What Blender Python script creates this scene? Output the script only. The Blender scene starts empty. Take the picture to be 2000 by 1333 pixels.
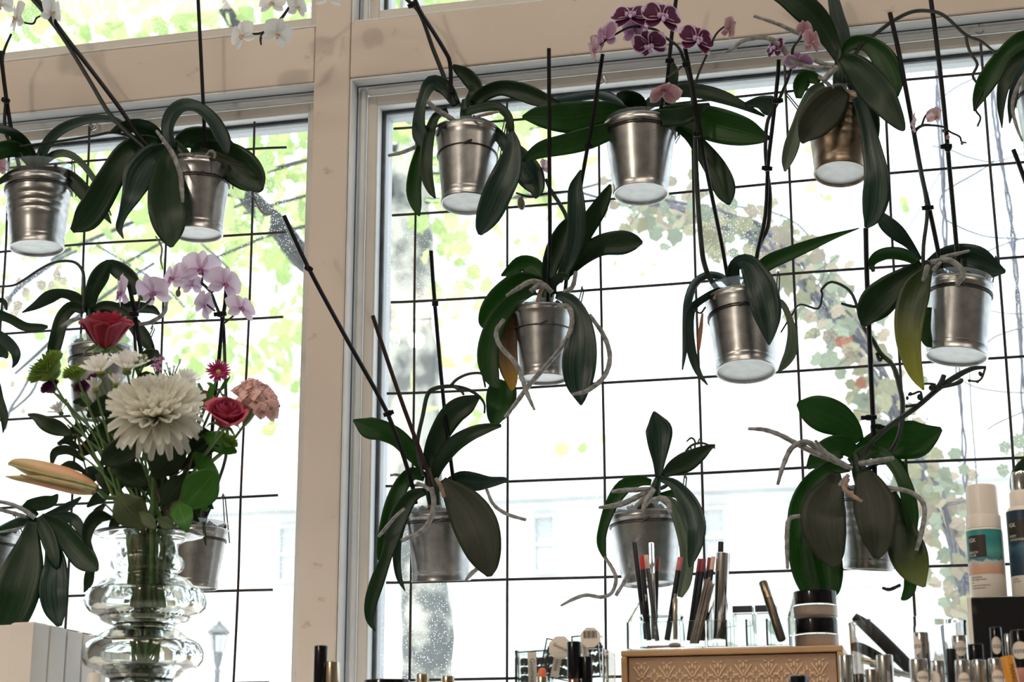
import bpy, math, random
from mathutils import Vector, Matrix, noise

random.seed(11)
SC = bpy.context.scene
COL = SC.collection
R = math.radians
V = Vector

# ---------------------------------------------------------------- camera, sky, sun, lights, exposure
CAMZ = 1.05
FPX = 3465.09
pitch, yaw, roll = .2679, -.2397, -.0021
CAM = V((.7951, -2.6107, CAMZ))
ZTOP = CAMZ + 1.1129            # height of the topmost grid wire
_F = V((math.sin(yaw)*math.cos(pitch), math.cos(yaw)*math.cos(pitch), math.sin(pitch)))
_R = V((math.cos(yaw), -math.sin(yaw), 0))
_U = _R.cross(_F)
CR = _R*math.cos(roll) + _U*math.sin(roll)
CU = -_R*math.sin(roll) + _U*math.cos(roll)
CF = _F
cd = bpy.data.cameras.new('camera'); cam = bpy.data.objects.new('camera', cd); COL.objects.link(cam)
cam.matrix_world = Matrix(((CR.x, CU.x, -CF.x, CAM.x), (CR.y, CU.y, -CF.y, CAM.y), (CR.z, CU.z, -CF.z, CAM.z), (0, 0, 0, 1)))
cd.sensor_width = 36; cd.lens = FPX*36/2000; cd.clip_start = .05; cd.clip_end = 400
cd.dof.use_dof = True; cd.dof.focus_distance = 2.62; cd.dof.aperture_fstop = 11
SC.camera = cam

wd = bpy.data.worlds.new('sky'); SC.world = wd; wd.use_nodes = True
bg = wd.node_tree.nodes['Background']
bg.inputs[0].default_value = (.84, .92, 1, 1); bg.inputs[1].default_value = 2.4

def lamp(name, kind, loc, energy, color, size=None, rot=None):
    l = bpy.data.lights.new(name, kind); l.energy = energy; l.color = color
    o = bpy.data.objects.new(name, l); COL.objects.link(o); o.location = loc
    if rot is not None: o.rotation_euler = rot
    if size: 
        if kind == 'AREA': l.shape = 'RECTANGLE'; l.size, l.size_y = size
        elif kind == 'SUN': l.angle = size
        else: l.shadow_soft_size = size
    return o
sun = lamp('sun', 'SUN', (0, 0, 8), 4.6, (1, .96, .90), R(.6))
sun.rotation_euler = V((.25, .55, -.85)).to_track_quat('-Z', 'Y').to_euler()
# unseen area lights added at the ceiling to light the rails and room
WARM = (1, .84, .68)
lamp('ceiling_fill_light', 'AREA', (-.9, -1.35, 3.26), 9.5, WARM, (1.2, .3))
lamp('ceiling_fill_light', 'AREA', (.7, -1.35, 3.26), 9.5, WARM, (1.2, .3))
lamp('ceiling_fill_light', 'AREA', (2.3, -1.35, 3.26), 8, WARM, (1.2, .3))
# twin ceiling spots at the back of the shop (they glint in the glass and down the buckets)
SPOTS = []
for _px in (764, 813):
    _d = CF*FPX + CR*(_px-1000) + CU*(666.5-665); _t = (.052-CAM.y)/_d.y; _p = CAM+_d*_t; _d.y = -_d.y
    SPOTS.append(_p+_d*((3.16-_p.z)/_d.z))
for _p in SPOTS: lamp('ceiling_spot_light', 'POINT', _p, 40, (1, .88, .73), .035)

# unseen spots added to brighten the goods on the counter
for _x, _tx in ((-1.0, -.55), (.1, .25), (1.0, .80)):
    _s = lamp('counter_fill_spot', 'SPOT', (_x, -2.05, 3.15), 30, (1, .86, .70), .04)
    _s.data.spot_size = R(38); _s.data.spot_blend = .6
    _s.rotation_euler = (V((_tx, -.68, 1.15))-V((_x, -2.05, 3.15))).to_track_quat('-Z', 'Y').to_euler()

vs = SC.view_settings
SC.display_settings.display_device = 'sRGB'
vs.view_transform = 'Standard'; vs.look = 'None'; vs.gamma = 1; vs.use_curve_mapping = False
vs.exposure = 0.0

# ---------------------------------------------------------------- helpers
def ray(px, py):
    return CF*FPX + CR*(px-1000) + CU*(666.5-py)
def W(px, py, Y):
    """world point where the sight line of a photograph pixel meets the vertical plane y = Y"""
    d = ray(px, py); return CAM + d*((Y-CAM.y)/d.y)
def T(px, py, Y):
    """metres per pixel there"""
    d = ray(px, py); return (Y-CAM.y)/d.y
def ZW(px, py, Y): return W(px, py, Y).z

def cr(pts, n):
    """Catmull-Rom through tuples of any length"""
    out = []
    N = len(pts)
    if N == 1: return [tuple(pts[0])]
    for i in range(N-1):
        a = pts[i-1] if i else tuple(2*p-q for p, q in zip(pts[0], pts[1]))
        b, c = pts[i], pts[i+1]
        d = pts[i+2] if i+2 < N else tuple(2*p-q for p, q in zip(pts[-1], pts[-2]))
        for k in range(n):
            t = k/n
            out.append(tuple(.5*(2*q + (r-p)*t + (2*p-5*q+4*r-s)*t*t + (3*q-p-3*r+s)*t**3) for p, q, r, s in zip(a, b, c, d)))
    out.append(tuple(pts[-1]))
    return out

def root_loc(o):
    p = V((0, 0, 0))
    while o is not None:
        p = p + o.location; o = o.parent
    return p

class MB:
    def __init__(s): s.v = []; s.f = []; s.uv = []; s.m = []; s.has_uv = False
    def add(s, vs, fs, uv=None, m=0):
        k = len(s.v); s.v += [V(p) for p in vs]
        s.uv += list(uv) if uv else [(0, 0)]*len(vs)
        if uv: s.has_uv = True
        s.f += [tuple(i+k for i in f) for f in fs]; s.m += [m]*len(fs)
        return s
    def tube(s, pts, rad, n=7, closed=False, cap=True, m=0):
        P = [V(p) for p in pts]; N = len(P)
        rs = rad if isinstance(rad, (list, tuple)) else [rad]*N
        vs = []; up = None
        for i in range(N):
            if closed: t = P[(i+1) % N]-P[i-1]
            else: t = P[min(i+1, N-1)]-P[max(i-1, 0)]
            if t.length < 1e-9: t = V((0, 0, 1))
            t.normalize()
            if up is None:
                up = t.orthogonal().normalized()
            up = up - t*up.dot(t)
            if up.length < 1e-6: up = t.orthogonal()
            up.normalize(); b = t.cross(up)
            for k in range(n):
                a = 2*math.pi*k/n
                vs.append(P[i] + (up*math.cos(a)+b*math.sin(a))*rs[i])
        fs = []
        for i in range(N if closed else N-1):
            j = (i+1) % N
            for k in range(n):
                l = (k+1) % n
                fs.append((i*n+k, i*n+l, j*n+l, j*n+k))
        if cap and not closed:
            fs.append(tuple(range(n-1, -1, -1))); fs.append(tuple((N-1)*n+k for k in range(n)))
        return s.add(vs, fs, m=m)
    def lathe(s, o, ax, prof, n=32, m=0, close=False):
        """prof: (radius, height) along ax from o"""
        o = V(o); z = V(ax).normalized(); x = z.orthogonal().normalized()
        if abs(z.z) > .5: x = (V((1, 0, 0))-z*z.x).normalized()
        y = z.cross(x)
        vs = []; uv = []
        for i, (r, h) in enumerate(prof):
            for k in range(n):
                a = 2*math.pi*k/n
                vs.append(o + z*h + (x*math.cos(a)+y*math.sin(a))*r); uv.append((k/n, h))
        fs = []; N = len(prof)
        for i in range(N if close else N-1):
            j = (i+1) % N
            for k in range(n):
                l = (k+1) % n
                fs.append((i*n+k, i*n+l, j*n+l, j*n+k))
        if not close:
            if prof[0][0] > 1e-6: fs.append(tuple(range(n-1, -1, -1)))
            if prof[-1][0] > 1e-6: fs.append(tuple((N-1)*n+k for k in range(n)))
        return s.add(vs, fs, uv, m)
    def box(s, c, h, bx=None, m=0):
        c = V(c); X, Y, Z = bx or (V((1, 0, 0)), V((0, 1, 0)), V((0, 0, 1)))
        vs = [c + X*(h[0]*i) + Y*(h[1]*j) + Z*(h[2]*k) for i in (-1, 1) for j in (-1, 1) for k in (-1, 1)]
        return s.add(vs, [(0, 1, 3, 2), (4, 6, 7, 5), (0, 4, 5, 1), (2, 3, 7, 6), (0, 2, 6, 4), (1, 5, 7, 3)], m=m)
    def box2(s, a, b, m=0):
        a, b = V(a), V(b); return s.box((a+b)/2, [abs(q)/2 for q in (b-a)], m=m)
    def ell(s, c, r, bx=None, nu=10, nv=7, m=0, f=None):
        c = V(c); X, Y, Z = bx or (V((1, 0, 0)), V((0, 1, 0)), V((0, 0, 1)))
        vs = [c-Z*r[2]]
        for j in range(1, nv):
            b = math.pi*j/nv-math.pi/2
            for i in range(nu):
                a = 2*math.pi*i/nu
                vs.append(c + X*(r[0]*math.cos(a)*math.cos(b)) + Y*(r[1]*math.sin(a)*math.cos(b)) + Z*(r[2]*math.sin(b)))
        vs.append(c+Z*r[2])
        if f: vs = [f(p) for p in vs]
        fs = []
        for i in range(nu):
            fs.append((0, 1+(i+1) % nu, 1+i))
            for j in range(nv-2):
                a = 1+j*nu
                fs.append((a+i, a+(i+1) % nu, a+nu+(i+1) % nu, a+nu+i))
            a = 1+(nv-2)*nu
            fs.append((a+i, a+(i+1) % nu, len(vs)-1))
        return s.add(vs, fs, m=m)
    def mesh(s, name, mats, off=V((0, 0, 0)), smooth=True, sharp=40):
        me = bpy.data.meshes.new(name)
        me.from_pydata([p-off for p in s.v], [], s.f)
        if s.has_uv:
            ul = me.uv_layers.new(name='UVMap')
            for i, l in enumerate(me.loops): ul.data[i].uv = s.uv[l.vertex_index]
        for q in (mats if isinstance(mats, (list, tuple)) else [mats]): me.materials.append(q)
        if max(s.m, default=0): me.polygons.foreach_set('material_index', s.m)
        if smooth:
            me.polygons.foreach_set('use_smooth', [True]*len(me.polygons))
            if sharp: me.set_sharp_from_angle(angle=R(sharp))
        me.update()
        return me
    def build(s, name, mats, parent=None, smooth=True, sharp=40, bevel=0, label=None, kind=None):
        if parent is None:
            xs = [p.x for p in s.v]; ys = [p.y for p in s.v]
            off = V(((min(xs)+max(xs))/2, (min(ys)+max(ys))/2, min(p.z for p in s.v)))
        else: off = root_loc(parent)
        o = bpy.data.objects.new(name, s.mesh(name, mats, off, smooth, sharp)); COL.objects.link(o)
        if parent is None: o.location = off
        else: o.parent = parent
        if bevel:
            b = o.modifiers.new('bevel', 'BEVEL'); b.width = bevel; b.segments = 2; b.limit_method = 'ANGLE'
        if label: o['label'] = label
        if kind: o['kind'] = kind
        return o

def tag(o, label, cat, group=None, kind=None):
    o['label'] = label; o['category'] = cat
    if group: o['group'] = group
    if kind: o['kind'] = kind
    return o
def thing(name, loc, label, cat, group=None):
    o = bpy.data.objects.new(name, None); COL.objects.link(o); o.location = loc; o.empty_display_size = .05
    return tag(o, label, cat, group)
def struct(o): o['kind'] = 'structure'; return o
def inst(name, me, parent, mtx):
    o = bpy.data.objects.new(name, me); COL.objects.link(o); o.parent = parent; o.matrix_basis = mtx
    return o
def basis(x, y, z, loc=(0, 0, 0), s=1.0):
    return Matrix(((x[0]*s, y[0]*s, z[0]*s, loc[0]), (x[1]*s, y[1]*s, z[1]*s, loc[1]), (x[2]*s, y[2]*s, z[2]*s, loc[2]), (0, 0, 0, 1)))

# ---------------------------------------------------------------- materials
def new(name):
    m = bpy.data.materials.new(name); m.use_nodes = True
    nt = m.node_tree; return m, nt, nt.nodes['Principled BSDF'], nt.nodes['Material Output']
def noise_col(nt, p, a, b, scale=20, detail=4, coord='Object', stretch=None, lo=.35, hi=.65, bump=0, inp='Base Color', dist=.002):
    N, L = nt.nodes, nt.links
    tc = N.new('ShaderNodeTexCoord'); src = tc.outputs[coord]
    if stretch:
        mp = N.new('ShaderNodeMapping'); mp.inputs['Scale'].default_value = stretch; L.new(src, mp.inputs[0]); src = mp.outputs[0]
    t = N.new('ShaderNodeTexNoise'); t.inputs['Scale'].default_value = scale; t.inputs['Detail'].default_value = detail
    L.new(src, t.inputs['Vector'])
    r = N.new('ShaderNodeValToRGB'); r.color_ramp.elements[0].position = lo; r.color_ramp.elements[1].position = hi
    r.color_ramp.elements[0].color = (*a, 1); r.color_ramp.elements[1].color = (*b, 1)
    L.new(t.outputs['Fac'], r.inputs[0])
    if inp: L.new(r.outputs[0], p.inputs[inp])
    if bump:
        bp = N.new('ShaderNodeBump'); bp.inputs['Strength'].default_value = bump; bp.inputs['Distance'].default_value = dist
        L.new(t.outputs['Fac'], bp.inputs['Height']); L.new(bp.outputs[0], p.inputs['Normal'])
    return r
def M(name, col, rough=.5, metal=0, trans=0, ior=1.5, a=None, scale=30, bump=0, emit=None, coat=0, spec=.5, stretch=None, coord='Object', lo=.35, hi=.65):
    m, nt, p, o = new(name)
    p.inputs['Base Color'].default_value = (*col, 1); p.inputs['Roughness'].default_value = rough
    p.inputs['Metallic'].default_value = metal; p.inputs['Transmission Weight'].default_value = trans; p.inputs['IOR'].default_value = ior
    p.inputs['Coat Weight'].default_value = coat; p.inputs['Specular IOR Level'].default_value = spec
    if emit: p.inputs['Emission Color'].default_value = (*emit[0], 1); p.inputs['Emission Strength'].default_value = emit[1]
    if a or bump: noise_col(nt, p, col, a or col, scale, bump=bump, stretch=stretch, coord=coord, lo=lo, hi=hi)
    return m
def thin(name, col, fac=.3, rough=.5, tcol=None, spec=.4, a=None, scale=30):
    """petal or leaf: opaque skin plus some light let through"""
    m, nt, p, o = new(name)
    p.inputs['Base Color'].default_value = (*col, 1); p.inputs['Roughness'].default_value = rough; p.inputs['Specular IOR Level'].default_value = spec
    if a: r = noise_col(nt, p, col, a, scale)
    tr = nt.nodes.new('ShaderNodeBsdfTranslucent'); tr.inputs[0].default_value = (*(tcol or col), 1)
    mx = nt.nodes.new('ShaderNodeMixShader'); mx.inputs[0].default_value = fac
    nt.links.new(p.outputs[0], mx.inputs[1]); nt.links.new(tr.outputs[0], mx.inputs[2]); nt.links.new(mx.outputs[0], o.inputs[0])
    return m
def leaf_mat(name, dark, light, rib, fac=.10, tcol=(.10, .30, .03), rough=.36, tip=None):
    m, nt, p, o = new(name); N, L = nt.nodes, nt.links
    tc = N.new('ShaderNodeTexCoord')
    oi = N.new('ShaderNodeObjectInfo')
    mp = N.new('ShaderNodeMapping'); mp.inputs['Scale'].default_value = (26, 1.6, 1); L.new(tc.outputs['UV'], mp.inputs[0])
    t = N.new('ShaderNodeTexNoise'); t.noise_dimensions = '4D'; t.inputs['Scale'].default_value = 1.0; t.inputs['Detail'].default_value = 3
    ml = N.new('ShaderNodeMath'); ml.operation = 'MULTIPLY'; ml.inputs[1].default_value = 40; L.new(oi.outputs['Random'], ml.inputs[0])
    L.new(mp.outputs[0], t.inputs['Vector']); L.new(ml.outputs[0], t.inputs['W'])
    r = N.new('ShaderNodeValToRGB'); r.color_ramp.elements[0].position = .38; r.color_ramp.elements[1].position = .66
    r.color_ramp.elements[0].color = (*dark, 1); r.color_ramp.elements[1].color = (*light, 1)
    L.new(t.outputs['Fac'], r.inputs[0])
    sx = N.new('ShaderNodeSeparateXYZ'); L.new(tc.outputs['UV'], sx.inputs[0])
    d = N.new('ShaderNodeMath'); d.operation = 'SUBTRACT'; d.inputs[1].default_value = .5; L.new(sx.outputs[0], d.inputs[0])
    ab = N.new('ShaderNodeMath'); ab.operation = 'ABSOLUTE'; L.new(d.outputs[0], ab.inputs[0])
    rr = N.new('ShaderNodeMapRange'); rr.inputs['From Min'].default_value = .012; rr.inputs['From Max'].default_value = .04
    rr.inputs['To Min'].default_value = .55; rr.inputs['To Max'].default_value = 0; L.new(ab.outputs[0], rr.inputs['Value'])
    mx = N.new('ShaderNodeMix'); mx.data_type = 'RGBA'; mx.inputs['B'].default_value = (*rib, 1)
    L.new(rr.outputs[0], mx.inputs['Factor']); L.new(r.outputs[0], mx.inputs['A'])
    outc = mx.outputs['Result']
    if tip:
        r2 = N.new('ShaderNodeMapRange'); r2.inputs['From Min'].default_value = tip[1]; r2.inputs['From Max'].default_value = tip[2]
        L.new(sx.outputs[1], r2.inputs['Value'])
        m2 = N.new('ShaderNodeMix'); m2.data_type = 'RGBA'; m2.inputs['B'].default_value = (*tip[0], 1)
        L.new(r2.outputs[0], m2.inputs['Factor']); L.new(outc, m2.inputs['A']); outc = m2.outputs['Result']
    L.new(outc, p.inputs['Base Color'])
    p.inputs['Roughness'].default_value = rough; p.inputs['Specular IOR Level'].default_value = .33
    bp = N.new('ShaderNodeBump'); bp.inputs['Strength'].default_value = .35; bp.inputs['Distance'].default_value = .0012
    L.new(t.outputs['Fac'], bp.inputs['Height']); L.new(bp.outputs[0], p.inputs['Normal'])
    tr = N.new('ShaderNodeBsdfTranslucent'); tr.inputs[0].default_value = (*tcol, 1)
    ms = N.new('ShaderNodeMixShader'); ms.inputs[0].default_value = fac
    L.new(p.outputs[0], ms.inputs[1]); L.new(tr.outputs[0], ms.inputs[2]); L.new(ms.outputs[0], o.inputs[0])
    return m

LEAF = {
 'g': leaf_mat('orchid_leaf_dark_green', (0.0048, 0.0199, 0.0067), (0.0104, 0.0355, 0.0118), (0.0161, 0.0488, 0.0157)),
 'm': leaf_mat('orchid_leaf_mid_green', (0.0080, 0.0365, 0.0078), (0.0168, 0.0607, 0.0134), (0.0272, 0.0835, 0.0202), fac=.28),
 'b': leaf_mat('orchid_leaf_gloss_streaked', (0.0067, 0.0206, 0.0155), (0.0299, 0.0656, 0.0539), (0.0463, 0.0927, 0.0741), rough=.30),  # pale streaks put the window's gloss into the leaf colour
 'o': leaf_mat('orchid_leaf_warm_lit', (0.0158, 0.0205, 0.0103), (0.0243, 0.0310, 0.0164), (0.0095, 0.0132, 0.0067), rough=.5, fac=.05),  # green leaf tinted brown to imitate warm light on it
 'y': leaf_mat('orchid_leaf_yellowing', (.024, .045, .016), (.050, .075, .024), (.07, .10, .03), tip=((.30, .32, .04), .35, .95), fac=.14),
 't': leaf_mat('orchid_leaf_pale_tipped', (0.0116, 0.0235, 0.0083), (0.0211, 0.0374, 0.0131), (0.0264, 0.0450, 0.0178), tip=((.15, .19, .045), .62, 1.0), fac=.14, rough=.45),
 'w': leaf_mat('orchid_leaf_withered', (.06, .035, .015), (.12, .075, .03), (.16, .10, .04), tip=((.42, .24, .03), .5, .95), fac=.14, tcol=(.4, .2, .03)),
 'd': leaf_mat('dry_sheath', (.32, .16, .08), (.5, .3, .16), (.5, .3, .2), tip=((.5, .12, .08), .6, 1), fac=.3, tcol=(.5, .2, .1)),
 'p': leaf_mat('orchid_leaf_pale_underside', (.07, .10, .07), (.20, .25, .19), (.25, .30, .24), fac=.18),
}
ROOT = M('silver_aerial_root', (.15, .15, .145), .7, a=(.33, .34, .33), scale=120, bump=.4)
ROOTP = M('pinkish_root_tip', (.35, .23, .17), .6, a=(.22, .17, .12), scale=90)
STEM = M('flower_stem_green', (.014, .020, .016), .45, a=(.026, .034, .024), scale=60, spec=.3)
STAKE = M('black_plant_stake', (.006, .006, .007), .45, spec=.2)
STAKEB = M('brown_plant_stake', (.030, .013, .012), .5, spec=.2)
BUDM = M('orchid_bud', (.10, .12, .06), .5, a=(.22, .12, .10), scale=50)
BARK = M('orchid_bark_chips', (.05, .028, .016), .85, a=(.17, .075, .032), scale=160, bump=.6)
def fresnel(nt, ior):
    """the same reflectance at either face of a pane"""
    N, L = nt.nodes, nt.links
    g = N.new('ShaderNodeNewGeometry'); mr = N.new('ShaderNodeMapRange'); mr.inputs['To Min'].default_value = ior; mr.inputs['To Max'].default_value = 1/ior
    L.new(g.outputs['Backfacing'], mr.inputs['Value']); f = N.new('ShaderNodeFresnel'); L.new(mr.outputs[0], f.inputs['IOR']); return f
def film(name, tint, milk, ior=1.45):
    m, nt, p, o = new(name); N, L = nt.nodes, nt.links
    tr = N.new('ShaderNodeBsdfTransparent'); tr.inputs[0].default_value = (*tint, 1)
    gl = N.new('ShaderNodeBsdfGlossy'); gl.inputs['Roughness'].default_value = .06
    fr = fresnel(nt, ior)
    m1 = N.new('ShaderNodeMixShader'); L.new(fr.outputs[0], m1.inputs[0]); L.new(tr.outputs[0], m1.inputs[1]); L.new(gl.outputs[0], m1.inputs[2])
    d = N.new('ShaderNodeBsdfTranslucent'); d.inputs[0].default_value = (.85, .88, .9, 1)
    m2 = N.new('ShaderNodeMixShader'); m2.inputs[0].default_value = milk; L.new(m1.outputs[0], m2.inputs[1]); L.new(d.outputs[0], m2.inputs[2]); L.new(m2.outputs[0], o.inputs[0]); return m
LINER = film('clear_plastic_liner', (.88, .90, .90), .24)
def zinc(name, a, b, ra, rb):
    m, nt, p, o = new(name); N, L = nt.nodes, nt.links
    p.inputs['Metallic'].default_value = 1
    noise_col(nt, p, a, b, 55, 5, bump=.05, dist=.0006)
    tc = N.new('ShaderNodeTexCoord'); t = N.new('ShaderNodeTexNoise'); t.inputs['Scale'].default_value = 260; L.new(tc.outputs['Object'], t.inputs['Vector'])
    mr = N.new('ShaderNodeMapRange'); mr.inputs['To Min'].default_value = ra; mr.inputs['To Max'].default_value = rb
    L.new(t.outputs['Fac'], mr.inputs['Value']); L.new(mr.outputs[0], p.inputs['Roughness'])
    return m
ZINC = zinc('galvanised_steel', (.36, .36, .36), (.50, .50, .495), .24, .36)
ZINCD = zinc('tarnished_steel', (.17, .12, .08), (.36, .29, .22), .30, .46)
ZBASE = M('pot_base_street_reflection', (.86, .87, .87), .5, metal=.15, a=(.74, .76, .76), scale=60)  # bucket metal painted white to carry the street's bright reflection
WIRE = M('rusty_grid_wire', (.022, .017, .018), .55, a=(.075, .032, .022), scale=14, lo=.5, hi=.75)
HANG = M('hanger_wire', (.06, .055, .05), .4, metal=.7)
# ---------------------------------------------------------------- the window wall
def paint(name, a, b, stain):
    m, nt, p, o = new(name); N, L = nt.nodes, nt.links
    r = noise_col(nt, p, a, b, 3.5, 6, inp=None, bump=.04, dist=.003)
    tc = N.new('ShaderNodeTexCoord'); t = N.new('ShaderNodeTexNoise'); t.inputs['Scale'].default_value = 26; t.inputs['Detail'].default_value = 8
    mp = N.new('ShaderNodeMapping'); mp.inputs['Scale'].default_value = (1, 1, 1.6); L.new(tc.outputs['Object'], mp.inputs[0]); L.new(mp.outputs[0], t.inputs['Vector'])
    rr = N.new('ShaderNodeMapRange'); rr.inputs['From Min'].default_value = .66; rr.inputs['From Max'].default_value = .80; L.new(t.outputs['Fac'], rr.inputs['Value'])
    mx = N.new('ShaderNodeMix'); mx.data_type = 'RGBA'; mx.inputs['B'].default_value = (*stain, 1)
    L.new(rr.outputs[0], mx.inputs['Factor']); L.new(r.outputs[0], mx.inputs['A']); L.new(mx.outputs['Result'], p.inputs['Base Color'])
    p.inputs['Roughness'].default_value = .55
    return m
PAINT = paint('cream_paint', (.70, .615, .54), (.75, .665, .585), (.42, .30, .18))
SASH = paint('off_white_frame_paint', (.66, .62, .57), (.72, .69, .64), (.4, .34, .26))
WHITE = M('skylit_white_paint', (.82, .83, .83), .45, a=(.74, .75, .75), scale=12)  # whiter than the sash: puts sky light into the inner faces
GASKET = M('dark_window_gasket', (.07, .085, .10), .6, a=(.12, .14, .16), scale=30)
LIP = M('grey_outer_frame', (.50, .53, .56), .5, a=(.60, .62, .64), scale=9)
WALL = M('warm_wall_plaster', (.34, .325, .31), .8, a=(.38, .365, .35), scale=6)
CEIL = M('ceiling_plaster', (.62, .60, .57), .85, a=(.65, .63, .60), scale=5)
FLOOR = M('floor_boards', (.24, .19, .14), .4, a=(.30, .24, .18), scale=4, stretch=(1, 12, 1))

YF = -.035                       # front face of the post
XP0 = W(615.5, 60, YF).x; XP1 = W(684, 60, YF).x
zr0 = ZW(692, 150, YF); zr1 = ZW(692, 42, YF)
XL, XR = -2.1, 2.3
SILL, HEAD = .92, zr1 + .62
YG = .052                        # glass

def glass_mat():
    m, nt, p, o = new('window_glass'); N, L = nt.nodes, nt.links
    tr = N.new('ShaderNodeBsdfTransparent'); tr.inputs[0].default_value = (.97, .985, .98, 1)
    gl = N.new('ShaderNodeBsdfGlossy'); gl.inputs['Roughness'].default_value = .0
    fr = fresnel(nt, 1.5)
    m1 = N.new('ShaderNodeMixShader'); L.new(fr.outputs[0], m1.inputs[0]); L.new(tr.outputs[0], m1.inputs[1]); L.new(gl.outputs[0], m1.inputs[2])
    # dirt: splashes of dried drops, denser near the frame and in clouds
    tc = N.new('ShaderNodeTexCoord')
    vo = N.new('ShaderNodeTexVoronoi'); vo.inputs['Scale'].default_value = 260; L.new(tc.outputs['Object'], vo.inputs['Vector'])
    lt = N.new('ShaderNodeMapRange'); lt.inputs['From Min'].default_value = .16; lt.inputs['From Max'].default_value = .30
    lt.inputs['To Min'].default_value = 1; lt.inputs['To Max'].default_value = 0; L.new(vo.outputs['Distance'], lt.inputs['Value'])
    sc = N.new('ShaderNodeSeparateColor'); L.new(vo.outputs['Color'], sc.inputs[0])
    gt = N.new('ShaderNodeMath'); gt.operation = 'GREATER_THAN'; gt.inputs[1].default_value = .35; L.new(sc.outputs[0], gt.inputs[0])
    no = N.new('ShaderNodeTexNoise'); no.inputs['Scale'].default_value = 5; no.inputs['Detail'].default_value = 4; L.new(tc.outputs['Object'], no.inputs['Vector'])
    cl = N.new('ShaderNodeMapRange'); cl.inputs['From Min'].default_value = .46; cl.inputs['From Max'].default_value = .66; L.new(no.outputs['Fac'], cl.inputs['Value'])
    a = N.new('ShaderNodeMath'); a.operation = 'MULTIPLY'; L.new(lt.outputs[0], a.inputs[0]); L.new(gt.outputs[0], a.inputs[1])
    b = N.new('ShaderNodeMath'); b.operation = 'MULTIPLY'; L.new(a.outputs[0], b.inputs[0]); L.new(cl.outputs[0], b.inputs[1])
    hz = N.new('ShaderNodeMath'); hz.operation = 'MULTIPLY_ADD'; hz.inputs[1].default_value = .85; hz.inputs[2].default_value = .018; L.new(b.outputs[0], hz.inputs[0])  # constant term adds an even haze that washes out the view
    d1 = N.new('ShaderNodeBsdfTranslucent'); d1.inputs[0].default_value = (.85, .87, .87, 1)
    m2 = N.new('ShaderNodeMixShader'); L.new(hz.outputs[0], m2.inputs[0]); L.new(m1.outputs[0], m2.inputs[1]); L.new(d1.outputs[0], m2.inputs[2])
    L.new(m2.outputs[0], o.inputs[0]); return m
GLASS = glass_mat()

def ring(parent, name, x0, x1, z0, z1, w, y0, y1, mat, bevel=0, wb=None):
    b = MB()
    b.box2((x0, y0, z0), (x0+w, y1, z1)); b.box2((x1-w, y0, z0), (x1, y1, z1))
    b.box2((x0+w, y0, z1-w), (x1-w, y1, z1)); b.box2((x0+w, y0, z0), (x1-w, y1, z0+w))
    return b.build(name, mat, parent, smooth=False, bevel=bevel)
def window(n, x0, x1, z0, z1, label):
    w = bpy.data.objects.new('window_%d' % n, None); COL.objects.link(w); w.location = ((x0+x1)/2, YF, z0); struct(w); w['label'] = label
    e = .0005
    ring(w, 'reveal_lining', x0+e, x1-e, z0+e, z1-e, .004, YF+.004, .06, WHITE, .001)
    ring(w, 'glazing_bead', x0+.0065, x1-.0065, z0+.0065, z1-.0065, .0125, -.003, .012, WHITE, .0055)
    ring(w, 'joint', x0+.0044, x1-.0044, z0+.0044, z1-.0044, .0016, -.0048, -.0034, GASKET)
    ring(w, 'sash', x0+.019, x1-.019, z0+.019, z1-.019, .0165, .008, .048, SASH, .001)
    ring(w, 'sash_lining', x0+.0355, x1-.0355, z0+.0355, z1-.0355, .002, .0085, .0305, WHITE, .0007)
    ring(w, 'gasket', x0+.0375, x1-.0375, z0+.0375, z1-.0375, .0055, .031, .0365, GASKET, .001)
    ring(w, 'outer_frame', x0+.0365, x1-.0365, z0+.0365, z1-.0365, .0065, .037, .074, LIP, .0015)
    MB().box2((x0+.03, YG-.0015, z0+.03), (x1-.03, YG+.0015, z1-.03)).build('glass_pane', GLASS, w, smooth=False)
    return w
window(1, XL, XP0+.013, SILL, zr0, 'large lower window left of the post, green leaves beyond')
window(2, XP1, XR, SILL, zr0, 'large lower window right of the post, wire grid hung before it')
window(3, XL, XP0+.013, zr1, HEAD, 'upper window above the rail left of the post')
window(4, XP1, XR, zr1, HEAD, 'upper window above the rail right of the post')
struct(MB().box2((XP0, YF, SILL), (XP1, .10, HEAD)).build('trim_1', PAINT, None, False, bevel=.0025))['label'] = 'cream painted wooden post between the two windows'
struct(MB().box2((XL, YF+.003, zr0), (XP0-.0012, .10, zr1)).build('trim_2', PAINT, None, False, bevel=.0025))['label'] = 'cream painted cross rail left of the post'
struct(MB().box2((XP1+.0008, YF+.001, zr0), (XR, .10, zr1)).build('trim_3', PAINT, None, False, bevel=.0025))['label'] = 'cream painted cross rail right of the post'
# wall around the windows and the rest of the room
RX0, RX1, RY, RH = -3.2, 3.6, -5.6, 3.3
fw = MB(); fw.box2((RX0, YF+.002, 0), (XL, .14, RH)); fw.box2((XR, YF+.002, 0), (RX1, .14, RH)); fw.box2((XL, YF+.002, 0), (XR, .14, SILL)); fw.box2((XL, YF+.002, HEAD), (XR, .14, RH))
struct(fw.build('wall_front', WALL, None, False))
struct(MB().box2((RX0-.1, RY-.1, 0), (RX1+.1, RY, RH)).build('wall_back', WALL, None, False))
struct(MB().box2((RX0-.1, RY, 0), (RX0, .14, RH)).build('wall_left', WALL, None, False))
struct(MB().box2((RX1, RY, 0), (RX1+.1, .14, RH)).build('wall_right', WALL, None, False))
struct(MB().box2((RX0-.1, RY-.1, -.1), (RX1+.1, .14, 0)).build('floor', FLOOR, None, False))
struct(MB().box2((RX0-.1, RY-.1, RH), (RX1+.1, .14, RH+.15)).build('ceiling', CEIL, None, False))

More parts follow.
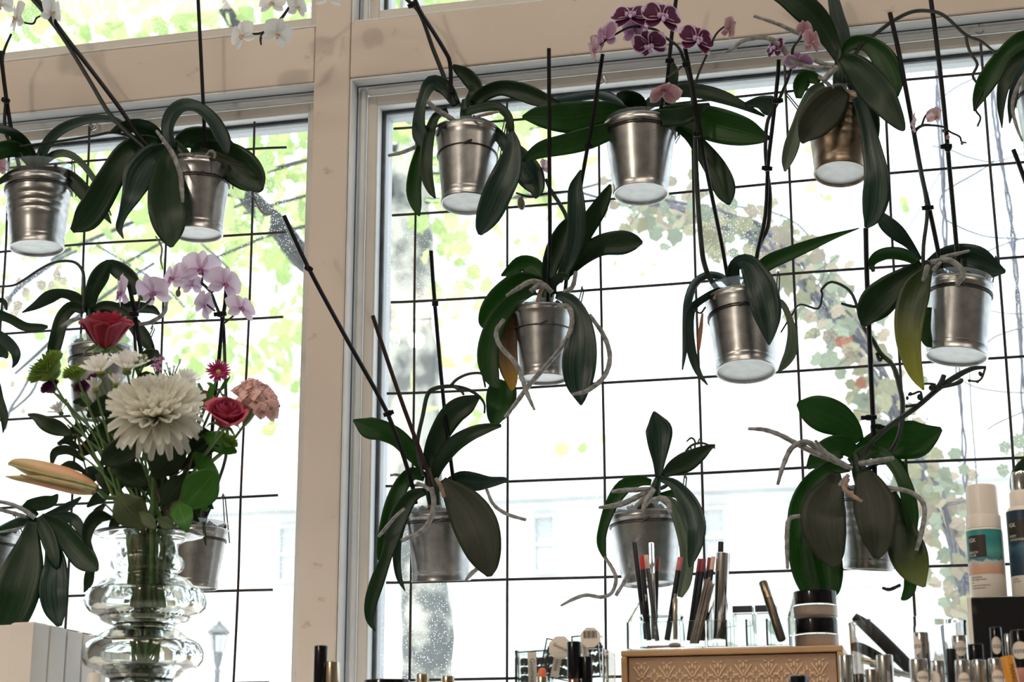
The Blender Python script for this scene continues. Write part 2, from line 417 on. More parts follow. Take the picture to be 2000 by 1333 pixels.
# ---------------------------------------------------------------- outside: street, facade, lamp post, tree, creeper
PAVE = M('pale_paving', (.70, .69, .67), .8, a=(.76, .75, .73), scale=3)
struct(MB().box2((-40, .14, -.3), (40, 60, -.1)).build('ground', PAVE, None, False))
FAC = M('white_render', (.80, .79, .77), .8, a=(.76, .75, .73), scale=1.2)
FACB = M('grey_stone_band', (.44, .47, .49), .8, a=(.52, .54, .55), scale=3)
FACW = M('facade_window_glass', (.50, .53, .55), .3, a=(.6, .62, .63), scale=2)
FACF = M('facade_window_frame', (.62, .62, .62), .6)
YB = 21.0
bld = thing('building', (0, YB, -.1), 'pale rendered building with grey cornice bands across the street', 'building')
bx0, bx1 = W(-600, 900, YB).x, W(2600, 900, YB).x
zc0, zc1 = ZW(1200, 975, YB), ZW(1200, 938, YB)
zd0, zd1 = ZW(1200, 1165, YB), ZW(1200, 1135, YB)
MB().box2((bx0, YB, -.1), (bx1, YB+6, ZW(1200, 640, YB))).build('wall', FAC, bld, False)
MB().box2((bx0-.1, YB-.35, zc0), (bx1+.1, YB+.01, zc1)).build('cornice', FACB, bld, False)
MB().box2((bx0-.1, YB-.22, zd0), (bx1+.1, YB+.01, zd1)).build('cornice', FACB, bld, False)
for i in range(9):
    x0 = W(380+i*165, 1030, YB).x
    b = MB(); zz0, zz1 = ZW(1200, 1118, YB), ZW(1200, 1000, YB); wd_ = .36
    fr = MB(); fr.box2((x0, YB-.10, zz1-.05), (x0+wd_, YB+.01, zz1)); fr.box2((x0, YB-.10, zz0), (x0+wd_, YB+.01, zz0+.05))
    fr.box2((x0, YB-.10, zz0+.05), (x0+.05, YB+.01, zz1-.05)); fr.box2((x0+wd_-.05, YB-.10, zz0+.05), (x0+wd_, YB+.01, zz1-.05)); fr.box2((x0+.05, YB-.06, (zz0+zz1)/2-.02), (x0+wd_-.05, YB+.01, (zz0+zz1)/2+.02))
    f = fr.build('window', FACF, bld, False)
    MB().box2((x0+.05, YB-.02, zz0+.05), (x0+wd_-.05, YB+.008, zz1-.05)).build('pane', FACW, f, False)

YLP = 15.0
lp = W(427, 1250, YLP); tl = T(427, 1250, YLP)
IRON = M('grey_iron', (.10, .115, .13), .5, a=(.16, .17, .18), scale=8)
LGL = M('lantern_glass', (.9, .95, .97), .1, trans=1, ior=1.2)
st = thing('street_lamp', (lp.x, YLP, -.1), 'old-fashioned street lamp with a glass lantern across the street', 'street lamp')
k_ = .52
MB().lathe((lp.x, YLP, -.1), (0, 0, 1), [(.10, 0), (.10, .25), (.06, .35), (.04, .6), (.03, lp.z-.25), (.04, lp.z-.22), (.022, lp.z-.2), (.04, lp.z-.15), (.058, lp.z-.03), (0, lp.z-.025)], 16).build('post', IRON, st)
cage = MB()
for k in range(6):
    a = k*math.pi/3+.2
    cage.tube([V((lp.x+math.cos(a)*.066, YLP+math.sin(a)*.066, lp.z-.125)), V((lp.x+math.cos(a)*.098, YLP+math.sin(a)*.098, lp.z+.062))], .007, 5)
cage.build('cage', IRON, st)
MB().lathe((lp.x, YLP, lp.z-.125), (0, 0, 1), [(.0, 0), (.058, .0), (.09, .187), (.0, .187)], 6).build('lantern', LGL, st, False)
MB().lathe((lp.x, YLP, lp.z+.062), (0, 0, 1), [(r*k_, h*k_) for r, h in [(.0, 0), (.23, .0), (.24, .03), (.17, .10), (.10, .17), (.05, .19), (.05, .23), (.02, .25), (0, .30)]], 12).build('cap', IRON, st)

# plane tree
BARKT = M('mottled_plane_bark', (.10, .11, .11), .85, a=(.42, .42, .37), scale=5, bump=.3, lo=.42, hi=.56)
BRANCH = M('grey_branch', (.022, .025, .026), .85, a=(.05, .054, .055), scale=20)
TLEAF = [thin('tree_leaf_lime', (.38, .48, .18), .5, .6, (.56, .70, .25), a=(.44, .52, .23), scale=2),
         thin('tree_leaf_green', (.27, .38, .14), .5, .6, (.42, .58, .20), a=(.33, .42, .17), scale=2),
         thin('tree_leaf_yellow', (.52, .56, .28), .5, .6, (.66, .72, .34), a=(.46, .52, .28), scale=2)]
def lobed(nl=5, notch=.74, mat=None, name='leaf', bend=.25, seed=0):
    rnd = random.Random(seed); b = MB(); pts = [V((0, .42, .02))]; ring_ = []
    lobes = [(-150, .30), (-100, .62), (-48, .78), (0, 1), (48, .78), (100, .62), (150, .30)]
    for i, (a, r) in enumerate(lobes):
        r *= rnd.uniform(.88, 1.1)
        ring_.append((a, r))
        if i < len(lobes)-1:
            a2, r2 = lobes[i+1]; ring_.append(((a+a2)/2, (r+r2)/2*notch*rnd.uniform(.95, 1.15)))
    vs = [(0, .30, 0)]
    for a, r in ring_:
        x, y = math.sin(R(a))*r*.62, .30+math.cos(R(a))*r*.70
        vs.append((x, y, -bend*(x*x+.5*(y-.3)**2)+rnd.uniform(-.03, .03)))
    vs.append((0, 0, .05))
    n = len(ring_)
    fs = [(0, i+1, i) for i in range(1, n)] + [(0, 1, n+1), (0, n+1, n)]
    return b.add(vs, fs).mesh(name, mat, smooth=False)
TM = [lobed(mat=TLEAF[i % 3], seed=i) for i in range(6)]
def rand_rot(rnd):
    return Matrix.Rotation(rnd.uniform(0, 6.28), 4, 'Z') @ Matrix.Rotation(rnd.uniform(-1.3, 1.3)+1.57, 4, 'X') @ Matrix.Rotation(rnd.uniform(-1, 1), 4, 'Y')
YT = 6.0
tb = W(832, 1250, YT)
tree = thing('plane_tree', (tb.x, YT, -.1), 'plane tree with mottled trunk and hanging lime green leaves outside the window', 'tree')
def wpath(pl, Y, dz=0):
    return [W(x, y, Y) for x, y, _ in pl], [r*T(x, y, Y) for x, y, r in pl]
def branch(parent, pl, Y, mat, n=7, name='branch', sub=4, Y1=None):
    q = cr(pl, sub); N = len(q)
    P = [W(x, y, Y+((Y1-Y)*i/(N-1) if Y1 else 0)) for i, (x, y, r) in enumerate(q)]
    rr = [max(r, .3)*T(x, y, Y) for x, y, r in q]
    return MB().tube(P, rr, n).build(name, mat, parent)
tk = cr([(838, 1900, 60), (835, 1500, 52), (832, 1250, 52), (824, 1050, 50), (812, 850, 50), (797, 690, 54), (788, 560, 52), (800, 430, 44), (806, 300, 34), (800, 120, 26), (806, -60, 22), (812, -200, 14)], 4)
tm = MB().tube([W(x, y, YT) for x, y, r in tk], [r*T(x, y, YT)*(1+.06*math.sin(i*1.7)) for i, (x, y, r) in enumerate(tk)], 18)
for p in tm.v:
    p += V((noise.noise(p*2.2), noise.noise(p*2.2+V((9, 0, 0))), 0))*.035
tm.build('trunk', BARKT, tree)
for pl, y1 in [([(790, 620, 26), (700, 560, 24), (600, 512, 22), (545, 444, 20), (491, 392, 18), (462, 340, 15), (420, 260, 12)], 4.8),
           ([(800, 420, 18), (700, 300, 16), (560, 160, 14), (475, 70, 13), (430, 0, 12), (390, -80, 8)], 5.0),
           ([(462, 340, 6), (515, 336, 5), (572, 320, 4.5), (605, 312, 4), (700, 290, 3)], 5.8),
           ([(440, 431, 3), (510, 406, 3.5), (599, 382, 3), (690, 350, 2)], 5.6),
           ([(400, 512, 2.5), (478, 480, 3), (526, 460, 3.5), (600, 441, 3.5), (680, 420, 3)], 5.6),
           ([(100, 508, 3), (140, 485, 4), (262, 433, 4), (302, 414, 3), (440, 380, 3), (520, 420, 3)], 5.4),
           ([(200, 530, 2), (248, 512, 3), (307, 479, 3), (400, 430, 2.5), (490, 392, 3)], 5.5),
           ([(190, 480, 2.5), (240, 510, 2.5), (320, 560, 2), (360, 600, 2)], 5.2),
           ([(394, 477, 2), (429, 508, 2.5), (460, 540, 2)], 5.2),
           ([(800, 400, 6), (840, 392, 6), (960, 388, 5), (1060, 380, 4), (1120, 372, 3), (1220, 345, 2)], 5.8),
           ([(806, 300, 5), (760, 288, 5), (860, 282, 4), (990, 262, 3), (1120, 230, 3)], 5.9),
           ([(806, 340, 3), (860, 338, 3), (960, 330, 2.5)], 5.9),
           ([(1120, 372, 3), (1300, 420, 2.5), (1440, 404, 2), (1560, 440, 2), (1640, 560, 1.6)], 6.4),
           ([(30, 730, 3), (75, 690, 4), (150, 620, 4), (230, 560, 3.5), (300, 515, 3)], 5.2),
           ([(0, 820, 3), (60, 770, 3), (80, 720, 2)], 5.2),
           ([(140, 560, 1.6), (200, 610, 1.8), (250, 660, 1.5)], 5.3)]:
    branch(tree, pl, YT, BRANCH, 6, 'branch', 4, y1)
rnd = random.Random(5)
REG = [  # x0, y0, x1, y1, how many: where the crown hangs
 (-40, -60, 620, 60, 150), (-40, -60, 620, 160, 120), (-40, 230, 620, 470, 150), (150, 400, 620, 760, 120), (430, 640, 620, 860, 34), (-40, 480, 320, 800, 44),
 (740, -60, 1100, 60, 90), (740, 220, 1130, 330, 75), (740, 300, 1000, 620, 60), (860, 400, 1080, 640, 46), (760, 600, 960, 860, 30), (1000, 430, 1400, 620, 14), (1060, 860, 1180, 900, 4), (1400, 150, 1780, 560, 26), (1120, 300, 1380, 440, 18), (1060, -40, 1500, 230, 20)]
big = []
for x0, y0, x1, y1, n in REG:
    for _ in range(n): big.append((rnd.uniform(x0, x1), rnd.uniform(y0, y1)))
rnd.shuffle(big)
kids = []
for i, (x, y) in enumerate(big):
    Y = rnd.uniform(5.0, 8.5); p = W(x, y, Y); s = rnd.uniform(.075, .15)*(1.15 if y < 470 else .85)*(.55 if x > 1150 else 1)
    mx = Matrix.Translation(p - root_loc(tree)) @ rand_rot(rnd) @ Matrix.Scale(s, 4)
    kids.append((s, mx))
for s, mx in kids[:290]: inst('leaf', rnd.choice(TM), tree, mx)
fo = [MB(), MB(), MB()]
tmpl = [([v.co.copy() for v in t.vertices], [tuple(f.vertices) for f in t.polygons]) for t in TM]
def clump(mx):
    k = rnd.randrange(6); vs_, fs_ = tmpl[k]; return k % 3, [mx @ p for p in vs_], fs_
for s, mx in kids[290:]:
    k, vs_, fs_ = clump(mx); fo[k].add([p+root_loc(tree) for p in vs_], fs_)
for x0, y0, x1, y1, n in [(-300, -400, 620, 150, 900), (-300, 150, 620, 520, 520), (620, -400, 1150, 60, 500), (740, 200, 1100, 420, 150), (100, 480, 640, 780, 150)]:
    for _ in range(n):
        x, y, Y = rnd.uniform(x0, x1), rnd.uniform(y0, y1), rnd.uniform(7.5, 11)
        k, vs_, fs_ = clump(Matrix.Translation(W(x, y, Y)) @ rand_rot(rnd) @ Matrix.Scale(rnd.uniform(.12, .22), 4)); fo[k].add(vs_, fs_)
fm = MB(); 
for i, q in enumerate(fo): fm.add(q.v, q.f, m=i)
fm.build('foliage', TLEAF, tree, smooth=False, kind='stuff')

# climbing vine close to the glass
VLEAF = [thin('vine_leaf_olive', (.26, .26, .17), .40, .7, (.36, .36, .21), a=(.33, .31, .22), scale=9),
         thin('vine_leaf_beige', (.36, .31, .24), .40, .7, (.42, .35, .26), a=(.30, .27, .21), scale=9),
         thin('vine_leaf_grey_green', (.23, .27, .21), .40, .7, (.31, .37, .26), a=(.28, .31, .24), scale=9),
         thin('vine_leaf_rust', (.36, .13, .08), .35, .7, (.42, .17, .10))]
VM = [lobed(mat=VLEAF[i % 3], seed=20+i, notch=.80, name='leaf') for i in range(6)] + [lobed(mat=VLEAF[3], seed=30, notch=.80, name='leaf')]
VSTEM = M('vine_stem_grey', (.085, .09, .11), .8, a=(.16, .16, .20), scale=60)
YV = 3.0
vb = W(1900, 1260, YV)
vine = thing('climbing_vine', (vb.x, YV, -.1), 'autumn-tinted climbing vine with tangled grey stems outside the right window', 'vine')
spine = cr([(1240, 378, 16), (1300, 400, 20), (1400, 425, 24), (1480, 458, 26), (1540, 510, 26), (1600, 575, 26), (1660, 640, 26), (1710, 720, 24), (1745, 800, 20), (1785, 890, 18), (1835, 985, 20), (1868, 1080, 22), (1890, 1180, 22), (1905, 1290, 20), (1912, 1420, 20)], 6)
for k in range(9):
    pl = []; ph = rnd.uniform(0, 6.28); fq = rnd.uniform(.10, .3)
    lo_, hi_ = (0, len(spine)) if k < 5 else sorted(rnd.sample(range(0, len(spine), 6), 2))
    if hi_-lo_ < 8: lo_, hi_ = 20, 70
    for i, (x, y, r) in list(enumerate(spine))[lo_:hi_:2]:
        o_ = math.sin(ph+i*fq)*r*.7+rnd.uniform(-4, 4); pl.append((x+o_*.6, y-o_*.8, rnd.uniform(2.0, 4.2)))
    branch(vine, pl, YV, VSTEM, 6, 'stem', 2, YV+rnd.uniform(-.1, .1))
for k in range(60):     # side twigs
    x, y, r = rnd.choice(spine); a = rnd.uniform(0, 6.28); L_ = rnd.uniform(40, 120)
    pl = [(x, y, 1.6)]
    for j in range(3):
        a += rnd.uniform(-.5, .5); x += math.cos(a)*L_/3; y += math.sin(a)*L_/3+6; pl.append((x, y, 1.3-.3*j))
    branch(vine, pl, YV, VSTEM, 5, 'twig', 2, YV-.1)
for i in range(240):
    x, y, r = rnd.choice(spine[:78]); sp = 52 if y < 720 else 40
    if 720 < y < 900 and rnd.random() < .4: continue
    x += rnd.gauss(0, sp*.62); y += rnd.gauss(0, sp*.62)
    p = W(x, y, YV+rnd.uniform(-.25, .2)); s = rnd.uniform(.045, .078)
    inst('leaf', VM[6] if rnd.random() < .03 else VM[rnd.randrange(6)], vine, Matrix.Translation(p-root_loc(vine)) @ Matrix.Rotation(rnd.uniform(-.8, .8), 4, 'Z') @ Matrix.Rotation(rnd.uniform(-.6, .7)+1.57, 4, 'X') @ Matrix.Rotation(rnd.gauss(3.14, 1.0), 4, 'Z') @ Matrix.Scale(s, 4))
vfo = [MB(), MB(), MB()]
vt = [([v.co.copy() for v in t.vertices], [tuple(f.vertices) for f in t.polygons]) for t in VM[:6]]
for i in range(420):
    x, y, r = rnd.choice(spine[:80]); sp = 30 if y < 860 else 24
    x += rnd.gauss(0, sp); y += rnd.gauss(0, sp)
    mx = Matrix.Translation(W(x, y, YV+rnd.uniform(.15, .6))) @ Matrix.Rotation(rnd.uniform(-.8, .8), 4, 'Z') @ Matrix.Rotation(rnd.uniform(-.6, .7)+1.57, 4, 'X') @ Matrix.Rotation(rnd.gauss(3.14, 1.0), 4, 'Z') @ Matrix.Scale(rnd.uniform(.04, .07), 4)
    k = rnd.randrange(6); vfo[k % 3].add([mx @ p for p in vt[k][0]], vt[k][1])
vm_ = MB()
for i, q in enumerate(vfo): vm_.add(q.v, q.f, m=i)
vm_.build('foliage', VLEAF[:3], vine, smooth=False, kind='stuff')
for x, y, s in [(1640, 655, .05), (1985, 845, .06), (1960, 860, .05), (1880, 905, .045), (1925, 1020, .05), (1955, 905, .05), (1990, 880, .05), (1790, 860, .05)]:
    inst('leaf', VM[6] if x == 1640 else VM[rnd.randrange(6)], vine, Matrix.Translation(W(x, y, YV)-root_loc(vine)) @ Matrix.Rotation(1.57, 4, 'X') @ Matrix.Rotation(3.3, 4, 'Z') @ Matrix.Scale(s, 4))
# twisted hanging strands and loops of the creeper at the right
def strand(pl, amp=5, turns=4.3):
    for s_ in (0, math.pi):
        q = cr(pl, 14); out = []
        for i, (x, y, r) in enumerate(q):
            out.append((x+math.cos(i/len(q)*turns*6.28+s_+math.sin(i*.13)*1.5)*amp+rnd.uniform(-.8, .8), y, r))
        P = [W(x, y, YV+.1+math.sin(i/len(q)*turns*6.28+s_)*.01) for i, (x, y, r) in enumerate(out)]
        MB().tube(P, [r*T(x, y, YV) for x, y, r in out], 5).build('twisted_stem', VSTEM, vine)
strand([(1829, 60, 2.6), (1831, 180, 2.8), (1841, 331, 2.8), (1847, 480, 2.6), (1862, 640, 2.2), (1872, 740, 2.4), (1882, 860, 2.2), (1886, 960, 2)], 3.6)
strand([(1936, 60, 2.6), (1939, 180, 2.8), (1952, 288, 2.8), (1974, 423, 2.8), (1985, 540, 3), (1992, 640, 3), (1998, 760, 2.6), (2004, 900, 2.5)], 3.6)
for pl in [[(1820, 285, 1.5), (1856, 293, 1.7), (1890, 307, 1.7), (1931, 316, 1.6), (1960, 312, 1.4), (2010, 296, 1.5)],
           [(1940, 318, 1.6), (1900, 342, 2), (1866, 361, 2), (1842, 378, 2), (1836, 400, 2), (1845, 426, 2), (1871, 442, 2), (1905, 456, 1.8), (1941, 464, 1.8), (2010, 467, 1.8)],
           [(1763, 461, 1), (1790, 420, 1.2), (1812, 380, 1.3), (1839, 334, 1.3)], [(1920, 495, 1.5), (1960, 478, 1.6), (2010, 462, 1.7)],
           [(1925, 672, 1.8), (1950, 655, 1.8), (2010, 636, 1.8)], [(1930, 606, 1.5), (1960, 612, 1.5), (2010, 614, 1.5)],
           [(1880, 745, 1.5), (1910, 758, 1.5), (1960, 766, 1.6), (2010, 768, 1.6)], [(1893, 715, 1.6), (1897, 800, 1.6), (1905, 900, 1.6), (1908, 960, 1.6)],
           [(1830, 198, 1.4), (1868, 170, 1.6), (1905, 152, 1.6), (1950, 130, 1.4)], [(1928, 840, 1.6), (1950, 826, 1.7), (2010, 800, 1.7)],
           [(1960, 440, 1.2), (1970, 470, 1.2), (1978, 500, 1.2), (1968, 530, 1), (1980, 560, 1)], [(1945, 300, 1.2), (1935, 330, 1.2), (1940, 360, 1.2), (1946, 372, 1.2)]]:
    branch(vine, pl, YV, VSTEM, 5, 'twig', 4)
# left patch of the creeper
lv = W(60, 540, YV)
vine2 = thing('climbing_vine', (lv.x, YV, -.1), 'small beige-leaved vine shoot beyond the left window, behind the ribbed pot', 'vine')
branch(vine2, [(12, 700, 3), (-10, 640, 3), (15, 588, 4), (40, 558, 6), (63, 540, 7), (90, 522, 6), (118, 505, 4), (150, 490, 3)], YV, VSTEM, 6, 'stem')
branch(vine2, [(10, 840, 3), (20, 800, 3), (40, 770, 3), (60, 735, 3), (75, 720, 2)], YV, VSTEM, 6, 'stem')
for x, y, s in [(30, 548, .055), (55, 560, .05), (80, 545, .05), (105, 528, .05), (115, 515, .05), (95, 550, .045), (30, 600, .055), (12, 575, .055), (36, 585, .05), (8, 560, .05), (120, 540, .045), (30, 745, .04), (40, 800, .03), (0, 605, .05)]:
    inst('leaf', VM[1 if rnd.random() < .6 else 4], vine2, Matrix.Translation(W(x, y, YV)-root_loc(vine2)) @ Matrix.Rotation(rnd.uniform(-.5, .5), 4, 'Z') @ Matrix.Rotation(1.57+rnd.uniform(-.4, .4), 4, 'X') @ Matrix.Rotation(rnd.uniform(2, 4.2), 4, 'Z') @ Matrix.Scale(s, 4))
# ---------------------------------------------------------------- wire grids in front of the glass
def grid_wire(parent, pl, r=.0021):
    q = cr([(x, y, 0) for x, y in pl], 5)
    P = [W(x, y, 0)+V((0, -.0045 if abs(pl[0][0]-pl[-1][0]) < abs(pl[0][1]-pl[-1][1]) else 0, 0)) for x, y, _ in q]
    MB().tube(P, r, 6).build('wire', WIRE, parent)
g1 = thing('wire_grid', W(650, 1333, 0)*1, 'rusty welded wire grid hung inside the right window, orchids hooked on it', 'wire grid'); g1.location = W(1372, 1400, 0)
for pl in [[(991.7, 196), (991.7, 235), (992.1, 405.8), (992.1, 578.7), (993.2, 760), (992.8, 941), (992.1, 1132.6), (991.5, 1400)],
           [(817, 196), (815, 250), (813.2, 418), (810.9, 589.1), (810.2, 768), (807, 950), (804.2, 1138.2), (801.6, 1329.6), (800, 1400)],
           [(1168, 190), (1170, 222), (1172, 391), (1174.9, 565.5), (1178.3, 748.5), (1182.1, 933.8), (1183.2, 1127.9), (1186, 1400)],
           [(1350, 170), (1352, 202), (1355, 374), (1359.5, 551.6), (1366.2, 737.7), (1371.9, 924.8), (1377, 1118), (1384, 1400)],
           [(1533, 122), (1535, 179.3), (1543, 355.6), (1550.5, 534.4), (1560, 725), (1568.1, 914.3), (1577, 1113), (1589, 1400)],
           [(1723, 130), (1727, 160), (1736.1, 338.8), (1745.6, 520.9), (1757.7, 711.5), (1769.9, 903.7), (1781.5, 1108), (1799, 1400)],
           [(1915, 85), (1919.6, 143), (1933.3, 322.6), (1949.5, 505.5), (1964.4, 698.8), (1978.4, 895.4), (1992, 1100), (2012, 1400)],
           [(2118, 80), (2142, 310), (2180, 880), (2224, 1400)],
           [(769, 251.6), (815, 248.5), (1010, 234), (1170, 219), (1352, 199), (1535, 179.3), (1727, 160), (1919.6, 143), (2130, 124), (2180, 119)],
           [(765.9, 420.9), (813.2, 418), (992.1, 405.8), (1172, 391), (1355, 374), (1543, 355.6), (1736.1, 338.8), (1933.3, 322.6), (2200, 300)],
           [(763.6, 590.9), (810.9, 589.1), (992.1, 578.7), (1174.9, 565.5), (1359.5, 551.6), (1550.5, 534.4), (1745.6, 520.9), (1949.5, 505.5), (2200, 487)],
           [(755.8, 769.2), (810.2, 768), (993.2, 760), (1178.3, 748.5), (1366.2, 737.7), (1560, 725), (1757.7, 711.5), (1964.4, 698.8), (2200, 684)],
           [(753.5, 950.2), (807, 949), (992.8, 941.2), (1182.1, 933.8), (1371.9, 924.8), (1568.1, 914.3), (1769.9, 903.7), (1978.4, 895.4), (2200, 886)],
           [(754.6, 1138.9), (804.2, 1138.2), (992.1, 1132.6), (1183.2, 1127.9), (1377, 1121), (1577, 1114.5), (1781.5, 1108), (1990, 1102), (2200, 1096)],
           [(739, 1329.6), (801.6, 1329.6), (992, 1326), (1185, 1323), (1383, 1319), (1587, 1315), (1796, 1311), (2200, 1304)]]:
    grid_wire(g1, pl)
g2 = thing('wire_grid', W(280, 1400, 0), 'rusty welded wire grid hung inside the left window behind the bouquet', 'wire grid')
for pl in [[(499, 240), (497.9, 290.8), (493.9, 457.7), (488.2, 623), (480, 797), (472.3, 971.4), (467, 1154.2), (455, 1400)],
           [(177, 250), (175.1, 314.5), (166.2, 476.6), (161, 643), (152, 812), (143, 985), (134, 1165), (120, 1400)],
           [(337, 240), (335, 303), (326.4, 480), (319.8, 630.6), (314, 803), (307, 978), (300, 1160), (290, 1400)],
           [(20, 300), (13.7, 491.4), (2.5, 653), (-6, 820), (-20, 1000), (-40, 1400)],
           [(-60, 335), (175.1, 314.5), (335, 303), (497.9, 290.8), (559.5, 288)],
           [(-60, 497), (13.7, 491.4), (166.2, 477), (326.4, 468), (493.9, 457.7), (557.3, 453.7)],
           [(-60, 658), (2.5, 653), (161, 642), (319.8, 630.6), (488.2, 623), (552.7, 619.4)],
           [(-60, 825), (152, 812), (314, 803), (480, 796.5), (546.7, 793.6)],
           [(-60, 997), (143, 985), (307, 979), (472.3, 971.4), (542.6, 967.9)],
           [(-60, 1172), (134, 1165), (300, 1159), (467, 1154.2), (532.6, 1152.7)],
           [(-60, 1345), (290, 1338), (460, 1335), (525, 1334)]]:
    grid_wire(g2, pl)
# screw hooks in the frame that carry the grids
HOOKM = M('steel_screw_hook', (.62, .62, .62), .3, metal=1)
for (x, y), nm in [((1172, 150), 'steel screw hook in the frame above the flat-leaved orchid'), ((1912, 52), 'steel screw hook in the frame near the top right corner'), ((180, 240), 'steel screw hook in the frame above the ribbed pot')]:
    q = cr([(x, y-14, 0), (x, y, 0), (x-8, y+8, -.4), (x+1, y+14, -.8), (x+10, y+7, -.6), (x+7, y-2, -.4)], 5)
    P = [W(a, b, .004+c*.008) for a, b, c in q]
    tag(MB().tube(P, .0016, 6).build('screw_hook', HOOKM), nm, 'hook', 'screw hooks for the grids')

# ---------------------------------------------------------------- orchid parts
def depth_list(d, N):
    if len(d) == N and N != 2: return list(d)
    d0, d1 = d; out = []
    for i in range(N):
        t = min(1, i/(N-1)*1.6); t = t*t*(3-2*t); out.append(d0+(d1-d0)*t)
    return out
def leaf(parent, st, Y, d=(0, 1), m='g', fold=.26, twist=0, name='leaf', sub=4, arch=.0):
    dl = depth_list(d, len(st))
    q = cr([(x, y, w, e) for (x, y, w), e in zip(st, dl)], sub)
    N = len(q); C = []; H = []
    for x, y, w, e in q:
        C.append(W(x, y, Y-e*.01)); H.append(max(w, .25)*T(x, y, Y-e*.01))
    us = (-1, -.72, -.38, 0, .38, .72, 1)
    b = MB(); vs = []; uv = []; tw = R(twist)
    L_ = [0]
    for i in range(1, N): L_.append(L_[-1]+(C[i]-C[i-1]).length)
    up = []; prev = None
    for i in range(N):
        t = (C[min(i+1, N-1)]-C[max(i-1, 0)]).normalized()
        v = (CAM-C[i]).normalized()
        s = t.cross(v)
        if s.length < .25 and prev is not None: s = prev-t*prev.dot(t)
        s.normalize(); n = s.cross(t).normalized()
        if n.dot(v) < 0: n = -n
        prev = s
        s2 = s*math.cos(tw)+n*math.sin(tw); n2 = n*math.cos(tw)-s*math.sin(tw)
        h = H[i]/max(math.cos(tw), .4)
        up.append(n2)
        for u in us:
            lift = fold*h*(.55*abs(u)+.45*u*u)
            vs.append(C[i]+s2*(h*u)+n2*(lift-fold*h*.35)); uv.append((.5+u/2, L_[i]/L_[-1]))
    K = len(us); th = .0011
    fs = []
    for i in range(N-1):
        for k in range(K-1):
            fs.append((i*K+k, i*K+k+1, (i+1)*K+k+1, (i+1)*K+k))
    back = [vs[i*K+k]-up[i]*th*(1.0 if 0 < k < K-1 else .4) for i in range(N) for k in range(K)]
    o = N*K
    fb = [tuple(o+j for j in reversed(f)) for f in fs]
    ed = []
    for i in range(N-1):
        ed.append((i*K, (i+1)*K, o+(i+1)*K, o+i*K)); ed.append((i*K+K-1, o+i*K+K-1, o+(i+1)*K+K-1, (i+1)*K+K-1))
    for k in range(K-1):
        ed.append((k, o+k, o+k+1, k+1)); j = (N-1)*K+k; ed.append((j, j+1, o+j+1, o+j))
    b.add(vs+back, fs+fb+ed, uv+uv)
    return b.build(name, LEAF[m], parent, sharp=0)
def cord(parent, name, st, Y, d=(0, 0), mat=ROOT, n=7, sub=4, wob=0):
    """a round strand through photograph pixels (x, y, radius in pixels), depth in cm towards the camera"""
    dl = [d[0]+(d[1]-d[0])*i/max(1, len(st)-1) for i in range(len(st))] if len(d) == 2 else list(d)
    st = [(s_[0], s_[1], s_[2]) for s_ in st]
    q = cr([(x, y, r, e) for (x, y, r), e in zip(st, dl)], sub)
    P = []; rr = []
    for i, (x, y, r, e) in enumerate(q):
        w = 1+wob*math.sin(i*2.3)
        P.append(W(x, y, Y-e*.01)); rr.append(max(.3, r*w)*T(x, y, Y-e*.01))
    return MB().tube(P, rr, n).build(name, mat, parent)
def stake(parent, pl, Y, d=(0, 0), r=4, mat=STAKE):
    N = len(pl); return cord(parent, 'stake', [(x, y, r) for x, y in pl], Y, d, mat, 8, 3)
def clip(parent, x, y, Y, d=0, w=22, a=-5):
    c = W(x, y, Y-d*.01); t = T(x, y, Y); ca, sa = math.cos(R(a)), math.sin(R(a))
    X = CR*ca+CU*sa; Z = CU*ca-CR*sa; Yv = X.cross(Z)
    b = MB(); b.box(c, (w*.5*t, 3*t, 4*t), (X, Yv, Z)); b.lathe(c-Z*5.5*t, Z, [(5*t, 0), (6.5*t, 1.5*t), (6.5*t, 9.5*t), (5*t, 11*t)], 10)
    return b.build('clip', STAKE, parent, bevel=.0004)
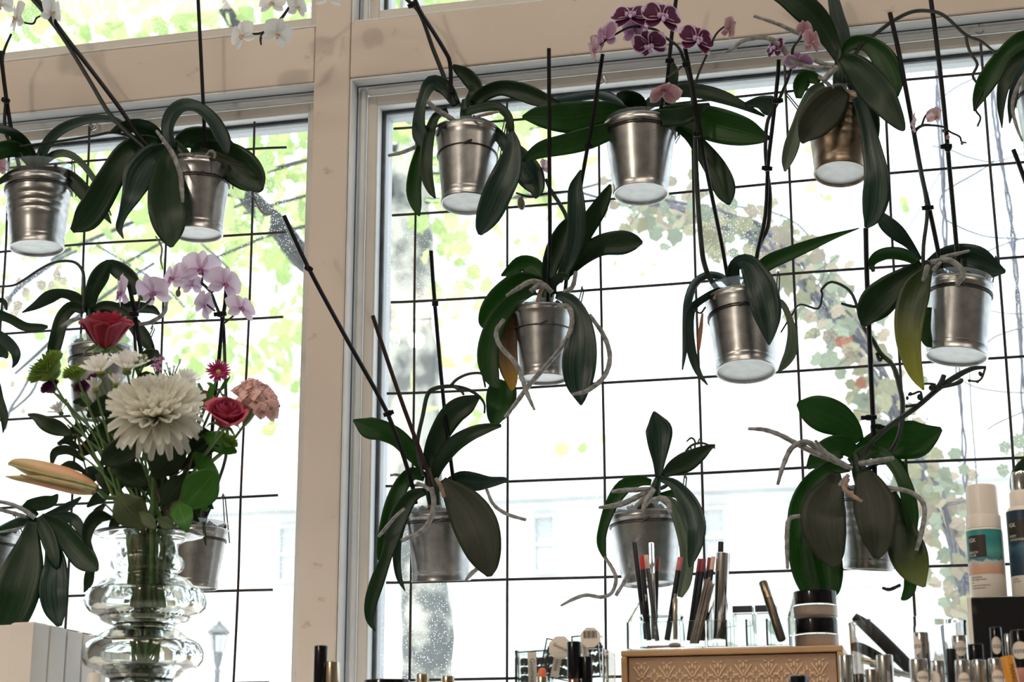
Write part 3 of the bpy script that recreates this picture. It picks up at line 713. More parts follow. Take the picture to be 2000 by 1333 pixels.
def pot(parent, top, bot, Y, tilt=0, ribs=False, mat=ZINC, ring_at=.80, hook=None, liner=1.0, bark=1.0, double=True, band=0):
    (tx, ty, tw_), (bx, by, bw) = top, bot
    Tt = W(tx, ty, Y); Bt = W(bx, by, Y-tilt*.01)
    rt, rb = tw_/2*T(tx, ty, Y), bw/2*T(bx, by, Y-tilt*.01)
    ax = Tt-Bt; H = ax.length; k = ax.normalized()
    def r_(s): return rb*.95+(rt*.97-rb*.95)*s
    pr = [(rb*.90, .075*H), (rb*.93, .06*H), (rb*.945, .004*H), (rb*.99, 0), (rb*1.01, .010*H), (rb*1.005, .025*H), (rb*.988, .045*H), (rb*.985, .10*H), (rb*.993, .112*H), (rb*.994, .122*H), (r_(.135)*.998, .135*H), (r_(.15), .15*H)]
    for i in range(1, 21):
        s = .15+.74*i/21
        r = r_(s)
        if ribs and .42 < s < .80: r *= 1+.022*math.sin((s-.42)/.38*math.pi*2*3.5)
        pr.append((r, s*H))
    pr += [(r_(.90)*1.0, .90*H), (r_(.92)*1.015, .92*H), (r_(.935)*1.02, .935*H), (r_(.95)*1.01, .95*H), (r_(.97), .97*H), (r_(1)*1.0, .985*H), (rt*1.0, .995*H), (rt*1.01, 1.0*H), (rt*.99, 1.01*H), (rt*.965, 1.0*H), (rt*.95, .97*H), (rt*.92, .86*H)]
    MB().lathe(Bt, k, pr, 40).build('pot', mat, parent)
    MB().lathe(Bt, k, [(0, .040*H), (rb*.45, .041*H), (rb*.8, .042*H), (rb*.94, .044*H), (rb*.94, .05*H), (0, .048*H)], 32).build('base_plate', ZBASE, parent)
    # wire hanger round the collar
    x = k.orthogonal().normalized(); y = k.cross(x)
    rr = r_(ring_at)*1.03
    b = MB()
    for dz in ((0, .028) if double else (0,)):
        c = Bt+k*(ring_at+dz)*H
        b.tube([c+(x*math.cos(i*math.pi/12)+y*math.sin(i*math.pi/12))*rr for i in range(24)], .0011, 5, closed=True)
    f = (CAM-Bt); f = (f-k*f.dot(k)).normalized()
    kn = Bt+k*(ring_at+.014)*H+f*rr
    sdir = k.cross(f)
    b.tube([kn-sdir*.006-k*.003, kn+f*.0015, kn+sdir*.006+k*.003], .0015, 5)
    hx, hy = hook or (tx+tw_*.42, ty-tw_*.45)
    hp = W(hx, hy, 0)
    sgn = 1 if hx > tx else -1
    for e in (-.003, .003):
        side = Bt+k*(ring_at+.01)*H + CR*(rr*sgn*.86)+V((0, rr*.5, 0))
        b.tube([side+CR*e, hp+CR*e*.6+V((0, .004, -.002)), hp+V((0, -.001, .004)), hp+CR*e*.3+V((0, -.004, -.004))], .0011, 5)
    b.build('hanger_wire', HANG, parent)
    if liner:
        h0, h1 = .93*H, (1.0+.085*liner)*H
        lr = rt*.93
        MB().lathe(Bt, k, [(lr*.985, h0), (lr*.99, h1-.003), (lr*1.02, h1-.001), (lr*1.03, h1+.0005), (lr*1.015, h1+.001), (lr*.97, h1-.002), (lr*.965, h0)], 32, close=True).build('plastic_liner', LINER, parent)
    if bark:
        bb = MB(); rnd_ = random.Random(int(tx*7+ty))
        up_ = .055*max(0, liner-1)
        bb.lathe(Bt, k, [(rt*.90, .90*H), (rt*.89, (.95+up_)*H), (rt*.7, (1.0+up_)*H), (rt*.35, (1.02+up_)*H), (0, (1.03+up_)*H)], 16)
        for i in range(34):
            a, q = rnd_.uniform(0, 6.28), rt*.86*math.sqrt(rnd_.random())
            c = Bt+k*((1.0+.055*max(0, liner-1))*H+rnd_.uniform(-.002, .006)*bark)+(x*math.cos(a)+y*math.sin(a))*q
            ru = V((rnd_.uniform(-1, 1), rnd_.uniform(-1, 1), rnd_.uniform(-.4, .4))).normalized(); rv = ru.orthogonal().normalized()
            bb.box(c, (rnd_.uniform(.004, .009), rnd_.uniform(.002, .005), rnd_.uniform(.001, .003)), (ru, rv, ru.cross(rv)))
        bb.build('bark', BARK, parent, smooth=False, kind='stuff')
    return Tt, rt
def crown(parent, x, y, x1, y1, r, Y, d=0):
    cord(parent, 'crown', [(x, y, r), ((x+x1)/2, (y+y1)/2, r*1.1), (x1, y1, r*.55)], Y, (d, d), LEAF['g'], 9)

# ---- flowers
PM = {}
def petal_mesh(key, mat, wid, base=.15, tip=.0, cup=.12, bend=.12, ruffle=0, nu=6, nv=8, name='petal', notch=0, peak=.55):
    kk = (key, mat.name)
    if kk in PM: return PM[kk]
    b = MB(); vs = []
    for j in range(nv+1):
        t = j/nv
        w = wid/2*(base*(1-t)+math.sin(math.pi*min(1, t**(math.log(.5)/math.log(peak))))**.75*(1-base*(1-t)))
        if j == nv: w = max(w, wid*.04+tip)
        for i in range(nu+1):
            u = -1+2*i/nu
            x = w*u; y = t-notch*(1-abs(u))*(t**6)*.2; y += ruffle*.22*math.sin(u*23)*t**3; z = cup*(u*u)*w*2-bend*t*t+ruffle*(math.sin(u*9+t*2)+.6*math.sin(u*17))*t*t
            vs.append((x, y, z))
    fs = [(j*(nu+1)+i, j*(nu+1)+i+1, (j+1)*(nu+1)+i+1, (j+1)*(nu+1)+i) for j in range(nv) for i in range(nu)]
    uv = [(.5+.5*(-1+2*i/nu), j/nv) for j in range(nv+1) for i in range(nu+1)]
    PM[kk] = b.add(vs, fs, uv).mesh(name, mat, sharp=0); return PM[kk]
def petal_mat(name, cen, edge, rim=None, fac=.4, tcol=None):
    m, nt, p, o = new(name); N, L = nt.nodes, nt.links
    tc = N.new('ShaderNodeTexCoord'); sx = N.new('ShaderNodeSeparateXYZ'); L.new(tc.outputs['UV'], sx.inputs[0])
    u = N.new('ShaderNodeMath'); u.operation = 'MULTIPLY_ADD'; u.inputs[1].default_value = 2; u.inputs[2].default_value = -1; L.new(sx.outputs[0], u.inputs[0])
    au = N.new('ShaderNodeMath'); au.operation = 'ABSOLUTE'; L.new(u.outputs[0], au.inputs[0])
    mxx = N.new('ShaderNodeMath'); mxx.operation = 'MAXIMUM'; L.new(au.outputs[0], mxx.inputs[0]); L.new(sx.outputs[1], mxx.inputs[1])
    n = N.new('ShaderNodeTexNoise'); n.inputs['Scale'].default_value = 9; L.new(tc.outputs['UV'], n.inputs['Vector'])
    ad = N.new('ShaderNodeMath'); ad.operation = 'MULTIPLY_ADD'; ad.inputs[1].default_value = .25; L.new(n.outputs['Fac'], ad.inputs[0]); L.new(mxx.outputs[0], ad.inputs[2])
    r = N.new('ShaderNodeValToRGB'); e = r.color_ramp.elements
    e[0].position = .25; e[0].color = (*cen, 1); e[1].position = .95; e[1].color = (*edge, 1)
    if rim: q = e.new(1.0); q.color = (*rim, 1); e[1].position = .93; e[2].position = 1.0
    L.new(ad.outputs[0], r.inputs[0]); L.new(r.outputs[0], p.inputs['Base Color']); p.inputs['Roughness'].default_value = .5; p.inputs['Specular IOR Level'].default_value = .3
    tr = N.new('ShaderNodeBsdfTranslucent')
    if tcol: tr.inputs[0].default_value = (*tcol, 1)
    else: L.new(r.outputs[0], tr.inputs[0])
    ms = N.new('ShaderNodeMixShader'); ms.inputs[0].default_value = fac
    L.new(p.outputs[0], ms.inputs[1]); L.new(tr.outputs[0], ms.inputs[2]); L.new(ms.outputs[0], o.inputs[0]); return m
FL = {
 'white': (petal_mat('white_orchid_petal', (.80, .80, .76), (.84, .84, .83), fac=.38), M('white_orchid_lip', (.70, .66, .45), .5, a=(.55, .30, .30), scale=90)),
 'pink': (petal_mat('pink_orchid_petal', (.60, .40, .58), (.74, .64, .74), fac=.45), M('pink_orchid_lip', (.26, .05, .20), .45, a=(.48, .22, .40), scale=90)),
 'purple': (petal_mat('purple_orchid_petal', (.060, .007, .030), (.095, .014, .052), (.66, .52, .66), fac=.22), M('violet_orchid_lip', (.40, .14, .44), .45, a=(.74, .62, .78), scale=60)),
 'mauve': (petal_mat('mauve_orchid_petal', (.30, .13, .24), (.38, .22, .34), (.62, .5, .6), fac=.3), M('mauve_orchid_lip', (.40, .12, .28), .45, a=(.6, .35, .5), scale=90)),
 'faded': (petal_mat('faded_orchid_petal', (.42, .17, .22), (.50, .28, .30), (.62, .48, .5), fac=.3), M('faded_orchid_lip', (.40, .20, .18), .5, a=(.55, .4, .35), scale=90)),
 'blush': (petal_mat('blush_orchid_petal', (.60, .42, .45), (.66, .55, .54), (.5, .2, .35), fac=.35), M('blush_orchid_lip', (.45, .18, .25), .5)),
}
def frame_at(p, yaw=0, pitch=0, roll=0):
    v = (CAM-p).normalized(); n = v*(math.cos(R(yaw))*math.cos(R(pitch)))+CR*(math.sin(R(yaw))*math.cos(R(pitch)))+CU*math.sin(R(pitch))
    n.normalize(); up = CU-n*CU.dot(n)
    if up.length < .1: up = CR-n*CR.dot(n)
    up.normalize(); x = up.cross(n)
    c, s = math.cos(R(roll)), math.sin(R(roll))
    return x*c+up*s, up*c-x*s, n
def orchid_flower(parent, x, y, size, Y, d=0, face=(0, 0), roll=0, kind='pink', close=0, sepals=True):
    """five petals round a lip; close folds the petals forward"""
    p = W(x, y, Y-d*.01); s = size/2*T(x, y, Y)
    X, U, Nn = frame_at(p, face[0], face[1], roll)
    pm, lm = FL[kind]
    b = MB()
    b.ell((0, .02, .12), (.08, .09, .14), nu=8, nv=6); b.ell((-.12, -.04, .12), (.07, .10, .08), nu=8, nv=5); b.ell((.12, -.04, .12), (.07, .10, .08), nu=8, nv=5)
    b.ell((0, -.17, .20), (.09, .14, .05), nu=8, nv=5); b.ell((0, 0, -.05), (.06, .06, .12), nu=6, nv=4)
    if kind == 'purple':
        b = MB(); b.ell((0, .03, .16), (.10, .11, .18), nu=8, nv=6); b.ell((-.17, .02, .18), (.10, .15, .12), nu=8, nv=5); b.ell((.17, .02, .18), (.10, .15, .12), nu=8, nv=5); b.ell((0, -.19, .26), (.10, .16, .06), nu=8, nv=5)
    kk = ('lip', lm.name)
    if kk not in PM: PM[kk] = b.mesh('flower', lm)
    f = inst('flower', PM[kk], parent, basis(X, U, Nn, p-root_loc(parent), s))
    sep = petal_mesh('sepal', pm, .62, cup=.15, bend=.10, name='sepal'); pet = petal_mesh('petal', pm, 1.12, base=.10, cup=.10, bend=.10, peak=.58)
    fz = Matrix.Rotation(R(close), 4, 'X')
    for a, me, sc in ((0, sep, .95), (122, sep, .92), (-122, sep, .92), (64, pet, 1.02), (-64, pet, 1.02)):
        z = .02 if me is pet else -.02
        inst(me.name.split('.')[0], me, f, Matrix.Translation((0, 0, z)) @ Matrix.Rotation(R(a), 4, 'Z') @ fz @ Matrix.Scale(sc, 4))
    return f
def bud(parent, x, y, Y, w, h, a=0, d=0, mat=None):
    p = W(x, y, Y-d*.01); t = T(x, y, Y); X = CR*math.cos(R(a))+CU*math.sin(R(a)); Z = CU*math.cos(R(a))-CR*math.sin(R(a))
    return MB().ell(p, (w*t/2, w*t/2, h*t/2), (X, -CF, Z), 10, 7).build('bud', mat or BUDM, parent)

NO = [0]
def plant(label, cx, cy, Y):
    o = thing('potted_orchid', W(cx, cy, Y), label, 'orchid', 'orchids hooked on the wire grids'); return o
# ---------------------------------------------------------------- the orchids, one by one
Y0 = -.075
def leaves(o, Y, rows):
    for r in rows:
        st, d, m = r[0], r[1], r[2]
        kw = r[3] if len(r) > 3 else {}
        leaf(o, st, Y, d, m, **kw)
def roots(o, Y, rows, mat=ROOT):
    for r in rows: cord(o, 'aerial_root', r[0], Y, r[1], r[2] if len(r) > 2 else mat, 7, 5, .08)

# 1 ribbed pot, top left
Y = Y0
o = plant('orchid in a ribbed bucket with clear plastic rim, top left corner of the left window', 74, 352, Y)
pot(o, (75, 357, 132), (72, 486, 106), Y, 0, True, hook=(141, 318), liner=2.6, ring_at=.86)
crown(o, 75, 350, 76, 300, 10, Y)
leaves(o, Y, [
 ([(77, 318, 9), (95, 280, 10), (126, 252, 10), (176, 235, 8), (220, 235, 6), (240, 249, 6), (246, 268, 2)], (0, 3), 'b', {'twist': 55}),
 ([(70, 318, 9), (50, 280, 10), (22, 257, 9), (-12, 252, 8), (-40, 270, 2)], (0, 3), 'g', {'twist': 40}),
 ([(66, 325, 9), (45, 298, 13), (15, 290, 17), (-15, 302, 14), (-40, 320, 3)], (0, 4), 'm', {'twist': 20}),
 ([(85, 318, 7), (110, 303, 8), (138, 305, 7), (164, 326, 6), (192, 366, 5), (217, 421, 1)], (0, 1), 'p', {'twist': 55}),
 ([(84, 330, 6), (115, 335, 9), (140, 350, 14), (170, 382, 15), (198, 410, 11), (217, 437, 1)], (0, -1), 'g'),
 ([(70, 335, 6), (40, 334, 8), (12, 347, 7), (-14, 366, 2)], (1, 5), 'g'),
])
stake(o, [(1, 100), (12, 190), (26, 275), (42, 345)], Y, (4, 0), 4.2)
cord(o, 'flower_stem', [(22, 66, 2.5), (8, 100, 2.8), (5, 130, 3), (11, 192, 3.2), (9, 236, 3.4), (14, 268, 3.5), (40, 300, 3.5), (62, 335, 3.5)], Y, (4, 1), STEM)
clip(o, 11, 196, Y, 3.8, 16, -20)
orchid_flower(o, -4, 326, 50, Y, -2, (40, 0), 0, 'faded')

# 2 big leaves, left of the post
o = plant('big-leaved orchid in a steel bucket close beside the window post, long stems crossing the rail', 388, 340, Y)
pot(o, (391, 326, 124), (384, 459, 102), Y, 0, hook=(452, 292), liner=.5, ring_at=.74)
crown(o, 372, 325, 340, 278, 13, Y, 2)
leaves(o, Y, [
 ([(318, 278, 10), (298, 256, 14), (270, 246, 15), (240, 248, 10), (217, 258, 3)], (1, 4), 'g', {'twist': 25}),
 ([(345, 285, 12), (368, 270, 20), (405, 274, 25), (440, 292, 22), (462, 312, 8)], (-3, -4), 'g'),
 ([(372, 292, 12), (410, 297, 26), (447, 312, 34), (476, 334, 37), (498, 357, 27), (510, 374, 6)], (-1, 1), 'g'),
 ([(390, 292, 5), (420, 305, 9), (455, 318, 6), (480, 322, 2)], (3, 5), 'o'),
 ([(312, 278, 8), (280, 278, 15), (246, 298, 21), (215, 350, 26), (188, 398, 28), (166, 430, 25), (140, 451, 5)], (2, 6), 'g'),
 ([(330, 288, 9), (300, 308, 27), (273, 342, 32), (256, 384, 19), (240, 420, 9), (233, 445, 7), (241, 466, 1)], (3, 8), 'b'),
 ([(334, 294, 13), (328, 325, 24), (325, 368, 34), (327, 410, 37), (331, 446, 31), (333, 470, 17), (335, 483, 4)], (4, 9), 'g', {'fold': .32}),
 ([(336, 292, 10), (328, 255, 12), (336, 225, 14), (358, 207, 13), (388, 211, 11), (416, 236, 13), (435, 272, 14), (443, 302, 4)], (3, 4), 'b', {'twist': 30}),
])
roots(o, Y, [([(306, 256, 3), (320, 275, 4), (338, 302, 5), (352, 340, 5), (355, 372, 4.6), (357, 394, 3)], (6, 11)),
 ([(350, 303, 3), (366, 303, 4), (378, 305, 3.5)], (6, 8)), ([(402, 304, 2), (412, 295, 3), (420, 302, 3), (418, 309, 2)], (6, 6)),
 ([(304, 462, 1.5), (316, 484, 2), (314, 508, 2), (318, 526, 1)], (6, 6)), ([(492, 376, 2), (502, 400, 2), (512, 414, 2.2), (526, 419, 2.2), (534, 410, 1.5)], (0, 0))])
cord(o, 'flower_stem', [(-12, -70, 3.5), (63, -2, 4), (120, 69, 4), (173, 154, 4.2), (220, 230, 4.6), (287, 293, 5)], Y, (8, 4), STEM)
stake(o, [(-10, -70), (72, -2), (126, 69), (189, 151), (236, 214), (268, 262), (298, 296)], Y, (8.4, 4), 4.4)
stake(o, [(384, -70), (387, 0), (391, 79), (397, 205), (401, 298)], Y, (3, 1), 3.8)
clip(o, 92, 25, Y, 8.6, 16, -40)
cord(o, 'flower_stem', [(288, 288, 3), (255, 268, 3), (220, 259, 3), (180, 266, 2.6), (115, 276, 2.4), (38, 286, 2)], Y, (3, 4), STEM)
cord(o, 'flower_stem', [(90, 27, 2), (72, 35, 2), (65, 46, 2.2), (47, 44, 2), (36, 36, 1.6)], Y, (8, 9), STEM)
orchid_flower(o, 34, 36, 76, Y, 10, (-60, 10), 10, 'white'); orchid_flower(o, 100, 24, 70, Y, 9, (70, 0), -10, 'white'); orchid_flower(o, 2, 8, 60, Y, 9, (-30, -20), 0, 'white')

# 3 behind the rose
o = plant('orchid with arching leaves and a blush flower, its bucket half hidden behind the red rose', 200, 690, Y)
pot(o, (200, 684, 134), (192, 815, 106), Y, 0, hook=(298, 640), liner=1.4)
crown(o, 180, 672, 173, 605, 9, Y)
leaves(o, Y, [
 ([(173, 612, 9), (180, 572, 14), (195, 540, 18), (213, 520, 13), (238, 532, 17), (258, 552, 15), (263, 576, 4)], (0, 4), 'g', {'fold': .4}),
 ([(168, 606, 9), (150, 583, 11), (122, 573, 9), (96, 580, 13), (70, 597, 8), (43, 611, 1)], (0, 2), 'g', {'twist': 20}),
 ([(165, 608, 7), (142, 600, 12), (122, 620, 13), (112, 655, 14), (104, 690, 12), (101, 715, 3)], (1, 4), 'g', {'fold': .5}),
 ([(181, 607, 6), (202, 597, 9), (230, 604, 11), (258, 630, 13), (282, 662, 14), (303, 692, 3)], (0, -1), 'g'),
 ([(183, 618, 5), (220, 605, 11), (260, 600, 12), (295, 604, 9), (311, 614, 3)], (-2, -3), 'b'),
])
roots(o, Y, [([(326, 588, 3), (320, 612, 4), (294, 630, 4.5), (264, 634, 3)], (1, 2)), ([(160, 622, 3), (140, 626, 4.5), (118, 639, 2)], (3, 6))])
cord(o, 'flower_stem', [(163, 610, 3.5), (164, 545, 3.5), (157, 522, 3.2), (140, 511, 3), (110, 512, 2.7), (80, 525, 2.6), (50, 545, 2.6), (25, 558, 2.4), (-10, 560, 2.2)], Y, (1, 2), STEM)
stake(o, [(252, 556), (262, 605), (271, 660), (276, 692)], Y, (6, 3), 4.6)
cord(o, 'flower_stem', [(273, 580, 2.4), (268, 605, 3), (262, 627, 3.2), (265, 690, 3.2)], Y, (6, 3), STEM)
cord(o, 'flower_stem', [(300, 575, 2), (290, 590, 2.6), (272, 604, 2.8)], Y, (7, 6), STEM)
clip(o, 262, 614, Y, 6, 18, 0)
orchid_flower(o, 238, 573, 82, Y, 8, (-65, 0), 8, 'pink')
bud(o, 275, 582, Y, 9, 12, 30, 6)

# 4 behind the vase
o = plant('orchid with a spray of pale pink flowers, its bucket hidden behind the glass vase', 388, 1035, Y)
pot(o, (389, 1035, 114), (380, 1150, 90), Y, 0, hook=(436, 970), liner=1.4)
crown(o, 394, 1030, 398, 985, 9, Y)
leaves(o, Y, [([(400, 1005, 7), (406, 985, 9), (404, 965, 8), (396, 950, 2)], (0, 1), 'm'), ([(395, 1010, 6), (370, 985, 14), (345, 985, 14), (325, 1010, 4)], (0, 3), 'g'),
 ([(398, 1020, 3), (400, 1050, 3), (402, 1066, 1)], (6.5, 7), 'g')])
cord(o, 'flower_stem', [(394, 1020, 3), (425, 945, 3.2), (443, 880, 3.3), (442, 800, 3.3), (439, 700, 3.4), (436, 633, 3.4), (429, 614, 3.2), (421, 594, 3), (412, 572, 3), (396, 555, 3), (378, 543, 3), (360, 540, 2.8), (351, 560, 2.4), (348, 570, 2)], Y, (2, 6), STEM)
stake(o, [(443, 532), (440, 589), (434, 630), (428, 699), (421, 762), (413, 860), (402, 1010)], Y, (5.5, 2), 4)
clip(o, 430, 614, Y, 6.5, 24, 3)
for pl in ([(412, 572, 2), (424, 565, 2), (432, 556, 2)], [(436, 633, 2.2), (455, 618, 2), (466, 604, 2)], [(420, 608, 2), (410, 600, 2), (404, 595, 2)], [(394, 553, 2), (396, 540, 2), (395, 530, 2)], [(360, 541, 2), (345, 548, 2)], [(352, 556, 2), (360, 548, 2), (357, 545, 1.6)]):
    cord(o, 'flower_stem', pl, Y, (6, 7), STEM)
orchid_flower(o, 392, 527, 80, Y, 7, (0, 5), -8, 'pink'); orchid_flower(o, 438, 556, 78, Y, 7, (35, 15), -20, 'pink'); orchid_flower(o, 470, 604, 70, Y, 7, (40, 30), -15, 'pink')
orchid_flower(o, 398, 598, 66, Y, 6, (-120, 10), 25, 'pink'); orchid_flower(o, 338, 546, 78, Y, 7, (-50, 20), 15, 'pink'); orchid_flower(o, 300, 572, 84, Y, 7, (-35, -25), 10, 'pink'); orchid_flower(o, 375, 558, 50, Y, 6, (-150, 0), 0, 'pink')
bud(o, 348, 573, Y, 10, 15, 0, 7)

# 5 outside the left edge
o = plant('dark orchid leaves reaching in at the left edge, level with the red rose', -75, 700, Y)
pot(o, (-80, 700, 130), (-88, 830, 106), Y, 0, hook=(-20, 640))
crown(o, -78, 690, -60, 640, 9, Y)
leaves(o, Y, [([(-62, 640, 7), (-20, 614, 10), (18, 623, 9), (49, 639, 9), (80, 640, 7), (93, 639, 3)], (0, 4), 'g', {'twist': 20}),
 ([(-60, 645, 6), (-20, 652, 12), (10, 667, 12), (29, 688, 10), (30, 706, 6), (24, 719, 1)], (1, 5), 'b', {'twist': 20}),
 ([(-55, 660, 8), (-20, 676, 15), (6, 690, 11), (14, 700, 2)], (3, 7), 'g'),
 ([(-60, 660, 6), (-15, 735, 9), (-2, 780, 9), (8, 815, 8), (6, 846, 1)], (2, 6), 'g'),
 ([(-40, 640, 5), (-5, 590, 5), (9, 592, 5), (13, 606, 2)], (0, 0), 'g')])

# 6 lower left
o = plant('orchid with broad drooping leaves above the white boxes at the lower left', -12, 1045, Y)
pot(o, (-18, 1048, 128), (-28, 1165, 104), Y, 0, hook=(30, 1005), liner=.8)
crown(o, 0, 1040, 68, 1008, 11, Y, 3)
leaves(o, Y, [
 ([(70, 1010, 8), (54, 990, 10), (80, 984, 14), (102, 978, 11), (113, 966, 2)], (0, 1), 'g'),
 ([(88, 1010, 6), (112, 1000, 8), (136, 988, 8), (158, 972, 2)], (0, -2), 'b'),
 ([(90, 1010, 6), (120, 1008, 9), (145, 1016, 11), (160, 1040, 8), (164, 1056, 2)], (0, 1), 'b'),
 ([(80, 1010, 7), (112, 1030, 18), (140, 1062, 22), (165, 1092, 24), (183, 1108, 14), (191, 1115, 3)], (2, 5), 'g'),
 ([(75, 1010, 8), (92, 1045, 15), (105, 1085, 12), (112, 1110, 3)], (3, 5), 'g'),
 ([(84, 1010, 6), (100, 1060, 12), (108, 1102, 21), (105, 1150, 28), (109, 1192, 23), (116, 1224, 5)], (2, 6), 'b', {'fold': .4}),
 ([(64, 1013, 8), (57, 1060, 22), (46, 1110, 38), (30, 1165, 44), (10, 1218, 38), (-2, 1252, 24), (-10, 1272, 5)], (4, 9), 'g'),
 ([(186, 1090, 3), (176, 1118, 9), (172, 1140, 9), (164, 1158, 1)], (0, 0), 'g'),
])
roots(o, Y, [([(-5, 980, 3.5), (20, 985, 4), (45, 996, 4.5), (68, 1013, 4.5)], (7, 4)), ([(-5, 995, 3.5), (22, 1002, 4), (50, 1010, 4)], (7, 5)), ([(0, 1040, 2), (25, 1036, 3), (45, 1030, 2)], (6, 6))])

# 7 top of the right window
o = plant('orchid in a banded steel bucket top left in the right window, two stems clipped together', 914, 280, Y)
pot(o, (914, 264, 128), (911, 399, 100), Y, 1.5, hook=(986, 234), liner=.6, ring_at=.68, double=False)
crown(o, 912, 258, 908, 195, 11, Y)
leaves(o, Y, [
 ([(915, 205, 10), (930, 175, 14), (914, 150, 15), (892, 134, 8), (884, 127, 2)], (-2, -3), 'g', {'twist': 20}),
 ([(892, 206, 9), (870, 172, 15), (842, 163, 15), (825, 195, 10), (818, 235, 12), (820, 268, 14), (826, 290, 3)], (1, 4), 'b', {'fold': .35}),
 ([(822, 283, 7), (812, 330, 13), (808, 372, 15), (813, 402, 11), (819, 422, 2)], (3, 3), 'm'),
 ([(874, 215, 6), (851, 228, 8), (838, 265, 11), (832, 310, 13), (834, 345, 12), (842, 372, 8), (850, 387, 2)], (2, 5), 'g', {'fold': .45}),
 ([(924, 205, 10), (945, 184, 14), (980, 172, 15), (1020, 180, 18), (1055, 193, 16), (1094, 202, 3)], (0, 2), 'g', {'fold': .4}),
 ([(904, 222, 7), (940, 211, 9), (972, 210, 9), (992, 228, 8), (998, 255, 6), (997, 272, 3)], (3, 5), 'g', {'twist': 30}),
 ([(922, 230, 6), (955, 246, 9), (985, 277, 13), (1015, 312, 23), (1037, 346, 27), (1047, 371, 17), (1046, 388, 2)], (0, 2), 'b'),
 ([(998, 252, 4), (1003, 288, 15), (993, 330, 26), (975, 370, 29), (956, 415, 26), (942, 445, 15), (937, 459, 4)], (5, 8), 'b', {'fold': .4}),
])
roots(o, Y, [([(834, 197, 4), (850, 212, 5), (872, 226, 5.5), (894, 240, 4.5)], (7, 4)), ([(759, 304, 3), (785, 298, 4), (815, 286, 4)], (2, 3)),
 ([(850, 248, 2.5), (868, 240, 3), (885, 240, 3)], (5, 4), STEM), ([(855, 265, 2.5), (862, 250, 3), (880, 246, 3)], (6, 4), STEM), ([(930, 228, 2.5), (955, 222, 3.5), (975, 218, 2)], (5, 6), ROOTP)])
tb_ = MB(); c_ = W(940, 248, Y-.03); tb_.ell(c_, (.016, .006, .008), (CR, -CF, CU), 8, 5, f=lambda p: p+V((noise.noise(p*90), 0, noise.noise(p*70)))*.004); tb_.build('bark_piece', M('ochre_bark', (.34, .19, .07), .8, a=(.22, .11, .04), scale=90), o)
cord(o, 'flower_stem', [(640, -60, 3), (700, -50, 3.3), (760, -28, 3.6), (800, 4, 4), (822, 30, 4.2), (845, 94, 4.4), (864, 142, 4.6), (888, 206, 5)], Y, (6, 1), STEM)
stake(o, [(800, -30), (819, 19), (845, 60), (868, 98), (879, 124), (881, 182)], Y, (5, 2), 4.2)
clip(o, 806, 9, Y, 6.4, 20, 25)
cord(o, 'flower_stem', [(640, -60, 3), (605, -18, 3), (572, 6, 3), (546, 40, 3), (513, 64, 2.6), (480, 66, 2)], Y, (6, 8), STEM)
cord(o, 'flower_stem', [(513, 64, 2.4), (509, 76, 2.6), (510, 88, 1.6)], Y, (8, 8), STEM)
orchid_flower(o, 474, 70, 64, Y, 9, (-40, 10), 20, 'white'); orchid_flower(o, 541, 66, 66, Y, 9, (30, -10), -15, 'white'); orchid_flower(o, 532, 8, 58, Y, 9, (-20, 30), 0, 'white'); orchid_flower(o, 580, 14, 56, Y, 8, (50, 10), 0, 'white'); orchid_flower(o, 640, -4, 60, Y, 8, (10, 40), 0, 'white')

# 8 flat wide leaves
o = plant('orchid with flat outspread leaves on a wide bright bucket, under the purple flowers', 1250, 262, Y)
pot(o, (1250, 250, 146), (1252, 380, 108), Y, 1.0, hook=(1325, 262), liner=.8, ring_at=.86)
crown(o, 1250, 245, 1248, 205, 12, Y)
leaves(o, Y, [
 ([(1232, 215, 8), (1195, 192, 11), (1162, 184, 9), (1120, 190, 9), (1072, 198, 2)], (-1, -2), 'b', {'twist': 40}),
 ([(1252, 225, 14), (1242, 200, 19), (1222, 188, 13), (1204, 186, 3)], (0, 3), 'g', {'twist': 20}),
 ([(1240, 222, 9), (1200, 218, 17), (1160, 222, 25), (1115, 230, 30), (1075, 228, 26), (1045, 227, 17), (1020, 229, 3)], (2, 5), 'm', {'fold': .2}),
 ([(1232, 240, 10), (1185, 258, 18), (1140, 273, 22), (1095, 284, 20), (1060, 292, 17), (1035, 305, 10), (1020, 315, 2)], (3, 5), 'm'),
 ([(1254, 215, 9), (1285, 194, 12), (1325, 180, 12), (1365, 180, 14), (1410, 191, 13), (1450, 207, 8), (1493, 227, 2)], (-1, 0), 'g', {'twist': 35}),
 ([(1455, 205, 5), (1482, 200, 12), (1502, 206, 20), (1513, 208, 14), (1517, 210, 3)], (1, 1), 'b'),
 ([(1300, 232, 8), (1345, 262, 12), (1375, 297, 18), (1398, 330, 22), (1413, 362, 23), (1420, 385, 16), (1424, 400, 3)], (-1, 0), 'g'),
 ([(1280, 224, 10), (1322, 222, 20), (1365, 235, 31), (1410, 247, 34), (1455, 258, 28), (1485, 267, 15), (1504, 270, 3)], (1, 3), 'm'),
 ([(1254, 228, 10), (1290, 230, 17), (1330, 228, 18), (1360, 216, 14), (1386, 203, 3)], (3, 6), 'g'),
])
stake(o, [(1324, -30), (1314, 50), (1307, 119), (1302, 165), (1285, 235)], Y, (4, 2), 4)
leaf(o, [(1302, 205, 5), (1312, 170, 9), (1316, 140, 9), (1310, 116, 2)], Y, (1, 1), 'g')
clip(o, 1308, 119, Y, 4.4, 16, 0)

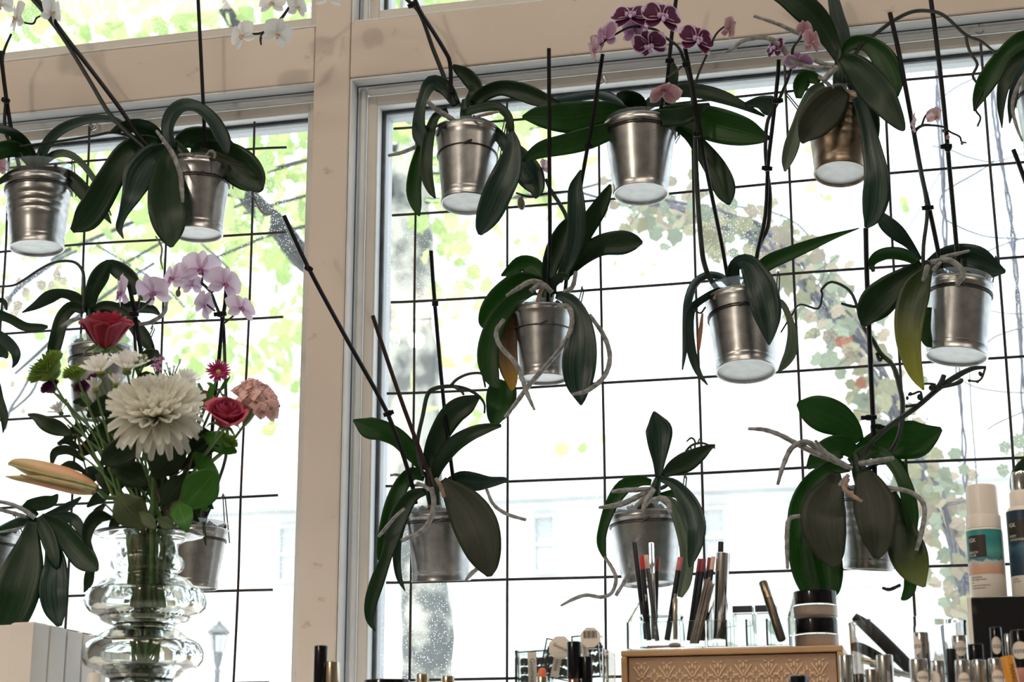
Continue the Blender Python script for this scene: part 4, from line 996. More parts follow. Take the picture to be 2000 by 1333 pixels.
# 9 dark rusty pot at top right
o = plant('large dark-leaved orchid in a tarnished brown bucket, spike arching right over the rail', 1640, 215, Y)
pot(o, (1641, 212, 136), (1642, 341, 104), Y, 2, True, mat=ZINCD, hook=(1535, 179), liner=1.2)
crown(o, 1640, 205, 1640, 100, 13, Y, 3)
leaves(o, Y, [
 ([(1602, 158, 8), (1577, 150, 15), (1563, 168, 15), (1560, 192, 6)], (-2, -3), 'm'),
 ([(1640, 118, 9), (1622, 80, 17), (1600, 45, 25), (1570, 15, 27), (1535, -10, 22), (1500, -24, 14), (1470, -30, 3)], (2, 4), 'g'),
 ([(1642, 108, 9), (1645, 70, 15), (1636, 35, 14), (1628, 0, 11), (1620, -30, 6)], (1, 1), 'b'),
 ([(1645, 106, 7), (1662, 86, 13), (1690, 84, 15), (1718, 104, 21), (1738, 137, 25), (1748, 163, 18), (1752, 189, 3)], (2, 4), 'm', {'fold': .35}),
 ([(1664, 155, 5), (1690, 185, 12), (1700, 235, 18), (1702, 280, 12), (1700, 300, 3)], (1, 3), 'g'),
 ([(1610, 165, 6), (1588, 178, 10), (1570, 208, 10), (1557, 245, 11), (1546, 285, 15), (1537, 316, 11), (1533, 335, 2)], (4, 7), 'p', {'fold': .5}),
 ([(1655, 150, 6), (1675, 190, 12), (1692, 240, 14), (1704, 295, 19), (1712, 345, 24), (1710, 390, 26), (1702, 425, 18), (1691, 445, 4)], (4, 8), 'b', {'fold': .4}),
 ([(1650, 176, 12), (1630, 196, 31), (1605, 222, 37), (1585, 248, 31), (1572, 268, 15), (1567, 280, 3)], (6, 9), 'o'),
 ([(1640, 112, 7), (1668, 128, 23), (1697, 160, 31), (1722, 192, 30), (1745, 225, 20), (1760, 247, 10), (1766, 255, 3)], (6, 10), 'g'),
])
roots(o, Y, [([(1472, 31, 3), (1519, 47, 4), (1558, 65, 4.6), (1590, 78, 4)], (6, 4)), ([(1411, 106, 2), (1430, 96, 4), (1454, 79, 4.6), (1494, 74, 5), (1522, 87, 5.4), (1544, 115, 5.6), (1580, 131, 5.6), (1625, 133, 5)], (8, 7)),
 ([(1608, 158, 6), (1622, 143, 6), (1636, 130, 5)], (8, 8)), ([(1600, 150, 4), (1615, 162, 4), (1628, 172, 3)], (6, 7)), ([(1590, 118, 4), (1610, 126, 5), (1628, 128, 5)], (6, 6))])
cord(o, 'flower_stem', [(1650, 140, 4.6), (1674, 101, 4.4), (1688, 83, 4.3), (1717, 61, 4.2), (1746, 40, 4), (1782, 23, 4), (1818, 22, 3.8), (1846, 32, 3.6), (1886, 68, 3.4), (1915, 80, 3), (1948, 106, 2)], Y, (2, 6), STEM)
cord(o, 'flower_stem', [(1886, 68, 3), (1890, 88, 3.2), (1897, 106, 3), (1909, 126, 3), (1900, 148, 2.8), (1911, 166, 2.6), (1918, 180, 2.4), (1908, 200, 2.2), (1906, 216, 2.2), (1915, 230, 2), (1909, 247, 2)], Y, (6, 6), STEM)

# 10 top right corner
o = plant('orchid cut off by the right edge at the top right corner, narrow hanging leaves', 2045, 175, Y)
pot(o, (2048, 172, 134), (2054, 300, 106), Y, 1, hook=(1960, 140), liner=1.6)
crown(o, 2045, 165, 2030, 90, 11, Y)
leaves(o, Y, [([(2035, 70, 12), (1996, 79, 18), (1960, 112, 18), (1930, 155, 20), (1912, 190, 13), (1903, 217, 2)], (3, 6), 'm', {'fold': .4}),
 ([(2025, 95, 10), (1985, 122, 17), (1962, 162, 13), (1955, 205, 8), (1957, 250, 1)], (4, 6), 'g'),
 ([(2015, 115, 7), (1988, 150, 8), (1976, 200, 9), (1972, 241, 1)], (6, 8), 'b', {'twist': 30}),
 ([(2030, 90, 8), (2060, 60, 16), (2100, 60, 16), (2140, 90, 3)], (0, 2), 'g')])
roots(o, Y, [([(2010, 130, 4), (1988, 168, 4.5), (1977, 205, 4), (1985, 245, 3.5), (1997, 276, 2)], (8, 8))])

# 11 middle
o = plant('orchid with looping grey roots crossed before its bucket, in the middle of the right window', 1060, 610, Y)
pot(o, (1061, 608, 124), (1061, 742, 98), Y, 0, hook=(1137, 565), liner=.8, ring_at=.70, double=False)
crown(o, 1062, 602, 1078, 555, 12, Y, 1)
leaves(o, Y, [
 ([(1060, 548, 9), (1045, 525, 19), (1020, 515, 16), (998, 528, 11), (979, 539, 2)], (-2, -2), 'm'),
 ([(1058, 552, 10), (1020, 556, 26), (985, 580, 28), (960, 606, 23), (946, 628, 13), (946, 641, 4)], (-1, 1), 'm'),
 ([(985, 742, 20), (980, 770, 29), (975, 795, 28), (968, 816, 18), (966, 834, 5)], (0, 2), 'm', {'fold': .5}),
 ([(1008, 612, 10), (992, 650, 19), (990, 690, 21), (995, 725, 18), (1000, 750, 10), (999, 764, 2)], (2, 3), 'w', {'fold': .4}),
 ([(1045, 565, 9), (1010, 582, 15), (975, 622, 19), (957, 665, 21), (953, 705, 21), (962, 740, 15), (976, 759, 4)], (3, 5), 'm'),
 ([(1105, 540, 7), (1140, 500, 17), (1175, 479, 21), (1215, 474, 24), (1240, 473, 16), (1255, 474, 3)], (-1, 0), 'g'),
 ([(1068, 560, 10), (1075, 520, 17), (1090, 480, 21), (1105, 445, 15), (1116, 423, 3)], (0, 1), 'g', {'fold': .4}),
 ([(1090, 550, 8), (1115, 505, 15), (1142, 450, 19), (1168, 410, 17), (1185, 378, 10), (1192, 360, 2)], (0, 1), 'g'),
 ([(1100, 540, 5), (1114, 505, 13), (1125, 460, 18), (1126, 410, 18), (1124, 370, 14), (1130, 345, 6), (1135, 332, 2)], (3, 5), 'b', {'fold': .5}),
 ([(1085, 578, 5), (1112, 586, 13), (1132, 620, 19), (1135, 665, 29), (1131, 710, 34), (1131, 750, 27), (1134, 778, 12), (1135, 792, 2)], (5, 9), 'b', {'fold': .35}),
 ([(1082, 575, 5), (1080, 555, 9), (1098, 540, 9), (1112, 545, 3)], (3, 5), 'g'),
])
roots(o, Y, [([(1078, 572, 5), (1060, 555, 5.5), (1037, 550, 5.5), (1011, 564, 5), (989, 578, 3)], (5, 8)), ([(1036, 570, 5), (1050, 558, 5), (1064, 556, 4)], (7, 7)),
 ([(984, 624, 4), (969, 648, 4.6), (977, 676, 4.8), (1007, 710, 5), (1020, 740, 5), (1030, 770, 4.6), (1044, 801, 2.5)], (9, 12)),
 ([(1090, 598, 5), (1112, 602, 5.5), (1117, 635, 5), (1101, 672, 5), (1067, 714, 5), (1030, 757, 5), (1007, 789, 4.6), (986, 815, 3)], (7, 11)),
 ([(1152, 616, 4), (1180, 657, 4.8), (1191, 699, 5), (1180, 736, 5), (1150, 762, 4.8), (1118, 771, 3)], (3, 11)),
 ([(1101, 572, 5), (1118, 560, 5), (1125, 530, 4)], (5, 6)), ([(1050, 590, 4), (1056, 570, 5), (1062, 560, 4)], (6, 6), ROOTP)])
stake(o, [(1072, 95), (1073, 300), (1074, 480), (1070, 592)], Y, (9, 4), 4)
stake(o, [(1177, 106), (1159, 223), (1136, 353), (1112, 500), (1101, 596)], Y, (7, 1), 4)
cord(o, 'flower_stem', [(1095, 550, 4), (1112, 480, 4.2), (1108, 430, 4.2), (1094, 400, 4.2), (1076, 372, 4), (1066, 350, 3)], Y, (0, 1), STEM)
cord(o, 'flower_stem', [(1116, 374, 2), (1088, 376, 2.4), (1060, 380, 2.4), (1035, 385, 2.4), (1008, 377, 2)], Y, (1, 1), STEM)
cord(o, 'flower_stem', [(1020, 382, 1.6), (1019, 390, 1.6)], Y, (1, 1), STEM)
bud(o, 1018, 398, Y, 15, 26, 10, 1)
orchid_flower(o, 1058, 330, 46, Y, -3, (60, 20), 0, 'blush', close=30)
clip(o, 1149, 285, Y, 4.5, 14, -8)

# 12 tilted pot carrying the purple spray
o = plant('orchid in a tilted steel bucket, its tall spray of purple flowers crossing the rail', 1450, 595, Y)
pot(o, (1450, 590, 146), (1457, 727, 118), Y, 2, hook=(1520, 536), liner=1.7, ring_at=.74)
crown(o, 1445, 580, 1436, 548, 10, Y)
leaves(o, Y, [
 ([(1448, 572, 6), (1465, 545, 10), (1500, 514, 15), (1540, 496, 14), (1585, 478, 11), (1630, 461, 6), (1678, 446, 1)], (-1, 1), 'm', {'fold': .4}),
 ([(1428, 560, 5), (1410, 541, 7), (1380, 537, 7), (1355, 555, 8), (1342, 590, 8), (1338, 630, 6), (1337, 680, 5), (1333, 723, 1)], (0, 2), 'b', {'twist': 50}),
 ([(1432, 572, 5), (1405, 568, 7), (1372, 584, 7), (1350, 605, 8), (1345, 645, 9), (1350, 690, 9), (1363, 728, 6), (1382, 752, 1)], (3, 5), 'b', {'twist': 45}),
 ([(1500, 585, 4), (1525, 592, 6), (1540, 620, 6), (1546, 650, 9), (1543, 685, 12), (1530, 712, 8), (1519, 727, 1)], (2, 4), 'p', {'twist': 30, 'fold': .5}),
 ([(1372, 612, 2), (1369, 640, 4), (1366, 665, 4), (1365, 684, 2)], (3, 4), 'd'),
 ([(1440, 577, 9), (1431, 545, 14), (1437, 517, 12), (1460, 515, 18), (1482, 550, 28), (1494, 590, 31), (1500, 625, 25), (1502, 655, 12), (1502, 674, 2)], (2, 9), 'b', {'fold': .35}),
])
roots(o, Y, [([(1395, 585, 3), (1402, 570, 3), (1415, 568, 3), (1425, 582, 3)], (4, 4), ROOTP), ([(1355, 605, 1.5), (1368, 612, 2), (1378, 600, 2)], (5, 5), STEM)])
cord(o, 'flower_stem', [(1328, 97, 3), (1337, 122, 3.6), (1350, 168, 4), (1357, 216, 4.4), (1358, 270, 4.6), (1361, 360, 5), (1370, 479, 5.4), (1377, 520, 5.4), (1391, 552, 5.4), (1418, 582, 5)], Y, (8, 1), STEM)
stake(o, [(1337, 88), (1352, 165), (1364, 235), (1375, 306), (1393, 396), (1410, 479), (1422, 548)], Y, (8.6, 2), 4)
stake(o, [(1521, 116), (1519, 151), (1508, 252), (1500, 324), (1495, 420), (1480, 490), (1468, 560)], Y, (6, 1), 4)
cord(o, 'flower_stem', [(1580, 44, 2.6), (1562, 76, 3), (1548, 97, 3.2), (1546, 133, 3.4), (1520, 198, 3.6), (1500, 234, 4), (1495, 281, 4), (1497, 324, 4), (1504, 382, 4.2), (1500, 443, 4.2), (1484, 479, 4.2), (1468, 545, 4)], Y, (6, 1), STEM)
clip(o, 1519, 197, Y, 6.4, 20, 5); clip(o, 1498, 329, Y, 6.4, 20, -5); clip(o, 1362, 262, Y, 8, 16, 0); clip(o, 1340, 126, Y, 8.4, 14, 10)
cord(o, 'flower_stem', [(1332, 104, 3), (1321, 88, 3), (1297, 72, 2.8), (1282, 59, 2.8), (1260, 54, 2.6), (1231, 53, 2.4), (1206, 65, 2.2), (1181, 80, 2), (1168, 92, 1.6)], Y, (8, 11), STEM)
cord(o, 'flower_stem', [(1357, 166, 2.4), (1368, 135, 2.4), (1382, 104, 2.2), (1398, 68, 2.2), (1418, 50, 2), (1436, 43, 1.6)], Y, (8, 9), STEM)
cord(o, 'flower_stem', [(1331, 130, 2.2), (1318, 142, 2.2), (1303, 152, 2)], Y, (8, 10), STEM)
for x, y, s, fc, rl, kd, dd in [(1240, 62, 66, (140, 0), 10, 'mauve', 9), (1183, 75, 72, (-55, 15), 15, 'mauve', 10.5), (1162, 96, 56, (-70, -10), 30, 'blush', 11), (1232, 34, 82, (-5, 45), 4, 'purple', 11), (1292, 36, 84, (20, 30), -8, 'purple', 11.5), (1270, 88, 74, (-20, -35), 10, 'purple', 11), (1360, 80, 78, (25, 25), -12, 'purple', 10), (1424, 58, 58, (60, -10), -10, 'faded', 9.5), (1513, 96, 56, (-60, 20), 0, 'purple', 7), (1586, 84, 62, (50, 10), 0, 'faded', 7), (1560, 122, 60, (-10, -50), 0, 'mauve', 7), (1572, 60, 44, (130, 10), 0, 'faded', 6)]:
    orchid_flower(o, x, y, s, Y, dd, fc, rl, kd)
orchid_flower(o, 1294, 176, 76, Y, 11, (20, -40), 0, 'faded', close=35)

# 13 right, yellowing leaf
o = plant('orchid with one long yellowing leaf hanging beside its bucket, near the right edge', 1875, 565, Y)
pot(o, (1876, 557, 126), (1868, 698, 120), Y, 1, hook=(1945, 506), liner=1.0, ring_at=.84)
crown(o, 1850, 548, 1806, 512, 11, Y, 1)
leaves(o, Y, [
 ([(1797, 508, 5), (1776, 478, 9), (1752, 455, 16), (1730, 435, 15), (1716, 415, 6)], (-1, 0), 'b'),
 ([(1792, 512, 7), (1765, 497, 12), (1735, 494, 12), (1712, 502, 11), (1702, 516, 7), (1706, 531, 3)], (0, 3), 'm', {'twist': 25}),
 ([(1812, 600, 8), (1806, 640, 12), (1812, 668, 10), (1821, 679, 1)], (3, 4), 'm'),
 ([(1812, 516, 8), (1840, 505, 19), (1870, 505, 29), (1905, 513, 33), (1935, 524, 22), (1964, 531, 3)], (-2, 0), 'b'),
 ([(1801, 516, 10), (1770, 540, 19), (1740, 565, 29), (1712, 592, 34), (1695, 616, 24), (1686, 638, 4)], (2, 5), 'g'),
 ([(1812, 528, 10), (1790, 565, 27), (1778, 610, 30), (1774, 655, 26), (1780, 700, 20), (1791, 735, 13), (1804, 762, 2)], (5, 8), 'y', {'fold': .4}),
])
roots(o, Y, [([(1818, 512, 5), (1850, 508, 5.6), (1872, 520, 6), (1881, 538, 6), (1869, 556, 5)], (5, 7)), ([(1836, 504, 4), (1862, 498, 4.5), (1894, 490, 2.5)], (4, 4)), ([(1812, 520, 6), (1806, 540, 5), (1802, 548, 3)], (7, 8)), ([(1822, 530, 4), (1830, 520, 4), (1838, 512, 3)], (6, 6))])
stake(o, [(1738, 25), (1753, 90), (1767, 162), (1785, 259), (1800, 342), (1814, 403), (1830, 479), (1842, 545)], Y, (6, 2), 4.6)
cord(o, 'flower_stem', [(1843, 248, 2), (1822, 245, 2.4), (1800, 246, 3), (1786, 262, 3.6), (1792, 300, 4), (1802, 350, 4), (1811, 414, 4), (1804, 479, 4), (1803, 530, 4)], Y, (6.4, 3), STEM)
cord(o, 'flower_stem', [(1800, 246, 2.2), (1808, 226, 2.2), (1821, 217, 2)], Y, (7, 8), STEM)
cord(o, 'flower_stem', [(1843, 248, 2), (1856, 258, 2), (1874, 267, 2), (1878, 277, 1.8), (1888, 279, 1.6)], Y, (6.4, 6), STEM)
stake(o, [(1814, -30), (1828, 72), (1843, 202), (1854, 324), (1868, 479), (1873, 550)], Y, (4, 1), 4.6)
clip(o, 1812, 406, Y, 6.8, 22, 5); clip(o, 1848, 286, Y, 4.6, 22, 5); clip(o, 1852, 290, Y, 4.6, 14, 60)
orchid_flower(o, 1784, 243, 50, Y, 8, (-110, 0), 0, 'blush'); orchid_flower(o, 1831, 230, 46, Y, 8, (-50, 20), 0, 'blush', close=35)
bud(o, 1851, 268, Y, 8, 9, 0, 7, FL['faded'][1]); bud(o, 1879, 280, Y, 6, 7, 0, 6); bud(o, 1843, 256, Y, 6, 8, 40, 7)

# 14 beside the post, low
o = plant('orchid with tall slanting stakes, hung low beside the window post', 858, 1005, Y)
pot(o, (858, 1000, 132), (862, 1136, 116), Y, -1.5, hook=(920, 945), liner=.8, ring_at=.84)
crown(o, 850, 995, 838, 915, 13, Y, 2)
leaves(o, Y, [
 ([(872, 945, 8), (900, 938, 17), (930, 942, 18), (958, 942, 11), (985, 938, 6), (993, 941, 2)], (-1, 1), 'b'),
 ([(793, 1000, 8), (777, 1050, 9), (775, 1095, 8), (780, 1130, 6), (791, 1155, 1)], (1, 2), 'b', {'fold': .5}),
 ([(829, 915, 10), (805, 885, 16), (778, 857, 18), (748, 842, 20), (720, 836, 21), (700, 826, 9), (690, 821, 2)], (1, 4), 'm'),
 ([(835, 920, 11), (845, 880, 17), (862, 842, 21), (885, 808, 23), (912, 790, 19), (937, 774, 3)], (1, 2), 'g', {'fold': .4}),
 ([(848, 937, 7), (860, 905, 13), (885, 872, 16), (918, 850, 14), (950, 838, 10), (979, 832, 3)], (2, 5), 'g', {'twist': 20, 'fold': .4}),
 ([(830, 932, 9), (805, 926, 13), (783, 950, 15), (768, 990, 18), (754, 1040, 15), (745, 1080, 10), (741, 1096, 3)], (2, 5), 'm', {'fold': .4}),
 ([(832, 960, 7), (805, 970, 13), (782, 1003, 18), (767, 1045, 16), (756, 1085, 11), (739, 1130, 14), (725, 1175, 13), (722, 1210, 8), (733, 1234, 1)], (4, 8), 'g', {'fold': .35}),
 ([(865, 937, 6), (882, 958, 21), (908, 990, 37), (930, 1030, 44), (944, 1075, 37), (953, 1108, 22), (956, 1127, 5)], (5, 9), 'o', {'fold': .22}),
])
roots(o, Y, [([(842, 953, 5), (847, 982, 5.5), (839, 1017, 5.5), (819, 1040, 5), (784, 1057, 4)], (8, 8)), ([(950, 956, 3), (964, 986, 3.6), (991, 1005, 3.8), (1027, 1016, 3)], (1, 2)), ([(790, 994, 3), (773, 1009, 3.6), (752, 1034, 4), (739, 1049, 3)], (9, 8)), ([(932, 1112, 4), (920, 1122, 4.5), (909, 1135, 2)], (8, 7)), ([(763, 929, 2.5), (775, 928, 2.8), (795, 934, 3)], (1, 2)), ([(868, 972, 4), (860, 950, 4.4), (851, 934, 3.4)], (7, 8), ROOTP), ([(815, 945, 4), (828, 950, 4), (840, 958, 4)], (5, 6))])
stake(o, [(555, 422), (603, 525), (680, 668), (757, 808), (800, 930), (812, 985)], Y, (9, 3), 4.4)
stake(o, [(728, 617), (752, 690), (790, 800), (838, 930), (852, 992)], Y, (8, 4), 4.2, STAKEB)
stake(o, [(842, 490), (849, 590), (868, 800), (885, 935), (890, 990)], Y, (4, 0), 4)
clip(o, 603, 525, Y, 9.4, 16, -25); clip(o, 759, 808, Y, 8.4, 20, 20); clip(o, 850, 593, Y, 4.6, 12, 0)
cord(o, 'flower_stem', [(826, 930, 4), (818, 895, 4), (816, 860, 4), (826, 812, 4.2), (835, 772, 4.4), (851, 759, 4.4), (882, 755, 4), (913, 761, 3.6), (935, 774, 3), (946, 790, 2.4), (946, 808, 2)], Y, (3, 4), STEM)
cord(o, 'flower_stem', [(880, 754, 3.4), (893, 741, 3.2), (915, 731, 3), (940, 730, 2.8), (945, 742, 2.4), (948, 757, 2)], Y, (4, 4), STEM)
cord(o, 'flower_stem', [(885, 755, 3), (900, 764, 2.8), (906, 772, 2.4)], Y, (4, 4), STEM)

# 15 low middle
o = plant('small orchid with one upright leaf, hung behind the cosmetic pencils', 1260, 1010, Y)
pot(o, (1260, 1008, 148), (1268, 1143, 106), Y, 0, hook=(1338, 930), liner=1.9, ring_at=.84)
crown(o, 1268, 1000, 1285, 935, 12, Y)
leaves(o, Y, [
 ([(1286, 936, 6), (1287, 905, 12), (1287, 870, 22), (1287, 840, 26), (1281, 818, 13), (1277, 804, 2)], (0, 0), 'b', {'fold': .3}),
 ([(1294, 931, 5), (1315, 915, 15), (1340, 903, 20), (1365, 888, 15), (1385, 875, 7), (1397, 870, 2)], (1, 2), 'g'),
 ([(1290, 968, 5), (1318, 965, 8), (1335, 980, 6), (1340, 990, 2)], (-2, -2), 'm'),
 ([(1272, 943, 6), (1248, 940, 11), (1218, 952, 15), (1195, 985, 13), (1180, 1025, 10), (1174, 1060, 9), (1180, 1085, 5), (1186, 1096, 1)], (2, 4), 'm'),
 ([(1288, 973, 5), (1312, 985, 11), (1328, 1020, 13), (1340, 1060, 15), (1342, 1100, 14), (1336, 1140, 13), (1328, 1167, 5)], (3, 5), 'p', {'fold': .5}),
 ([(1290, 936, 5), (1318, 948, 11), (1345, 985, 19), (1358, 1025, 21), (1358, 1060, 16), (1352, 1088, 10), (1347, 1109, 2)], (4, 8), 'b', {'fold': .4}),
])
roots(o, Y, [([(1196, 961, 3), (1215, 959, 5), (1250, 957, 5), (1276, 955, 4)], (7, 4)), ([(1170, 992, 2.5), (1190, 990, 5), (1215, 985, 5.6), (1245, 971, 5.4), (1272, 957, 4.5)], (9, 4)), ([(1254, 1001, 3), (1260, 982, 5), (1277, 957, 5)], (8, 5)), ([(1242, 990, 4), (1258, 975, 5), (1272, 962, 4)], (6, 4)), ([(1275, 977, 5), (1295, 974, 5.4), (1306, 984, 5.4), (1308, 1002, 4)], (6, 8)),
 ([(1181, 1088, 3), (1195, 1110, 4), (1203, 1132, 4), (1195, 1158, 3.6), (1174, 1167, 3.6), (1146, 1163, 3.6), (1122, 1170, 3.6), (1095, 1184, 2)], (4, 6)), ([(1203, 1164, 3.5), (1226, 1124, 4), (1234, 1086, 4.2), (1242, 1062, 3.6), (1249, 1047, 3)], (6, 8)), ([(1290, 955, 4), (1300, 950, 4), (1308, 942, 3)], (2, 2), STEM)])
for pl in ([(1397, 876, 1.6), (1372, 866, 2.4), (1350, 871, 2.4), (1336, 888, 2.4), (1325, 905, 2.4), (1300, 935, 3)], [(1357, 878, 2), (1357, 862, 2), (1350, 856, 2), (1341, 863, 1.4)], [(1349, 872, 2), (1350, 882, 1.6)], [(1362, 868, 1.8), (1366, 858, 1.6)]):
    cord(o, 'flower_stem', pl, Y, (-1, -2), STEM)

# 16 low right, broad leaves coloured brown for warm light
o = plant('dense orchid with broad warm-lit leaves drooping over a ribbed bucket at the lower right', 1700, 968, Y)
pot(o, (1701, 966, 126), (1697, 1114, 98), Y, -1, True, hook=(1768, 905), liner=.8, ring_at=.88)
crown(o, 1690, 962, 1670, 888, 15, Y, 3)
leaves(o, Y, [
 ([(1672, 882, 10), (1710, 868, 25), (1750, 862, 35), (1790, 858, 37), (1815, 850, 23), (1839, 838, 4)], (-2, -1), 'm'),
 ([(1680, 862, 9), (1662, 838, 21), (1635, 820, 33), (1605, 808, 35), (1578, 797, 25), (1557, 788, 4)], (-1, 1), 'm', {'fold': .2}),
 ([(1672, 892, 9), (1650, 872, 21), (1620, 880, 25), (1595, 898, 18), (1577, 915, 4)], (1, 3), 'm'),
 ([(1745, 890, 6), (1762, 915, 8), (1770, 938, 7), (1772, 950, 2)], (-3, -3), 'm'),
 ([(1640, 915, 6), (1605, 955, 14), (1598, 1000, 32), (1602, 1060, 37), (1610, 1120, 37), (1616, 1160, 24), (1618, 1172, 6)], (1, 4), 'm', {'fold': .4}),
 ([(1660, 915, 7), (1620, 918, 14), (1585, 945, 18), (1564, 990, 22), (1560, 1050, 23), (1570, 1110, 25), (1584, 1152, 20), (1592, 1172, 5)], (2, 5), 'm', {'fold': .35}),
 ([(1778, 1120, 12), (1777, 1150, 12), (1768, 1166, 8), (1760, 1172, 2)], (3, 3), 'm'),
 ([(1660, 905, 9), (1690, 885, 15), (1720, 885, 13), (1748, 912, 12), (1768, 950, 14), (1778, 1000, 15), (1783, 1040, 8), (1790, 1056, 1)], (3, 6), 'm', {'twist': 20}),
 ([(1742, 962, 8), (1752, 1000, 19), (1762, 1045, 31), (1775, 1085, 37), (1790, 1120, 27), (1806, 1147, 3)], (4, 7), 't'),
 ([(1632, 922, 9), (1626, 950, 22), (1612, 985, 39), (1608, 1015, 44), (1615, 1055, 39), (1626, 1088, 25), (1635, 1111, 5)], (6, 10), 'o'),
 ([(1685, 918, 11), (1697, 950, 29), (1708, 990, 41), (1713, 1030, 37), (1714, 1065, 26), (1711, 1092, 6)], (7, 10), 'o'),
])
roots(o, Y, [([(1461, 838, 3), (1492, 840, 4.6), (1523, 850, 5), (1557, 868, 5.6), (1592, 885, 6), (1633, 902, 6), (1664, 916, 5)], (9, 6)), ([(1519, 947, 3), (1530, 909, 4.8), (1547, 875, 5.4), (1575, 864, 6), (1599, 878, 6), (1650, 908, 5)], (10, 6)), ([(1592, 861, 3), (1619, 892, 5.6), (1656, 914, 5)], (10, 7)), ([(1678, 906, 5), (1709, 902, 6), (1745, 895, 4)], (7, 9)),
 ([(1730, 952, 4), (1775, 961, 4.8), (1799, 978, 5), (1806, 1001, 5), (1799, 1044, 5), (1790, 1076, 4)], (8, 8)), ([(1563, 1008, 4), (1541, 1016, 5), (1537, 1060, 5), (1538, 1112, 3)], (8, 8)), ([(1656, 935, 4.6), (1649, 954, 5), (1664, 968, 4.6), (1684, 981, 3)], (11, 12), ROOTP), ([(1640, 950, 4), (1648, 938, 4.5), (1658, 928, 4)], (9, 9)), ([(1759, 1143, 3), (1738, 1152, 3.6), (1723, 1149, 2.6)], (4, 4), STEM)])
stake(o, [(1691, 446), (1693, 534), (1698, 656), (1702, 750), (1706, 840), (1709, 960)], Y, (3, 1), 5)
clip(o, 1697, 816, Y, 3.6, 30, 3); clip(o, 1716, 834, Y, 3.2, 30, -8)
cord(o, 'flower_stem', [(1690, 920, 5), (1728, 895, 5), (1748, 870, 5), (1759, 838, 5), (1763, 791, 5), (1757, 756, 5), (1744, 715, 5), (1720, 691, 4.6), (1703, 662, 4.4), (1687, 640, 4), (1677, 608, 3.4), (1660, 569, 3), (1625, 551, 2.6), (1605, 566, 2.6), (1606, 576, 2.4), (1598, 603, 2.4), (1563, 595, 2), (1547, 615, 2), (1525, 650, 1.6)], Y, (1, 1), STEM)
cord(o, 'flower_stem', [(1674, 600, 3), (1660, 598, 3), (1643, 593, 2.6)], Y, (1, 2), STEM)
cord(o, 'flower_stem', [(1712, 690, 3), (1718, 704, 4), (1722, 700, 3)], Y, (1, 1), STEM)
cord(o, 'flower_stem', [(1680, 905, 5), (1695, 874, 5), (1736, 834, 5.2), (1790, 796, 5.4), (1831, 761, 5.6), (1866, 737, 6), (1898, 721, 5), (1926, 718, 3)], Y, (5, 4), STEM)
for pl in ([(1828, 762, 5), (1838, 748, 5.4), (1844, 733, 5)], [(1838, 757, 3.4), (1860, 752, 4), (1876, 746, 4.6), (1879, 740, 3)], [(1924, 720, 2.4), (1918, 738, 2.2), (1909, 745, 2.2), (1893, 744, 2)], [(1800, 786, 2.6), (1798, 766, 2.4), (1783, 770, 2.4), (1773, 772, 2)], [(1800, 790, 2.4), (1785, 792, 3), (1768, 795, 2.2)], [(1828, 752, 2.6), (1818, 750, 2.4), (1805, 750, 2)]):
    cord(o, 'flower_stem', pl, Y, (5, 5), STEM)
for x, y, w, h, a in [(1821, 758, 15, 13, 0), (1797, 776, 12, 13, 0), (1778, 770, 8, 8, 0), (1915, 731, 8, 11, 30), (1909, 746, 7, 6, 0), (1772, 778, 6, 8, 0), (1893, 744, 6, 6, 0), (1771, 794, 6, 7, 0)]:
    bud(o, x, y, Y, w, h, a, 5, STEM)

# 17, 18 outside the right edge
o = plant('orchid mostly outside the right edge, its bare black stake leaning in', 2105, 660, Y)
pot(o, (2108, 668, 128), (2112, 800, 104), Y, 0, hook=(2170, 600))
crown(o, 2105, 660, 2100, 610, 10, Y)
leaves(o, Y, [([(2100, 615, 8), (2140, 570, 18), (2180, 570, 18), (2220, 610, 3)], (0, 2), 'g'), ([(2098, 620, 8), (2070, 600, 15), (2048, 640, 18), (2042, 700, 3)], (1, 5), 'm')])
stake(o, [(1979, 292), (1998, 342), (2050, 490), (2100, 660)], Y, (3, 1), 4.6)
o = plant('orchid leaf showing at the right edge behind the white spray bottle', 2060, 1010, Y)
pot(o, (2066, 1010, 128), (2068, 1140, 104), Y, 0, hook=(2130, 960))
crown(o, 2062, 1000, 2050, 930, 10, Y)
leaves(o, Y, [([(2045, 935, 9), (2020, 905, 16), (1995, 925, 18), (1984, 950, 12), (1981, 972, 3)], (1, 5), 'g'), ([(2055, 930, 9), (2090, 890, 18), (2130, 910, 14), (2150, 950, 3)], (1, 2), 'g')])
# ---------------------------------------------------------------- counter and riser (below the frame)
ZC, ZR = 1.06, 1.15
WOODC = M('white_bounce_laminate', (.78, .77, .75), .35, a=(.80, .79, .77), scale=5)  # unseen counter, made white to bounce light into vase and boxes
ct = thing('display_counter', (0, -.55, 0), 'white shop counter under the windows, mostly below the picture', 'counter')
MB().box2((-1.7, -1.0, ZC-.04), (1.9, -.14, ZC)).build('counter_top', WOODC, ct, False, bevel=.003)
MB().box2((-1.66, -.96, 0), (1.86, -.16, ZC-.04)).build('counter_body', M('counter_front_paint', (.35, .33, .31), .5), ct, False)
rs = MB(); rs.box2((-1.05, -.93, ZC), (1.6, -.525, ZR)); tag(rs.build('display_riser', WOODC, None, False, bevel=.002), 'long low white riser on the counter under the vase and cosmetics', 'riser')

